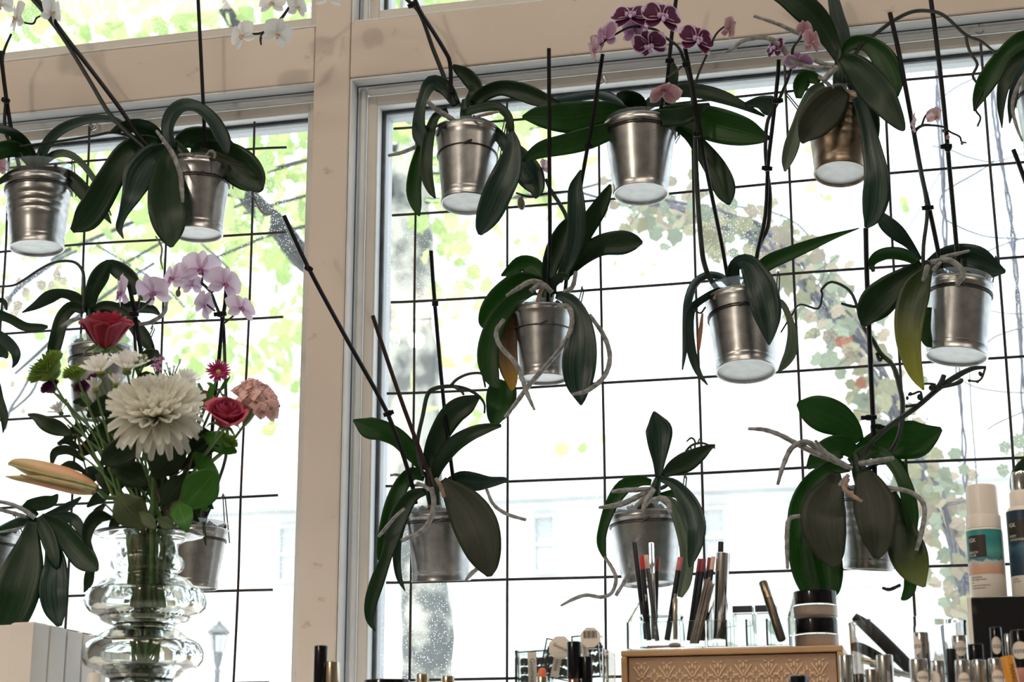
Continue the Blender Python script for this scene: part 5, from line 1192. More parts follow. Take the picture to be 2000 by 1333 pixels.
# ---------------------------------------------------------------- vase
YVZ = -.72
GLAS = M('clear_vase_glass', (.96, .985, .975), .0, trans=1, ior=1.45)
WATER = M('vase_water', (.93, .97, .94), .0, trans=1, ior=1.33)
vx = W(291, 1047, YVZ).x
def zpx(y, x=285, Y=YVZ): return ZW(x, y, Y)
tv = T(288, 1150, YVZ)
outer = [(1046, 106), (1049, 92), (1054, 74), (1062, 60), (1074, 57), (1085, 59), (1090, 66), (1098, 71), (1107, 71), (1115, 66), (1120, 58), (1124, 58), (1128, 68), (1132, 79), (1138, 86), (1146, 94), (1152, 105), (1162, 114), (1175, 118), (1188, 116), (1198, 106), (1203, 93), (1207, 87), (1214, 83), (1219, 71), (1222, 60), (1228, 59), (1233, 70), (1240, 82), (1246, 89), (1252, 100), (1260, 111), (1275, 117), (1290, 116), (1302, 108), (1308, 92), (1312, 81), (1320, 76), (1326, 62), (1332, 60), (1340, 72), (1352, 96), (1375, 113), (1400, 112), (1424, 96), (1438, 80)]
op = [(r*tv, zpx(y)) for y, r in outer]
op[-1] = (op[-1][0], ZR+.0005)
op = [(r, z) for r, z in op if z > ZR+.0004]
inner = []
for i, (r, z) in enumerate(op[:-1]):
    inner.append((max(r-.0024, .004), z-(.0012 if i > 1 else -.0008)))
inner = [(r, z) for r, z in inner if z > ZR+.008]+[(.02, ZR+.008), (0, ZR+.008)]
prof = [(0, ZR+.0005)]+list(reversed(op))+[(op[0][0]+.0006, op[0][1]+.001)]+inner
vz = thing('glass_vase', (vx, YVZ, ZR), 'clear glass vase of stacked bulging rings holding the bouquet', 'vase')
MB().lathe((vx, YVZ, 0), (0, 0, 1), prof, 72).build('vessel', GLAS, vz, sharp=60)
wl = zpx(1156)
wi = [(r+.0006, z) for r, z in inner if z < wl]
MB().lathe((vx, YVZ, 0), (0, 0, 1), [(0, wl)]+[(wi[0][0], wl)]+wi[:-1]+[(0, ZR+.0078)], 56).build('water', WATER, vz, sharp=60)

# ---------------------------------------------------------------- bouquet
FS = M('bouquet_stem_green', (.08, .17, .05), .45, a=(.13, .24, .075), scale=40)
FSB = M('bouquet_stem_brown', (.14, .10, .05), .5, a=(.10, .13, .05), scale=40)
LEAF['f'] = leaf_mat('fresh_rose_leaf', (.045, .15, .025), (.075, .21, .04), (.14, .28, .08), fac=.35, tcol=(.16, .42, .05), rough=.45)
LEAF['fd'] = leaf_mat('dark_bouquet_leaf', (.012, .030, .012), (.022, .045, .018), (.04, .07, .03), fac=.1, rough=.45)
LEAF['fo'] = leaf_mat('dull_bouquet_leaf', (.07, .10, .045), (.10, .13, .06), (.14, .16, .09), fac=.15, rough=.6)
brnd = random.Random(3)
def dp(d): return W(290, 1045, YVZ)+V((0, -d*.01, 0))
def stem(o, x, y, d, r=3.2, mat=FS, nx=None, name='stem', mid=None):
    nx = nx if nx is not None else 291+brnd.uniform(-40, 40); nx = 291+max(-42, min(42, (nx-291)*1.25)); nd = brnd.uniform(-2.2, 2.2)*(1-abs(nx-291)/60)
    k = (nx-291); bx = 283-k*brnd.uniform(-.9, .9)
    pts = [(x, y, r*.9)]
    if mid: pts.append((*mid, r))
    pts += [(x*.45+nx*.55, y*.45+1000*.55, r), (nx, 1050, r*1.15), (291+k*.9, 1115, r*1.2), (286+k*.95, 1224, r*1.25), (bx, 1325, r*1.25), (283+(bx-283)*1.2, 1405, r*1.25)]
    ds = [d]+([d*.7] if mid else [])+[d*.5+nd*.5, nd, nd, nd*.9, -nd*.5, -nd]
    cord(o, name, pts, YVZ, ds, mat, 8, 5)
def axis_frame(A):
    A = V(A).normalized(); X = A.orthogonal().normalized(); return X, A.cross(X), A
def up_axis(cam=0, right=0, up=1):
    return (CU*up+CR*right-CF*cam).normalized()
def rays(o, me, c, A, rings, L_, tiltn=0, name='petal'):
    X, Yv, A = axis_frame(A)
    off = root_loc(o)
    for n, th, f in rings:
        ph0 = brnd.uniform(0, 6.28)
        for k in range(n):
            ph = ph0+2*math.pi*k/n+brnd.uniform(-.06, .06); t = R(th+brnd.uniform(-5, 5)); q = X*math.cos(ph)+Yv*math.sin(ph)
            y = (A*math.cos(t)+q*math.sin(t)).normalized(); z = (A-y*A.dot(y))
            z = z.normalized() if z.length > .05 else -q
            x = y.cross(z)
            inst(name, me, o, basis(x, y, z, c-off+y*(.06*L_), L_*f*brnd.uniform(.92, 1.05)))
def flower_thing(name, label, x, y, d, cat='flower', group='flowers of the bouquet'):
    return thing(name, W(x, y, YVZ-d*.01), label, cat, group)
def rose(label, x, y, w, d, A, mat, matd, nx=None, h=1.0, n_out=5, flo=.50):
    o = flower_thing('rose', label, x, y+w*.45, d); t = T(x, y, YVZ-d*.01); s = w/2*t
    c = W(x, y+w*.36, YVZ-d*.01); X, Yv, Zv = axis_frame(A); off = root_loc(o)
    def pm(flare, key):
        kk = ('rose'+key, mat.name)
        if kk in PM: return PM[kk]
        b = MB(); nu, nv = 8, 8; vs = []
        for j in range(nv+1):
            tt = j/nv
            for i in range(nu+1):
                u = -1+2*i/nu; an = u*R(66)*(1-.25*tt**3)
                r = .22+.70*math.sin(min(1, tt*1.15)*math.pi*.5)**.8-.10*tt+flare*tt**4*(.75+.4*u*u)
                hh = tt*(1.28-.22*u*u)-flare*.42*tt**6*(1-.3*u*u)+.012*math.sin(u*5)*tt**3
                vs.append((math.sin(an)*r, math.cos(an)*r, hh))
        fs = [(j*(nu+1)+i, j*(nu+1)+i+1, (j+1)*(nu+1)+i+1, (j+1)*(nu+1)+i) for j in range(nv) for i in range(nu)]
        uv = [(i/nu, j/nv) for j in range(nv+1) for i in range(nu+1)]
        PM[kk] = b.add(vs, fs, uv).mesh('petal', mat if flare < .2 else matd, sharp=0); return PM[kk]
    ang = brnd.uniform(0, 6)
    for n, sc, hz, fl, key in [(3, .30, 1.02, 0, 'a'), (4, .50, 1.04, .02, 'b'), (4, .68, 1.03, .10, 'c'), (5, .84, .99, .22, 'd'), (n_out, .96, .92, flo, 'e%d' % int(flo*100))]:
        me = pm(fl, key)
        for k in range(n):
            a = ang+k*6.283/n+brnd.uniform(-.15, .15); ang += .5
            x2 = X*math.cos(a)+Yv*math.sin(a); y2 = Yv*math.cos(a)-X*math.sin(a)
            m = basis(x2*sc, y2*sc, Zv*hz*h*brnd.uniform(.95, 1.04), c-off, s); inst('petal', me, o, m)
    for k in range(5):
        a = k*1.257; q = X*math.cos(a)+Yv*math.sin(a); P = [c-Zv*s*.06, c+q*s*.5+Zv*s*.06, c+q*s*.82-Zv*s*.12, c+q*s*1.0-Zv*s*.42]
        MB().tube(P, [s*.14, s*.10, s*.06, s*.01], 6).build('sepal', FS, o)
    MB().ell(c-Zv*s*.1, (s*.24, s*.24, s*.2), (X, Yv, Zv), 10, 6).build('hip', FS, o)
    q = W(x, y+w*.36, YVZ-d*.01)-Zv*s*.22
    stem(o, x+(-Zv).dot(CR)*s*.22/t, y+w*.36+8, d, 3.6, FS, nx)
    return o
REDP = petal_mat('crimson_rose_petal', (.30, .003, .022), (.38, .010, .045), (.46, .04, .09), fac=.2)
REDD = petal_mat('crimson_outer_petal', (.26, .003, .02), (.36, .012, .045), (.44, .06, .10), fac=.2)
PNKP = petal_mat('pink_rose_petal', (.38, .012, .065), (.48, .045, .13), (.54, .10, .18), fac=.24)
PNKD = petal_mat('pink_outer_petal', (.34, .012, .06), (.44, .04, .11), (.52, .12, .17), fac=.24)
rose('large crimson rose standing highest in the bouquet', 206, 648, 92, 3, up_axis(.02, .04), REDP, REDD, 275, 1.18, 5, .36)
rose('pink-red rose at the right of the bouquet, below the salmon carnation', 438, 806, 72, 6, up_axis(.55, .25), PNKP, PNKD, 318, 1.1, 4)
rose('small dark red rose bud behind the big white chrysanthemum', 390, 778, 40, 0, up_axis(.2, .3), REDP, REDD, 305, 1.2, 3)

MUMP = petal_mat('white_chrysanthemum_petal', (.82, .78, .64), (.86, .85, .80), fac=.35, tcol=(.85, .85, .75))
DAIP = petal_mat('white_daisy_petal', (.80, .80, .74), (.86, .86, .84), fac=.4)
YEL = M('yellow_green_disc', (.42, .42, .06), .7, a=(.55, .50, .10), scale=400, bump=.5)
o = flower_thing('chrysanthemum', 'big white chrysanthemum in the middle of the bouquet, lower petals drooping', 305, 815, 8)
c = W(306, 812, YVZ-.08); L_ = 92*T(306, 812, YVZ-.08)
me = petal_mesh('mum', MUMP, .24, base=.45, cup=.6, bend=-.22, nu=4, nv=7, peak=.66, tip=.05)
me2 = petal_mesh('mumo', MUMP, .24, base=.45, cup=.5, bend=.25, nu=4, nv=7, peak=.66, tip=.05)
A = up_axis(.45, .05)
rays(o, me, c, A, [(5, 4, .42), (9, 12, .50), (13, 22, .60), (16, 35, .70), (20, 48, .80), (24, 62, .88), (26, 74, .95), (24, 84, 1.0)], L_)
rays(o, me2, c, A, [(24, 90, 1.0), (20, 106, .98), (12, 124, .9)], L_)
stem(o, 306, 830, 6, 4, FS, 295)
MB().ell(c-A*.002, (.012, .012, .010), axis_frame(A), 10, 6).build('flower_centre', M('cream_flower_centre', (.70, .66, .44), .7), o)
MB().ell(c-A*.016, (.016, .016, .010), axis_frame(A), 10, 6).build('calyx', FS, o)
def daisy(label, x, y, r, d, A, n=(16, 14), nx=None, mat=None, cen=None, name='daisy', wid=.26, th=(62, 82), bend=-.12):
    o = flower_thing(name, label, x, y, d); c = W(x, y, YVZ-d*.01); L_ = r*T(x, y, YVZ-d*.01); m = mat or DAIP
    me = petal_mesh(name, m, wid, base=.4, cup=.3, bend=bend, nu=2, nv=6, peak=.66, tip=.045)
    rays(o, me, c, A, [(n[0], th[0], .85), (n[1], th[1], 1.0)], L_)
    X, Yv, Zv = axis_frame(A)
    MB().ell(c+Zv*L_*.10, (L_*.26, L_*.26, L_*.14), (X, Yv, Zv), 12, 6).build('flower_centre', cen or YEL, o)
    MB().ell(c-Zv*L_*.12, (L_*.22, L_*.22, L_*.16), (X, Yv, Zv), 10, 6).build('calyx', FS, o)
    stem(o, x, y+r*.1, d, 2.6, FS, nx)
    return o
daisy('white daisy under the crimson rose, left of two side by side', 197, 728, 42, 6, up_axis(.35, -.2), th=(40, 66))
daisy('white daisy under the crimson rose, right of two side by side', 248, 722, 44, 5, up_axis(.25, .15), th=(40, 66))
daisy('small half-open white daisy on the left flank of the bouquet', 187, 762, 28, 5, up_axis(.1, -.1), (10, 9), th=(24, 48))
daisy('small half-open white daisy below the pair under the rose', 226, 752, 26, 6, up_axis(.2, .1), (10, 8), th=(28, 52))
daisy('closed white daisy bud just left of the big white chrysanthemum', 227, 800, 21, 7, up_axis(.3, 0), (9, 7), th=(14, 26))
daisy('white daisy behind the upper right edge of the big chrysanthemum', 362, 752, 36, 1, up_axis(.25, .2), th=(38, 62))
daisy('white daisy low on the left flank among green stems', 118, 806, 26, 2, up_axis(.3, -.5), (10, 9), th=(40, 66))
CRIM = petal_mat('crimson_aster_petal', (.36, .012, .10), (.46, .03, .16), (.50, .10, .26), fac=.25)
daisy('crimson aster with yellow centre standing alone at the upper right', 427, 728, 24, 2, up_axis(.95, .1, .5), (22, 22), 320, CRIM, YEL, 'aster', .2, (55, 80))
SALM = petal_mat('salmon_carnation_petal', (.74, .32, .28), (.80, .44, .39), (.84, .56, .52), fac=.35)
o = flower_thing('carnation', 'salmon pink carnation at the far right of the bouquet', 492, 800, 3)
c = W(490, 797, YVZ-.03); L_ = 50*T(496, 793, YVZ-.03); A = up_axis(.2, .75)
me = petal_mesh('carn', SALM, .85, base=.25, cup=.05, bend=.05, ruffle=.17, nu=20, nv=8, peak=.80)
rays(o, me, c, A, [(5, 8, .95), (8, 20, 1.0), (10, 33, 1.02), (11, 46, 1.02), (9, 60, .98), (6, 74, .9)], L_)
cord(o, 'calyx', [(497, 793, 11), (490, 802, 12), (483, 818, 9), (476, 832, 4)], YVZ, (3, 3), FS, 10)
stem(o, 476, 832, 3, 3.2, FS, 325, mid=(440, 880))
def pom(label, x, y, r, d, A, cola, colb, sq=.55, n=150, nx=None):
    o = flower_thing('button_chrysanthemum', label, x, y, d); c = W(x, y, YVZ-d*.01); L_ = r*T(x, y, YVZ-d*.01)
    X, Yv, Zv = axis_frame(A); b = MB()
    for i in range(n):
        cz = 1-i/n*1.15; a = i*2.39996; sr = math.sqrt(max(0, 1-cz*cz))
        dv = (X*math.cos(a)*sr+Yv*math.sin(a)*sr+Zv*cz*sq); q = c+dv*L_*.62; e = c+(dv+Zv*.12).normalized()*L_*(.75+.25*sr)*brnd.uniform(.92, 1.04)*(1 if sr > .3 else .8)
        b.tube([q, (q+e)/2, e], [L_*.05, L_*.06, L_*.018], 4)
    m = thin('pom_petal', cola, .25, .6, None, .3, a=colb, scale=90)
    b.build('petals', m, o, kind='stuff')
    MB().ell(c, (L_*.66, L_*.66, L_*.45), (X, Yv, Zv), 12, 7).build('flower_centre', m, o)
    MB().ell(c-Zv*L_*.35, (L_*.4, L_*.4, L_*.22), (X, Yv, Zv), 10, 6).build('calyx', FS, o)
    stem(o, x+3, y+r*.3, d, 2.6, FS, nx); return o
pom('large green button chrysanthemum at the upper left, tilted outward', 94, 722, 44, 4, up_axis(.2, -.75, .8), (.20, .34, .05), (.30, .44, .08), .4, 210)
pom('smaller green button chrysanthemum beside the white daisies', 148, 730, 28, 5, up_axis(.3, -.3), (.18, .30, .05), (.28, .40, .08), .45, 130)
pom('green button chrysanthemum low at the right beside the pink rose', 446, 862, 22, 3, up_axis(.2, .8), (.20, .40, .05), (.28, .48, .08), .45, 110)
pom('purple button flower at the far left below the green button chrysanthemum', 99, 757, 22, 3, up_axis(.3, -.7), (.12, .012, .09), (.20, .03, .15), .7, 110)
pom('dark purple button flower under the smaller green button chrysanthemum', 163, 757, 21, 2, up_axis(.2, -.4), (.10, .01, .07), (.17, .025, .12), .7, 110)
pom('dark purple button flower deep behind the half-open daisy', 188, 742, 19, 0, up_axis(.2, 0), (.10, .01, .07), (.17, .025, .12), .7, 90)
def cluster(label, pts, d, col, colb, name='statice', r=9):
    x0 = sum(p[0] for p in pts)/len(pts); y0 = max(p[1] for p in pts)
    o = flower_thing(name, label, x0, y0, d)
    m = thin(name+'_petal', col, .3, .6, None, .3, a=colb, scale=60); me = petal_mesh(name, m, .55, base=.4, cup=.3, bend=-.1, nu=2, nv=4)
    for x, y in pts:
        c = W(x, y, YVZ-d*.01-brnd.uniform(-.01, .01)); rays(o, me, c, up_axis(brnd.uniform(.2, 1), brnd.uniform(-.5, .5)), [(4, 25, .9), (6, 65, 1)], r*T(x, y, YVZ), name='petal')
        cord(o, 'stalk', [(x, y, 1.4), ((x+x0)/2, (y+y0)/2+10, 1.4), (x0, y0+26, 1.6)], YVZ, (d, d*.6), FS, 6, 3)
    stem(o, x0, y0+24, d*.6, 2.2); return o
cluster('lilac-pink statice cluster right of the white daisies, upper of two', [(303, 706), (312, 714), (300, 718), (316, 704), (308, 724)], 4, (.52, .24, .48), (.62, .38, .58))
cluster('lilac-pink statice cluster above the big chrysanthemum, lower of two', [(305, 742), (316, 738), (298, 750), (312, 752), (322, 744), (306, 760)], 4, (.50, .16, .38), (.60, .30, .52))
cluster('small greenish-cream filler flower tuft just under the crimson rose', [(262, 698), (272, 702), (256, 706), (282, 698), (268, 712), (286, 708)], 4, (.34, .36, .20), (.46, .46, .28), 'filler_flower', 7)
cluster('tiny white filler flowers at the right above the daisies', [(326, 712), (332, 722), (340, 718), (322, 726), (352, 706)], 3, (.62, .64, .58), (.72, .72, .66), 'filler_flower', 5)
# lily bud
LILY = M('salmon_lily_bud', (.60, .26, .15), .45, a=(.42, .40, .18), scale=26, lo=.30, hi=.72)
LILYG = M('lily_bud_green_ridge', (.20, .24, .09), .5, a=(.34, .34, .14), scale=60)
o = flower_thing('lily', 'closed salmon and green lily bud pointing left out of the bouquet', 188, 955, 9)
cord(o, 'tepal', [(190, 955, 8), (168, 950, 17), (135, 938, 22), (95, 925, 21), (55, 912, 16), (30, 905, 9), (16, 907, 3)], YVZ, (8, 9), LILY, 14, 5)
cord(o, 'tepal', [(182, 960, 8), (150, 955, 12), (110, 946, 12), (65, 938, 9), (30, 934, 5), (10, 931, 1)], YVZ, (9, 10), LILY, 12, 5)
for pl in ([(188, 952, 3), (150, 941, 4), (100, 930, 4), (50, 918, 3), (18, 908, 1.5)], [(186, 958, 3), (150, 951, 3), (100, 941, 3), (40, 928, 2)]):
    cord(o, 'ridge', pl, YVZ, (10.6, 10.4), LILYG, 8, 4)
stem(o, 190, 956, 8, 5, FS, 275, mid=(208, 972))
# foliage
def sprig(label, x, y, rows, d=4, nx=None, extra=()):
    o = thing('foliage_sprig', W(x, y, YVZ-d*.01), label, 'foliage', 'greenery of the bouquet')
    for st, dd, m, *kw in rows:
        leaf(o, st, YVZ, dd, m, **(kw[0] if kw else {'fold': .2}))
        cord(o, 'leaf_stalk', [(st[0][0], st[0][1], 2), ((st[0][0]+x)/2, (st[0][1]+y)/2, 2), (x, y, 2)], YVZ, (dd[0], d), FSB, 6, 2)
    stem(o, x, y, d, 3.2, FSB, nx); return o
sprig('bright green rose leaves at the right, the broad one lit from behind', 350, 980, [([(358, 996, 4), (375, 975, 26), (395, 952, 37), (412, 932, 23), (423, 921, 3)], (6, 8), 'f'), ([(350, 982, 5), (354, 1000, 21), (360, 1018, 18), (365, 1041, 2)], (8, 10), 'f'), ([(378, 885, 4), (397, 905, 16), (415, 935, 15), (420, 962, 3)], (4, 5), 'f'), ([(372, 990, 3), (392, 985, 9), (405, 998, 3)], (3, 3), 'f')], 5, 315)
sprig('dull grey-green leaf curling over the left of the vase rim', 284, 1028, [([(286, 1032, 4), (268, 1012, 25), (250, 994, 33), (238, 976, 18), (231, 966, 3)], (7, 9), 'fo'), ([(274, 1001, 3), (290, 1018, 13), (304, 1034, 3)], (8, 9), 'fo'), ([(308, 1014, 3), (323, 1022, 13), (340, 1031, 3)], (8, 8), 'fo')], 5, 280)
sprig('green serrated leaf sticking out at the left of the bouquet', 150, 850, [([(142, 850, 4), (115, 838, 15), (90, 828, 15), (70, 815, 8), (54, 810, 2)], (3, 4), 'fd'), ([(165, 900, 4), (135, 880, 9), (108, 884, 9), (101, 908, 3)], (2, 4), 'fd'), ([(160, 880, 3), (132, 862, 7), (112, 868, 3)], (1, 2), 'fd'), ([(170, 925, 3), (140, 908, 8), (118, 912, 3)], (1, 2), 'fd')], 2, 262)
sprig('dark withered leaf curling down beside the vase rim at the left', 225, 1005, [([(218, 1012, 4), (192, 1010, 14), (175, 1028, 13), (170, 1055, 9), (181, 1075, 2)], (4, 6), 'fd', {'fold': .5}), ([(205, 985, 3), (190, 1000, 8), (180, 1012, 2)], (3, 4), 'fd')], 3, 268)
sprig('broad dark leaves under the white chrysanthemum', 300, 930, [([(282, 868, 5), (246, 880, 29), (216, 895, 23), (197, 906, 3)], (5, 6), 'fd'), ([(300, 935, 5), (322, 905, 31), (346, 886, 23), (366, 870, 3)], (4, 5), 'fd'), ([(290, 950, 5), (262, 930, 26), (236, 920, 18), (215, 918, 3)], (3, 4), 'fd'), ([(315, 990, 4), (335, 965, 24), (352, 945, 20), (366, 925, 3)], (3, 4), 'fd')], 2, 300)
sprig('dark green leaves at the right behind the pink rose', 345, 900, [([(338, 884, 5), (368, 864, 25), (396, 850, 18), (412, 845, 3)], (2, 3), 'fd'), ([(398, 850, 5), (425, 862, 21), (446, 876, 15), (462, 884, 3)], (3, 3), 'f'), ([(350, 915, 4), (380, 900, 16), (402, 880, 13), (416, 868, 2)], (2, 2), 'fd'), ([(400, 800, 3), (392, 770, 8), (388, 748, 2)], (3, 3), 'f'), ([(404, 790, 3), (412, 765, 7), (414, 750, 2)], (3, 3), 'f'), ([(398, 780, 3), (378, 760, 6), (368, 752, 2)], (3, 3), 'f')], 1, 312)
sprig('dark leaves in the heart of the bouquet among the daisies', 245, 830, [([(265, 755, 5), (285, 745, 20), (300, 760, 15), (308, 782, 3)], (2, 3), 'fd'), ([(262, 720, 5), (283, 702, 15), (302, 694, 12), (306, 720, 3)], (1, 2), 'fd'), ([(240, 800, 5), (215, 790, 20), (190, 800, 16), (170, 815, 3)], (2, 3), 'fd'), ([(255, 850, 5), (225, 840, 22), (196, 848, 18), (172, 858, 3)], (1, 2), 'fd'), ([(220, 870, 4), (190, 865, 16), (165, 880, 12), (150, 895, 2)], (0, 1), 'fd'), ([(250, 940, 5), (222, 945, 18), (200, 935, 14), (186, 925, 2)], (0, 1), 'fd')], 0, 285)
sprig('small green aster leaves round the stem of the lone crimson aster', 430, 760, [([(430, 762, 2), (440, 748, 4), (450, 735, 1)], (2, 2), 'f'), ([(428, 765, 2), (436, 756, 4), (444, 752, 1)], (2, 2), 'f'), ([(424, 762, 2), (412, 752, 4), (404, 748, 1)], (2, 2), 'f'), ([(432, 770, 2), (442, 778, 4), (448, 790, 1)], (2, 2), 'f')], 2, 322)
rows = []
for x, y, a, L_ in [(170, 835, 200, 52), (195, 915, 215, 58), (215, 960, 205, 50), (240, 1000, 230, 44), (205, 870, 170, 46), (345, 985, 330, 50), (352, 940, 10, 60), (330, 850, 60, 46), (375, 965, 335, 46), (300, 1000, 265, 40), (255, 905, 190, 60), (310, 925, 290, 46), (180, 790, 160, 40), (225, 830, 120, 44), (395, 880, 20, 40), (280, 960, 100, 52)]:
    ca, sa = math.cos(R(a)), -math.sin(R(a)); w = L_*.27
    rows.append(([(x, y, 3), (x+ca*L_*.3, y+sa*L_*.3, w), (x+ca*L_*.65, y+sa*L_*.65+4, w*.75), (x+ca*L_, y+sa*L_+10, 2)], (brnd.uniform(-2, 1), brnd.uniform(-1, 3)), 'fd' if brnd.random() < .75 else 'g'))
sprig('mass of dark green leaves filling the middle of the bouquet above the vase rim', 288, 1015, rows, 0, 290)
o = thing('foliage_sprig', W(200, 900, YVZ), 'bundle of thin bare green stalks fanning through the left of the bouquet', 'foliage', 'greenery of the bouquet')
for x, y in [(112, 770), (128, 780), (140, 752), (152, 790), (168, 800), (180, 830), (205, 800), (215, 850), (132, 830), (240, 870), (330, 800), (345, 830), (360, 850), (372, 905), (384, 930), (398, 905), (410, 890), (160, 850), (148, 880), (270, 900), (285, 880), (310, 870)]:
    stem(o, x, y, brnd.uniform(-2, 4), brnd.uniform(1.6, 2.6), FS if brnd.random() < .7 else FSB)
# ---------------------------------------------------------------- writing
def text_geo(s, size):
    cu = bpy.data.curves.new('lettering', 'FONT'); cu.body = s; cu.size = size; cu.extrude = 0; cu.align_x = 'LEFT'; cu.resolution_u = 3
    ob = bpy.data.objects.new('lettering', cu); COL.objects.link(ob)
    dg = bpy.context.evaluated_depsgraph_get(); dg.update()
    me = bpy.data.meshes.new_from_object(ob.evaluated_get(dg))
    vs = [v.co.copy() for v in me.vertices]; fs = [tuple(p.vertices) for p in me.polygons]
    bpy.data.objects.remove(ob); bpy.data.curves.remove(cu); bpy.data.meshes.remove(me)
    return vs, fs
def text_flat(parent, s, size, o, X, Y_, mat, sx=1.0, center=False):
    vs, fs = text_geo(s, size)
    cx = (max(v.x for v in vs)+min(v.x for v in vs))/2 if center else 0
    return MB().add([V(o)+X*((v.x-cx)*sx)+Y_*v.y for v in vs], fs).build('lettering', mat, parent, smooth=False)
def cyl_dirs(c):
    f = CAM-V(c); f.z = 0; f.normalize(); return f, V((0, 0, 1)).cross(f)
def text_round(parent, s, size, c, r, a0, z, mat, sx=1.0):
    """lettering wrapped round a cylinder of axis c; a0 in radians, 0 faces the camera"""
    vs, fs = text_geo(s, size); f, sd = cyl_dirs(c); out = []
    for v in vs:
        a = a0+v.x*sx/r; out.append(V((c[0], c[1], z+v.y))+(f*math.cos(a)+sd*math.sin(a))*r)
    return MB().add(out, fs).build('lettering', mat, parent, smooth=False)
def patch_round(parent, name, c, r, a0, a1, z0, z1, mat, n=16, oval=False):
    f, sd = cyl_dirs(c); b = MB(); vs = []; uv = []
    for j in range(9):
        for i in range(n+1):
            u, w = i/n, j/8
            if oval:
                rr = w; th = u*2*math.pi; uu, ww = .5+.5*rr*math.cos(th), .5+.5*rr*math.sin(th)
            else: uu, ww = u, w
            a = a0+(a1-a0)*uu; vs.append(V((c[0], c[1], z0+(z1-z0)*ww))+(f*math.cos(a)+sd*math.sin(a))*r); uv.append((uu, ww))
    fs = [(j*(n+1)+i, j*(n+1)+i+1, (j+1)*(n+1)+i+1, (j+1)*(n+1)+i) for j in range(8) for i in range(n)]
    return b.add(vs, fs, uv).build(name, mat, parent, sharp=0)

INKK = M('black_print', (.015, .015, .015), .6)
INKW = M('white_print', (.80, .79, .76), .6)
CHROME = M('polished_silver_cap', (.74, .73, .70), .10, metal=1)
CHROMEG = M('polished_gold_cap', (.74, .62, .44), .14, metal=1)
COPPER = M('rose_copper_band', (.62, .34, .26), .2, metal=1)
BLK = M('glossy_black_plastic', (.005, .005, .006), .14, spec=.35)
BLKM = M('matt_black_plastic', (.008, .008, .009), .42, spec=.3)
PAPER = M('cream_sticker', (.74, .67, .60), .6)
ACR = M('clear_acrylic', (.93, .96, .955), .01, trans=1, ior=1.42)
CLEAR = M('clear_pot_glass', (.90, .935, .94), .01, trans=1, ior=1.4)

def can(name, label, cat, cx, ytop, wpx, Y, segs, group=None, zb=None, sides=32, rnd_top=.08):
    """upright cosmetic: segs = [(part name, material, bottom fraction, top fraction, radius factor)]"""
    c = W(cx, ytop, Y); t = T(cx, ytop, Y); zb = ZR+.0005 if zb is None else zb; H = c.z-zb; r = wpx/2*t
    o = thing(name, V((c.x, Y, zb)), label, cat, group)
    for nm, mt, a, b_, k in segs:
        R_ = r*k; h0, h1 = zb+H*a, zb+H*b_; e = min(R_*rnd_top*2, (h1-h0)*.2)
        MB().lathe((c.x, Y, 0), (0, 0, 1), [(0, h0), (R_*.97, h0), (R_, h0+e*.4), (R_, h1-e), (R_-e*.3, h1-e*.3), (R_-e, h1), (0, h1)], sides).build(nm, mt, o)
    return o, V((c.x, Y, zb)), r, c.z, t
def sticker(o, c, r, zc, h, w, off, txt='Tester', ts=None):
    a = off
    patch_round(o, 'sticker', c, r*1.012, a-w/2/r, a+w/2/r, zc-h/2, zc+h/2, PAPER, 24, oval=True)
    if txt:
        ts = ts or h*.40; wid = ts*.50*len(txt)
        text_round(o, txt, ts, c, r*1.024, a-wid/2/r, zc-ts*.35, INKK)

# ---------------------------------------------------------------- white boxes at the left
CARD = M('white_carton', (.80, .76, .71), .6, a=(.76, .72, .67), scale=14)
YW = -.74
rowx, rowy = V((math.cos(R(84.8)), math.sin(R(84.8)), 0)), V((-math.sin(R(84.8)), math.cos(R(84.8)), 0))
p0 = W(66, 1216, YW); zt = p0.z
wb = .040
wid = [.0345, .0360, .0350, .0290, .0290]
names = ['white carton nearest the camera in the row at the lower left, its broad face showing', 'second white carton in the row behind the nearest one', 'third white carton in the row, in the middle', 'fourth white carton in the row', 'last white carton in the row, half behind the glass vase']
s_ = 0.0
for i in range(5):
    a = p0+rowx*(s_+.0012); cen = a+rowx*(wid[i]/2-.0012)+rowy*.0158; cen.z = (zt+ZC)/2
    cen.z = (zt-.001*i+ZR+.0005)/2
    b = MB().box(cen, (wid[i]/2-.0012, .0156, (zt-.001*i-ZR-.0005)/2), (rowx, rowy, V((0, 0, 1))))
    o = tag(b.build('carton', CARD, None, False, bevel=.0012), names[i], 'box', 'white cartons in a row')
    sm = MB().box(cen+V((0, 0, (zt-ZR)/2+.0002)), (wid[i]/2-.003, .013, .0004), (rowx, rowy, V((0, 0, 1)))); sm.build('lid_flap', CARD, o, False)
    s_ += wid[i]
q = p0+rowx*.022+rowy*.051; q = V((q.x, q.y, (zt+ZR)/2))
tag(MB().box(q, (.016, .018, (zt-ZR)/2-.001), (rowx, rowy, V((0, 0, 1)))).build('carton', CARD, None, False, bevel=.0012), 'white carton at the very left edge, set back beside the row', 'box', 'white cartons in a row')
can('jar_cap', 'small white screw cap in front of the glass vase foot', 'cap', 184, 1316, 26, -.80, [('cap', M('white_plastic', (.78, .76, .70), .4), 0, 1, 1)])

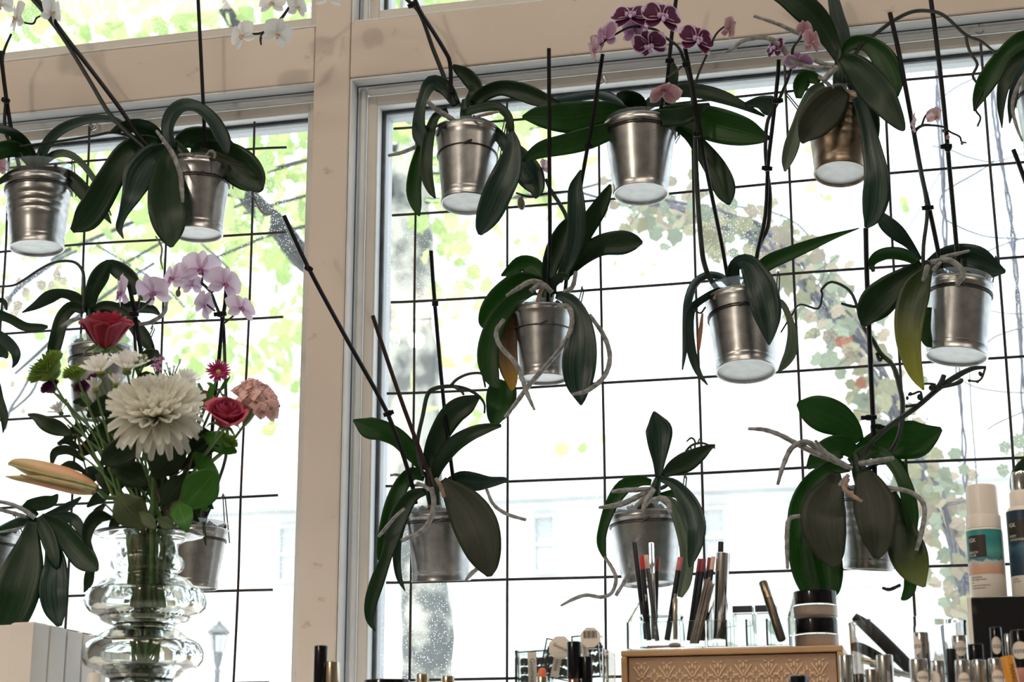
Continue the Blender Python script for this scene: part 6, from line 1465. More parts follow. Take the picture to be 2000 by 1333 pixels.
# ---------------------------------------------------------------- small cosmetics in front of the post
can('lipstick', 'tall glossy black lipstick with copper band, before the window post', 'lipstick', 627, 1262, 27, -.80, [('base', COPPER, 0, .48, .96), ('cap', BLK, .48, 1, 1)], sides=4*6)
can('lipstick', 'gold-capped lipstick right beside the black one before the post', 'lipstick', 649, 1293, 28, -.80, [('base', BLK, 0, .35, .94), ('cap', CHROMEG, .35, 1, 1)])
can('lipstick', 'gold cap rising over the bottom edge, left of a pair under the low orchid', 'lipstick', 825, 1317, 26, -.80, [('base', BLK, 0, .4, .94), ('cap', CHROMEG, .4, 1, 1)])
can('lipstick', 'gold cap rising over the bottom edge, right of a pair under the low orchid', 'lipstick', 875, 1321, 26, -.80, [('base', BLK, 0, .4, .94), ('cap', CHROMEG, .4, 1, 1)])
can('compact', 'round black compact lid just over the bottom edge', 'compact', 755, 1330, 92, -.76, [('base', BLKM, 0, .5, 1), ('lid', BLK, .5, 1, 1)], sides=48, rnd_top=.02)

# hair tie boxes in an acrylic tray
TIE = M('black_hair_tie', (.014, .013, .013), .25)
TIEB = M('brown_hair_tie', (.05, .028, .018), .25)
def slab(parent, name, a, b_, mat, bevel=.0006): return MB().box2(a, b_).build(name, mat, parent, False, bevel=bevel)
YH = -.60
h0 = W(1005, 1271, YH); h1 = W(1179, 1271, YH); zt_ = h0.z
tr = thing('acrylic_tray', V(((h0.x+h1.x)/2, YH+.04, ZR)), 'clear acrylic tray holding boxed spiral hair ties', 'tray')
th = .0025; hz = ZR+.001
slab(tr, 'front_wall', (h0.x, YH, hz), (h1.x, YH+th, zt_), ACR); slab(tr, 'back_wall', (h0.x, YH+.07, hz), (h1.x, YH+.07+th, zt_), ACR)
slab(tr, 'side_wall', (h0.x, YH+th+.0003, hz), (h0.x+th, YH+.0697, zt_), ACR); slab(tr, 'side_wall', (h1.x-th, YH+th+.0003, hz), (h1.x, YH+.0697, zt_), ACR)
slab(tr, 'base', (h0.x+th+.0003, YH+th+.0003, hz), (h1.x-th-.0003, YH+.0697, hz+th), ACR)
def tie_box(label, x, y, w, h, Y, rot, tops=None, mat=TIE, oct_=False):
    c = W(x, y, Y); t = T(x, y, Y); ca, sa = math.cos(R(rot)), math.sin(R(rot))
    X, Z, D = V((ca, 0, sa)), V((-sa, 0, ca)), V((0, 1, 0)); hw, hh, hd = w/2*t, h/2*t, .017
    o = thing('hair_tie_box', c-Z*hh, label, 'hair ties', 'boxed spiral hair ties')
    b = MB(); e = .0007
    for s in (-1, 1):
        b.box(c+D*hd*s, (hw, e, hh), (X, D, Z)); b.box(c+X*(hw-e)*s, (e, hd-e, hh), (X, D, Z)); b.box(c+Z*(hh-e)*s, (hw-2*e, hd-e, e), (X, D, Z))
    b.build('clear_box', CLEAR, o, False)
    for sx in (-.5, .5):
        for k in range(3):
            cc = c+X*hw*sx*.98+Z*hh*(-.55+.5*k); pts = []
            for i in range(30):
                a = i*2*math.pi/30; rr = hw*.40*(1+.0*k); pts.append(cc+(X*math.cos(a)+D*math.sin(a))*rr*(1+.14*math.cos(a*8))+Z*hh*.12*math.sin(a*8))
            MB().tube(pts, hh*.14, 6, closed=True).build('hair_tie', mat if sx < 0 else TIEB, o)
    lw = hw*.26
    MB().box(c-D*(hd+.0012), (lw, .0004, hh*.92), (X, D, Z)).build('label_strip', PAPER, o, False)
    text_flat(o, 'Goomee', lw*1.5, c-D*(hd+.0018)-X*lw*.45+Z*hh*.55, -Z, X, INKK, 1.0)
    return o
tie_box('clear box of hair ties with an upright label, left in the acrylic tray', 1047, 1308, 66, 66, YH+.03, 2)
tie_box('clear box of black hair ties tilted in the middle of the acrylic tray', 1096, 1292, 62, 74, YH+.032, -12)
tie_box('clear box of black hair ties standing at the right of the acrylic tray', 1150, 1286, 52, 84, YH+.03, 4, mat=TIE)
def tagcard(label, x, y, r, Y, txt, bar=False):
    c = W(x, y, Y); t = T(x, y, Y); b = MB(); n = 8
    vs = [c+(V((1, 0, 0))*math.cos(R(22.5+45*i))+V((0, 0, 1))*math.sin(R(22.5+45*i)))*r*t for i in range(n)]
    b.add(vs+[v+V((0, .0008, 0)) for v in vs], [tuple(range(n-1, -1, -1)), tuple(range(n, 2*n))]+[(i, (i+1) % n, n+(i+1) % n, n+i) for i in range(n)])
    o = tag(b.build('tag_card', PAPER, None, False), label, 'label card')
    if bar:
        bb = MB()
        for k in range(9): bb.box(c+V(((-12+k*3)*t, -.0006, 6*t)), ((.5+.5*(k % 3 == 0))*t, .0002, 7*t))
        bb.build('barcode', INKK, o, False)
    else:
        text_flat(o, 'Goomee', 9*t, c+V((0, -.0008, -2*t)), V((.9, 0, -.43)), V((.43, 0, .9)), INKK, 1, True)
    return o
tagcard('octagonal cream card with diagonal lettering on the tilted hair tie box', 1094, 1266, 24, YH+.008, 'Goomee')
tagcard('octagonal cream card with a barcode on the right hair tie box', 1153, 1246, 21, YH+.008, '', True)
can('lipstick', 'broad black lipstick with copper band standing before the hair tie boxes', 'lipstick', 1121, 1254, 28, -.80, [('base', COPPER, 0, .55, .96), ('cap', BLK, .55, 1, 1)])
can('lipstick', 'slimmer black tube beside the broad black lipstick, before the hair ties', 'lipstick', 1146, 1283, 22, -.80, [('base', BLKM, 0, .3, .96), ('cap', BLK, .3, 1, 1)])
o, c, r, zt2, t = can('lipstick', 'opened orange lipstick before the hair tie boxes', 'lipstick', 1059, 1322, 22, -.80, [('base', CHROMEG, 0, 1, 1)])
b = MB(); b.lathe((c.x, c.y, 0), (0, 0, 1), [(0, zt2-.004), (r*.72, zt2-.004), (r*.74, zt2+.002), (r*.70, zt2+.005), (r*.55, zt2+.0075), (r*.2, zt2+.0085), (0, zt2+.0086)], 20)
b.build('bullet', M('orange_lipstick', (.70, .16, .045), .35), o)

# ---------------------------------------------------------------- patterned wooden drawer box
YWB = -.50
OAK = M('honey_oak', (.42, .25, .12), .42, a=(.50, .31, .16), scale=5, stretch=(2, 14, 14))
PANEL = M('carved_panel_wood', (.37, .235, .15), .55, a=(.42, .28, .185), scale=6, stretch=(2, 14, 16))
INL = M('pale_inlay_wood', (.66, .46, .30), .55, a=(.62, .42, .27), scale=20)
a0 = W(1212, 1269, YWB); a1 = W(1646, 1263, YWB); zt3 = (a0.z+a1.z)/2; tb2 = T(1430, 1290, YWB); fr = 12*tb2; dep = .20
wbx = thing('drawer_box', V(((a0.x+a1.x)/2, YWB+dep/2, ZC)), 'honey oak drawer box with pale floral inlay under the acrylic organiser', 'drawer box')
z0 = ZC+.0005
slab(wbx, 'top_board', (a0.x, YWB, zt3-fr), (a1.x, YWB+dep, zt3), OAK, .0016); slab(wbx, 'bottom_board', (a0.x, YWB, z0), (a1.x, YWB+dep, z0+fr), OAK, .0016)
slab(wbx, 'side_board', (a0.x, YWB, z0+fr), (a0.x+fr, YWB+dep, zt3-fr), OAK, .0016); slab(wbx, 'side_board', (a1.x-fr, YWB, z0+fr), (a1.x, YWB+dep, zt3-fr), OAK, .0016)
slab(wbx, 'back_board', (a0.x+fr, YWB+dep-.006, z0+fr), (a1.x-fr, YWB+dep-.001, zt3-fr), OAK)
pz1 = zt3-fr-.0012; pz0 = z0+fr+.001
zm = (pz0+pz1)/2
dr1 = slab(wbx, 'drawer', (a0.x+fr+.0012, YWB+.005, zm+.0008), (a1.x-fr-.0012, YWB+.18, pz1), PANEL, .001)
dr2 = slab(wbx, 'drawer', (a0.x+fr+.0012, YWB+.005, pz0), (a1.x-fr-.0012, YWB+.18, zm-.0008), PANEL, .001)
def motif(kind):
    b = MB(); D = V((0, 1, 0))
    def bar(x0, y0, x1, y1, w):
        p, q = V((x0, 0, -y0))*tb2, V((x1, 0, -y1))*tb2; ax = (q-p).normalized(); Z = ax.cross(D)
        b.box((p+q)/2, ((q-p).length/2, .0009, w*tb2/2), (ax, D, Z))
    def seed(x, y, rx, ry): b.lathe(V((x, 0, -y))*tb2+V((0, .0009, 0)), (0, -1, 0), [(0, 0)]+[(1, 0), (1, .0018), (0, .0018)], 10)
    def oval(x, y, rx, ry):
        c_ = V((x, 0, -y))*tb2; n = 10
        vs = [c_+V((math.cos(k*.6283)*rx*tb2, e, math.sin(k*.6283)*ry*tb2)) for e in (-.0009, .0009) for k in range(n)]
        b.add(vs, [tuple(range(n)), tuple(range(2*n-1, n-1, -1))]+[(k, n+k, n+(k+1) % n, (k+1) % n) for k in range(n)])
    if kind == 'V':
        for s in (-1, 1):
            bar(s*1.2, 15, s*9, 2, 3.2); bar(s*8, 4, s*16, -7, 3.2); bar(s*4, -12, s*10, -14.5, 2.6); oval(s*5.5, -4, 1.8, 4.5)
        oval(0, -7, 2.6, 5); oval(0, 6, 1.6, 4)
    else:
        oval(0, -10, 2.3, 5); oval(0, 10, 2.3, 5)
        for s in (-1, 1): oval(s*9, 0, 4.5, 3); oval(s*5.5, -5, 2.2, 2.2); oval(s*5.5, 5, 2.2, 2.2); oval(s*14, 0, 1.6, 3)
    return b.mesh('inlay', INL, smooth=False)
MV, MX = motif('V'), motif('X')
for row in range(7):
    for k in range(9):
        px_ = 1251.5+49.8*k
        for kind, dx, dy in (('V', 0, 0), ('X', 25, 12)):
            x = px_+dx; y = 1306+row*30+dy
            if x > 1622: continue
            p = W(1430, y-.0, YWB); xx = W(x, 1300, YWB).x; zz = pz1-(y-1281)*tb2
            dr = dr1 if zz-.009 > zm else dr2
            if abs(zz-zm) < .0105 or zz-.010 < pz0: continue
            inst('inlay', MV if kind == 'V' else MX, dr, Matrix.Translation(V((xx, YWB+.0048, zz))-root_loc(dr)))
can('lipstick', 'glossy black cap standing before the drawer box, cut by the bottom edge', 'lipstick', 1559, 1321, 40, -.78, [('base', BLKM, 0, .4, .95), ('cap', BLK, .4, 1, 1)], sides=8)

# ---------------------------------------------------------------- acrylic organiser on the box
ZT = zt3+.0006
YO0, YO1 = -.485, -.375
f0 = W(1223, 1217, YO0); f1 = W(1541, 1217, YO0); zf = f0.z; zbk = ZW(1400, 1166, YO1)
og = thing('acrylic_organiser', V(((f0.x+f1.x)/2, (YO0+YO1)/2, ZT)), 'clear acrylic cosmetics organiser with compartments on the drawer box', 'organiser')
th = .0024; g = .0003
slab(og, 'base', (f0.x, YO0, ZT), (f1.x, YO1, ZT+th), ACR)
slab(og, 'front_wall', (f0.x, YO0, ZT+th+g), (f1.x, YO0+th, zf), ACR)
slab(og, 'back_wall', (f0.x, YO1-th, ZT+th+g), (f1.x, YO1, zbk), ACR)
def sloped(name, x):
    b = MB(); zz = [ZT+th+g, ZT+th+g, zbk, zf]; yy = [YO0+th+g, YO1-th-g, YO1-th-g, YO0+th+g]
    vs = [(x+e, y, z) for e in (0, th) for y, z in zip(yy, zz)]
    b.add(vs, [(3, 2, 1, 0), (4, 5, 6, 7)]+[(k, (k+1) % 4, 4+(k+1) % 4, 4+k) for k in range(4)]); return b.build(name, ACR, og, False, bevel=.0005)
sloped('side_wall', f0.x); sloped('side_wall', f1.x-th)
xd = W(1377, 1240, YO0).x; sloped('divider', xd)
ym = (YO0+YO1)/2; zmid = (zf+zbk)/2-.004
slab(og, 'divider', (xd+th+g, ym-.02, ZT+th+g), (f1.x-th-g, ym-.02+th, zf+.002), ACR); slab(og, 'divider', (xd+th+g, ym+.02, ZT+th+g), (f1.x-th-g, ym+.02+th, zmid), ACR)
for px_ in (1416, 1456, 1496):
    x = W(px_, 1240, YO0).x
    slab(og, 'divider', (x, YO0+th+g, ZT+th+g), (x+th, ym-.02-g, zf), ACR); slab(og, 'divider', (x, ym-.02+th+g, ZT+th+g), (x+th, ym+.02-g, zf+.001), ACR)
    slab(og, 'divider', (x, ym+.02+th+g, ZT+th+g), (x+th, YO1-th-g, zmid), ACR)
ZI = ZT+th+.0006
YJ = -.433
jc = W(1292, 1203, YJ); jr = 45*T(1292, 1203, YJ); jr = min(jr, (YO1-YO0)/2-.004)
jar = thing('glass_jar', V((jc.x, YJ, ZI)), 'small open glass jar of pencils inside the acrylic organiser', 'jar')
jz = jc.z
MB().lathe((jc.x, YJ, 0), (0, 0, 1), [(0, ZI), (jr*.9, ZI), (jr, ZI+.003), (jr, jz-.011), (jr*.93, jz-.008), (jr*.93, jz-.005), (jr*.97, jz-.003), (jr*.97, jz), (jr*.89, jz), (jr*.87, jz-.008), (jr*.94, jz-.012), (jr*.94, ZI+.005), (0, ZI+.003)], 40).build('vessel', CLEAR, jar)
def pencil(label, x0, y0, x1, y1, w, d0, d1, tip=None, body=BLKM, tl=.16, name='cosmetic_pencil', cat='pencil', Y=YJ, grp='cosmetic pencils in the organiser', writing=None):
    a, b_ = W(x0, y0, Y-d0*.01), W(x1, y1, Y-d1*.01); t = T(x0, y0, Y); r = w/2*t
    if b_.z < ZI+.004: b_ = a+(b_-a)*((a.z-ZI-.004)/(a.z-b_.z))
    o = thing(name, b_, label, cat, grp); ax = (a-b_); L_ = ax.length; k = ax.normalized()
    m = L_*(1-tl) if tip else L_
    MB().lathe(b_, k, [(0, 0), (r*.9, 0), (r, .001), (r, m-.0006), (r*.9, m), (0, m)], 12).build('body', body, o)
    if tip: MB().lathe(b_, k, [(0, m+.0001), (r*.98, m+.0001), (r*.98, L_-.0006), (r*.9, L_), (0, L_)], 12).build('cap', tip, o)
    if writing:
        X = k; s = (CAM-b_); s = (s-k*s.dot(k)).normalized(); Yt = s.cross(k)
        text_flat(o, writing, r*1.1, b_+k*m*.55+s*r*1.03-Yt*r*.4, X, Yt, INKW)
    return o
def pm_(n, c): return M(n, c, .35)
REDC, BEI, DRED, PNK, MAR = pm_('red_pencil_cap', (.45, .02, .02)), pm_('beige_pencil_cap', (.62, .46, .34)), pm_('dark_red_pencil_cap', (.16, .02, .02)), pm_('pink_pencil_cap', (.52, .14, .15)), pm_('maroon_pencil_cap', (.22, .035, .05))
pencil('plain black pencil leaning left, tallest in the glass jar', 1239, 1060, 1262, 1250, 10, -1.2, -1, None)
pencil('black pencil with bright red cap in the glass jar', 1253, 1087, 1268, 1252, 10, 1.2, 1.0, REDC, writing='rouge')
pencil('grey-black pencil with beige cap in the glass jar', 1262, 1085, 1284, 1253, 9, .2, .6, BEI, M('charcoal_pencil', (.035, .035, .036), .35))
pencil('clear-capped brow brush standing in the glass jar', 1272, 1061, 1278, 1250, 11, -.8, -.4, M('clear_brush_cap', (.95, .97, .98), .05, trans=1, ior=1.3), M('steel_brush_handle', (.35, .33, .31), .3, metal=1), .32)
pencil('black pencil with dark red cap behind the brow brush', 1284, 1091, 1279, 1250, 8, -1.4, -1.2, DRED)
pencil('black pencil with pink cap leaning right out of the glass jar', 1329, 1089, 1303, 1252, 11, .8, .6, PNK, writing='beauty')
pencil('black pencil with maroon cap leaning right, left of two alike behind the wands', 1367, 1092, 1345, 1252, 9, -.6, -1.0, MAR)
pencil('black pencil with maroon cap leaning right, right of two alike behind the wands', 1375, 1092, 1352, 1252, 9, .0, -.4, MAR)
pencil('black pencil with maroon cap half hidden beside the cream-capped one', 1386, 1090, 1366, 1252, 8, -1.4, -1.0, MAR)
pencil('black pencil with cream cap left of the silver tube', 1393, 1088, 1372, 1252, 9, -.4, .2, BEI, writing='gloss')
WAND = M('grey_brown_wand', (.20, .17, .15), .5, a=(.30, .26, .22), scale=80)
for k in range(14):
    f_ = k/13
    pencil('thin grey-brown mascara wand in the bundle before the cream-capped pencil', 1375+20*f_+brnd.uniform(-2, 2), 1138-6*math.sin(f_*3.1)+brnd.uniform(-6, 6), 1348+16*f_, 1258, 2.6, 1.0+brnd.uniform(0, 1.6), 1.2+brnd.uniform(0, 1.0), WAND, WAND, .3, 'mascara_wand', 'wand', grp='bundle of disposable mascara wands')
pencil('gold lipstick tube seen through the front of the organiser', 1319, 1169, 1319, 1250, 9, 4.3, 4.3, None, CHROMEG, name='lipstick', cat='lipstick', grp='tubes in the organiser')
pencil('tall silver mascara tube with a black tip in the organiser', 1412, 1081, 1405, 1250, 27, -1.5, -1.2, None, CHROME, name='mascara_tube', cat='mascara', grp='tubes in the organiser')
pencil('slim black applicator rising behind the tall silver mascara tube', 1408, 1059, 1404, 1200, 11, -4.0, -4.0, None, BLKM, name='applicator', cat='applicator', grp='tubes in the organiser')
pencil('dark bronze mascara tube leaning left in the right compartment', 1490, 1138, 1527, 1251, 17, 1.0, 3.6, M('dark_bronze_cap', (.20, .15, .10), .25, metal=1), M('dark_bronze_tube', (.10, .08, .06), .3, metal=.8), .3, 'mascara_tube', 'mascara', grp='tubes in the organiser')
pencil('short blunt black pencil lying against the inside left of the jar', 1253, 1176, 1266, 1250, 5, 2.2, 2.4, None)
o = thing('spatula', W(1295, 1255, YO0+.012), 'small pale pink spatula lying on the organiser floor', 'spatula')
p, q = W(1264, 1256, YO0+.01), W(1308, 1255, YO0+.01); p.z = q.z = ZI+.002
SPA = M('pale_pink_plastic', (.62, .45, .42), .4)
MB().tube([p, (p+q)/2, q], .0016, 8).build('handle', SPA, o); e = q+V((.006, 0, .0015)); MB().ell(e, (.0075, .0045, .003), nu=12, nv=6).build('blade', SPA, o)
for nm, x0, x1 in (('flat dark palette lying at the back of the organiser, left of two', 1432, 1470), ('flat dark palette lying at the back of the organiser, right of two', 1476, 1516)):
    pa, pb = W(x0, 1190, ym+.035), W(x1, 1190, ym+.035)
    pb_ = MB().box2((pa.x, ym+.026, zmid+.0006), (pb.x, YO1-th-.001, zmid+.009)); tag(pb_.build('palette', M('dark_slate_palette', (.05, .055, .07), .3), None, False, bevel=.001), nm, 'palette')
# two cream jars stacked on the box
CREAM = M('beige_cream', (.66, .52, .42), .5)
YC = -.43
jc = W(1596, 1262, YC); jr2 = 43*T(1596, 1210, YC)
zz = ZT
for i, (nm, yt, yl, yb) in enumerate([('lower of two stacked cream jars with black lids', 1212, 1240, 1262), ('upper of two stacked cream jars with black lids', 1157, 1183, 1211)]):
    zl, ztp = ZW(1596, yl, YC), ZW(1596, yt, YC)
    o = thing('cream_jar', V((jc.x, YC, zz)), nm, 'jar', 'cream jars on the drawer box'); 
    MB().lathe((jc.x, YC, 0), (0, 0, 1), [(0, zz), (jr2*.9, zz), (jr2, zz+.002), (jr2, zl-.0004), (jr2*.92, zl), (0, zl)], 40).build('jar_glass', CLEAR, o)
    MB().lathe((jc.x, YC, 0), (0, 0, 1), [(0, zz+.004), (jr2*.78, zz+.004), (jr2*.84, zz+.008), (jr2*.84, zl-.0015), (0, zl-.0015)], 32).build('cream', CREAM, o)
    MB().lathe((jc.x, YC, 0), (0, 0, 1), [(0, zl+.0004), (jr2*.97, zl+.0004), (jr2*.97, ztp-.002), (jr2*.95, ztp), (0, ztp)], 40).build('lid', BLK, o)
    zz = ztp+.0005

# ---------------------------------------------------------------- glass bowl with dark clips
YBW = -.64
bc = W(1771, 1219, YBW); br = 112*T(1771, 1219, YBW); bz = bc.z
br = min(br, .095)
bw = thing('glass_bowl', V((bc.x, YBW, ZR)), 'wide clear glass bowl holding black hair tools', 'bowl'); z_ = ZR+.0006
MB().lathe((bc.x, YBW, 0), (0, 0, 1), [(0, z_), (br*.6, z_), (br*.8, z_+.008), (br*.93, z_+.03), (br*.985, z_+.06), (br, bz-.001), (br*1.01, bz+.001), (br*.975, bz+.001), (br*.96, bz-.001), (br*.955, z_+.06), (br*.91, z_+.032), (br*.78, z_+.011), (br*.58, z_+.004), (0, z_+.004)], 64).build('vessel', CLEAR, bw)
def baton(name, label, pl, w, mat, d, flat=.5, cat='hair tool'):
    q = cr([(x, y, w_) for x, y, w_ in pl], 4); P = [W(x, y, YBW-d*.01) for x, y, _ in q]
    for p_ in P: p_.z = max(p_.z, ZR+.008)
    o = thing(name, min(P, key=lambda v: v.z), label, cat, 'dark hair tools in the glass bowl')
    MB().tube(P, [w_*T(1700, 1250, YBW) for _, _, w_ in q], 10).build('body', mat, o)
    return o
o = baton('hair_clip', 'long black hair clip leaning over the left rim of the glass bowl', [(1668, 1205, 8), (1690, 1222, 12), (1720, 1250, 13), (1755, 1284, 13), (1790, 1318, 12)], 1, BLKM, 1)
cord(o, 'hinge_pin', [(1676, 1206, 3), (1688, 1222, 3), (1700, 1236, 2)], YBW, (2.6, 2.6), BLK)
baton('hair_clip', 'shorter black hair clip low inside the left of the glass bowl', [(1665, 1264, 8), (1680, 1266, 10), (1705, 1278, 10), (1735, 1296, 9)], 1, BLK, 1.5)
baton('hair_slide', 'golden striped hair slide in the bottom of the glass bowl', [(1684, 1290, 6), (1720, 1300, 7), (1760, 1318, 7)], 1, CHROMEG, 3)
baton('hair_slide', 'silver hair slide in the bottom of the glass bowl', [(1700, 1298, 5), (1745, 1312, 6), (1790, 1324, 5)], 1, CHROME, 4.5)

# ---------------------------------------------------------------- bottles on the black stand
YK = -.45
MARB = M('black_marbled_card', (.006, .006, .007), .25, a=(.30, .28, .27), scale=9, lo=.60, hi=.80)
s0 = W(1897, 1168, YK-.045); zst = ZW(1930, 1166, YK-.045); xs1 = W(2075, 1168, YK-.045).x
bs = thing('display_stand', V(((s0.x+xs1)/2, YK, ZC)), 'black marbled display block under the white hair bottles', 'stand')
MB().box2((s0.x, YK-.045, ZC+.0005), (xs1, YK+.05, zst)).build('block', MARB, bs, False, bevel=.001)
MB().box2((s0.x-.0052, YK-.044, ZC+.0005), (s0.x-.0003, YK+.05, zst)).build('side_panel', CARD, bs, False, bevel=.0006)
WPL = M('white_bottle_plastic', (.78, .73, .66), .35)
def sea(name, rows):
    m, nt, p, o_ = new(name); N, L = nt.nodes, nt.links
    tc = N.new('ShaderNodeTexCoord'); sx = N.new('ShaderNodeSeparateXYZ'); L.new(tc.outputs['UV'], sx.inputs[0])
    n = N.new('ShaderNodeTexNoise'); n.inputs['Scale'].default_value = 5; n.inputs['Detail'].default_value = 6; L.new(tc.outputs['UV'], n.inputs['Vector'])
    ad = N.new('ShaderNodeMath'); ad.operation = 'MULTIPLY_ADD'; ad.inputs[1].default_value = .22; L.new(n.outputs['Fac'], ad.inputs[0]); L.new(sx.outputs[1], ad.inputs[2])
    r = N.new('ShaderNodeValToRGB'); e = r.color_ramp.elements
    e[0].position, e[0].color = rows[0][0], (*rows[0][1], 1); e[1].position, e[1].color = rows[-1][0], (*rows[-1][1], 1)
    for ps, cl in rows[1:-1]: k = e.new(ps); k.color = (*cl, 1)
    L.new(ad.outputs[0], r.inputs[0]); L.new(r.outputs[0], p.inputs['Base Color']); p.inputs['Roughness'].default_value = .35; return m
SEA = sea('beach_print', [(.10, (.60, .34, .24)), (.26, (.62, .36, .26)), (.34, (.55, .45, .40)), (.39, (.50, .58, .55)), (.44, (.05, .18, .20)), (.60, (.10, .34, .30)), (.85, (.03, .22, .22)), (1.0, (.04, .26, .26))])
DEEP = sea('deep_water_print', [(.1, (.01, .03, .06)), (.4, (.015, .05, .09)), (.55, (.05, .12, .18)), (.6, (.015, .04, .08)), (.8, (.04, .10, .16)), (1.0, (.012, .035, .07))])
BROWNK = M('dark_brown_label', (.028, .020, .016), .5)
zb = zst+.0006
# mousse bottle
xb = W(1931, 1160, YK).x; tb3 = T(1930, 1060, YK); rb_ = 35*tb3; cb = V((xb, YK, zb))
def z_at(y): return ZW(1925, y, YK)
o = thing('mousse_bottle', cb, 'white mousse bottle with teal beach label on the black stand', 'bottle')
MB().lathe((xb, YK, 0), (0, 0, 1), [(0, zb), (rb_*.97, zb), (rb_, zb+.002), (rb_, z_at(1044)), (rb_*.97, z_at(1037)), (rb_*.94, z_at(1035)), (0, z_at(1035))], 48).build('body', WPL, o)
MB().lathe((xb, YK, 0), (0, 0, 1), [(0, z_at(1034.6)), (rb_*.955, z_at(1034.6)), (rb_*.955, z_at(1012)), (rb_*.93, z_at(1009)), (0, z_at(1009))], 48).build('collar', WPL, o)
MB().lathe((xb, YK, 0), (0, 0, 1), [(0, z_at(1008.6)), (rb_*.87, z_at(1008.6)), (rb_*.86, z_at(956)), (rb_*.82, z_at(950.5)), (rb_*.74, z_at(949)), (0, z_at(949))], 48).build('cap', WPL, o)
patch_round(o, 'label_print', cb, rb_*1.006, -1.35, 1.15, z_at(1126), z_at(1039), SEA, 28)
patch_round(o, 'label_panel', cb, rb_*1.012, -1.05, .05, z_at(1093), z_at(1050), BROWNK, 16)
text_round(o, 'IGK', 11*tb3, cb, rb_*1.02, -.98, z_at(1063), INKW, .95)
text_round(o, 'BEACH', 6.4*tb3, cb, rb_*1.02, -.98, z_at(1085), INKW); text_round(o, 'CLUB', 6.4*tb3, cb, rb_*1.02, -.98, z_at(1091), INKW)
for s, y, sz in (('HIGH SHINE', 1133, 4.6), ('TEXTURE FOAM', 1138, 4.6), ('spray', 1143, 3.4), ('MOUSSE TEXTURISANTE', 1149, 3.6), ('ULTRA BRILLANCE', 1154, 3.6)):
    text_round(o, s, sz*tb3, cb, rb_*1.008, -1.0, z_at(y), INKK)
# spray bottle at the edge
xb = W(2012, 1160, YK).x; cb = V((xb, YK, zb)); rb_ = 34*tb3
def z_at(y): return ZW(2003, y, YK)
o = thing('spray_bottle', cb, 'white spray bottle with dark blue label at the right edge', 'bottle')
MB().lathe((xb, YK, 0), (0, 0, 1), [(0, zb), (rb_*.97, zb), (rb_, zb+.002), (rb_, z_at(1004)), (rb_*.9, z_at(996)), (rb_*.8, z_at(992)), (0, z_at(992))], 48).build('body', WPL, o)
MB().lathe((xb, YK, 0), (0, 0, 1), [(0, z_at(991.6)), (rb_*.74, z_at(991.6)), (rb_*.74, z_at(964)), (rb_*.66, z_at(960)), (0, z_at(960))], 40).build('collar', WPL, o)
b = MB(); b.lathe((xb, YK, 0), (0, 0, 1), [(0, z_at(959.6)), (rb_*.6, z_at(959.6)), (rb_*.58, z_at(928)), (rb_*.5, z_at(923)), (0, z_at(923))], 32); b.build('nozzle', CHROME, o)
patch_round(o, 'label_print', cb, rb_*1.006, -1.4, 1.2, z_at(1128), z_at(1001), DEEP, 28)
patch_round(o, 'label_panel', cb, rb_*1.012, -1.1, .2, z_at(1062), z_at(1020), BROWNK, 16)
text_round(o, 'IGK', 11*tb3, cb, rb_*1.02, -1.02, z_at(1033), INKW, .95); text_round(o, 'BODY', 6.4*tb3, cb, rb_*1.02, -1.02, z_at(1053), INKW); text_round(o, 'LANGUAGE', 6.4*tb3, cb, rb_*1.02, -1.02, z_at(1060), INKW)
for s, y in (('GLOSS', 1136), ('LEAVE-IN', 1141)): text_round(o, s, 4.4*tb3, cb, rb_*1.008, -1.0, z_at(y), INKK)

# ---------------------------------------------------------------- tester tubes at the lower right
GT = 'tester tubes at the lower right'
def tube_t(label, cx, yt, w, Y, segs, st=None, name='tester_tube', cat='cosmetic tube', **kw):
    o, c, r, zt_, t = can(name, label, cat, cx, yt, w, Y, segs, GT, **kw)
    if st:
        dy, h, wd_, off, tx = st
        sticker(o, c, r, zt_-dy*t, h*t, wd_*t, off, tx, h*.44*t)
    return o
SV = [('base', CHROME, 0, .45, .95), ('cap', CHROME, .452, 1, 1)]
tube_t('plain silver tube touching the right side of the drawer box', 1653, 1280, 30, -.72, SV)
tube_t('short dark tube between the first two silver tubes from the drawer box', 1679, 1317, 17, -.72, [('base', BLKM, 0, .5, .9), ('cap', M('dark_bronze_lid', (.12, .11, .09), .25, metal=1), .5, 1, 1)])
tube_t('ribbed brown-silver tube second from the drawer box', 1702, 1308, 27, -.74, [('base', CHROME, 0, .4, .95), ('cap', M('ribbed_pewter', (.45, .40, .36), .25, metal=1), .4, 1, 1)], sides=18)
tube_t('plain silver tube before the long black hair clip', 1727, 1280, 34, -.74, SV)
tube_t('tall silver tube with a half-turned tester sticker before the glass bowl', 1799, 1236, 31, -.735, SV, (26, 34, 22, -.75, 'Tester'))
tube_t('short silver tube with tester sticker before the tall one', 1793, 1288, 36, -.80, [('base', CHROME, 0, .5, .97), ('cap', CHROME, .5, 1, 1)], (36, 24, 28, .45, 'Tester'))
tube_t('silver tube with a small cream sticker right of the tall sticker tube', 1831, 1291, 28, -.79, SV, (36, 30, 20, -.5, ''))
tube_t('black tube leaning between the silver tubes below the bowl', 1857, 1268, 20, -.76, [('base', BLKM, 0, .5, 1), ('cap', BLKM, .5, 1, .97)])
tube_t('silver tube with round tester sticker, right of the black leaning tube', 1873, 1242, 30, -.72, SV, (26, 30, 24, .15, 'Tester'))
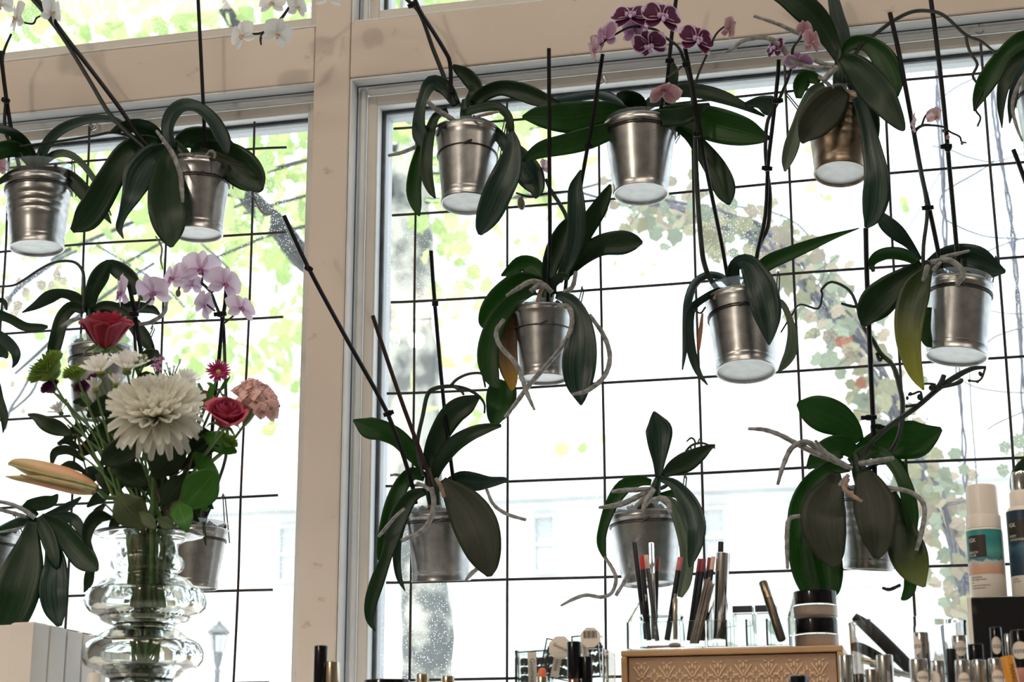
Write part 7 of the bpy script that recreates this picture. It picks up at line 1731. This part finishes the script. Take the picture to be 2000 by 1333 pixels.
tube_t('silver tube with tester sticker at the bottom edge below the round-sticker tube', 1879, 1290, 30, -.81, SV, (38, 26, 24, .1, 'Tester'))
tube_t('plain polished silver tube below the square black cap', 1911, 1290, 28, -.81, SV)
tube_t('square-shouldered black cap behind the silver tubes near the black stand', 1905, 1259, 30, -.75, [('base', BLKM, 0, .45, .96), ('cap', BLK, .45, 1, 1)])
tube_t('silver tube with low tester sticker left of the orange tube', 1944, 1287, 30, -.81, SV, (36, 26, 24, .15, 'Tester'))
tube_t('slim black tube with tall tester sticker before the black stand', 1944, 1226, 22, -.72, [('base', CHROME, 0, .5, 1.3), ('cap', BLK, .5, 1, 1)], (36, 34, 20, -.05, 'Tester'))
tube_t('thin silver tube between the two black sticker tubes', 1968, 1239, 13, -.72, SV)
tube_t('wide black tube with round tester sticker at the right edge', 1992, 1232, 38, -.74, [('base', BLKM, 0, .4, .97), ('cap', BLK, .4, 1, 1)], (40, 34, 34, -.15, 'Tester'))
tube_t('pink tube low at the right edge beside the orange one', 1996, 1306, 26, -.80, [('base', M('pink_tube', (.55, .25, .22), .4), 0, .7, 1), ('cap', M('pink_tube_cap', (.48, .22, .2), .4), .7, 1, 1)])
ORG = M('orange_tube', (.62, .26, .02), .4)
a, b_ = W(1966, 1283, -.84), W(1992, 1400, -.84); k = (a-b_).normalized(); b_ = a-k*((a.z-ZR-.002)/k.z); L_ = (a-b_).length; r = 13*T(1966, 1283, -.84)
o = thing('balm_tube', b_, 'tilted orange tube with vertical lettering at the lower right', 'cosmetic tube', GT)
MB().lathe(b_, k, [(0, .001), (r*.95, .001), (r, .002), (r, L_*.4), (0, L_*.4)], 24).build('body', ORG, o); MB().lathe(b_, k, [(0, L_*.402), (r, L_*.402), (r, L_-.001), (r*.93, L_), (0, L_)], 24).build('cap', ORG, o)
s = (CAM-a); s = (s-k*s.dot(k)).normalized(); sd = s.cross(k)
text_flat(o, 'MANGO', r*.95, a-k*.008+s*r*1.02-sd*r*.1, -k, -sd if (-k).cross(-sd).dot(s) > 0 else sd, INKK)
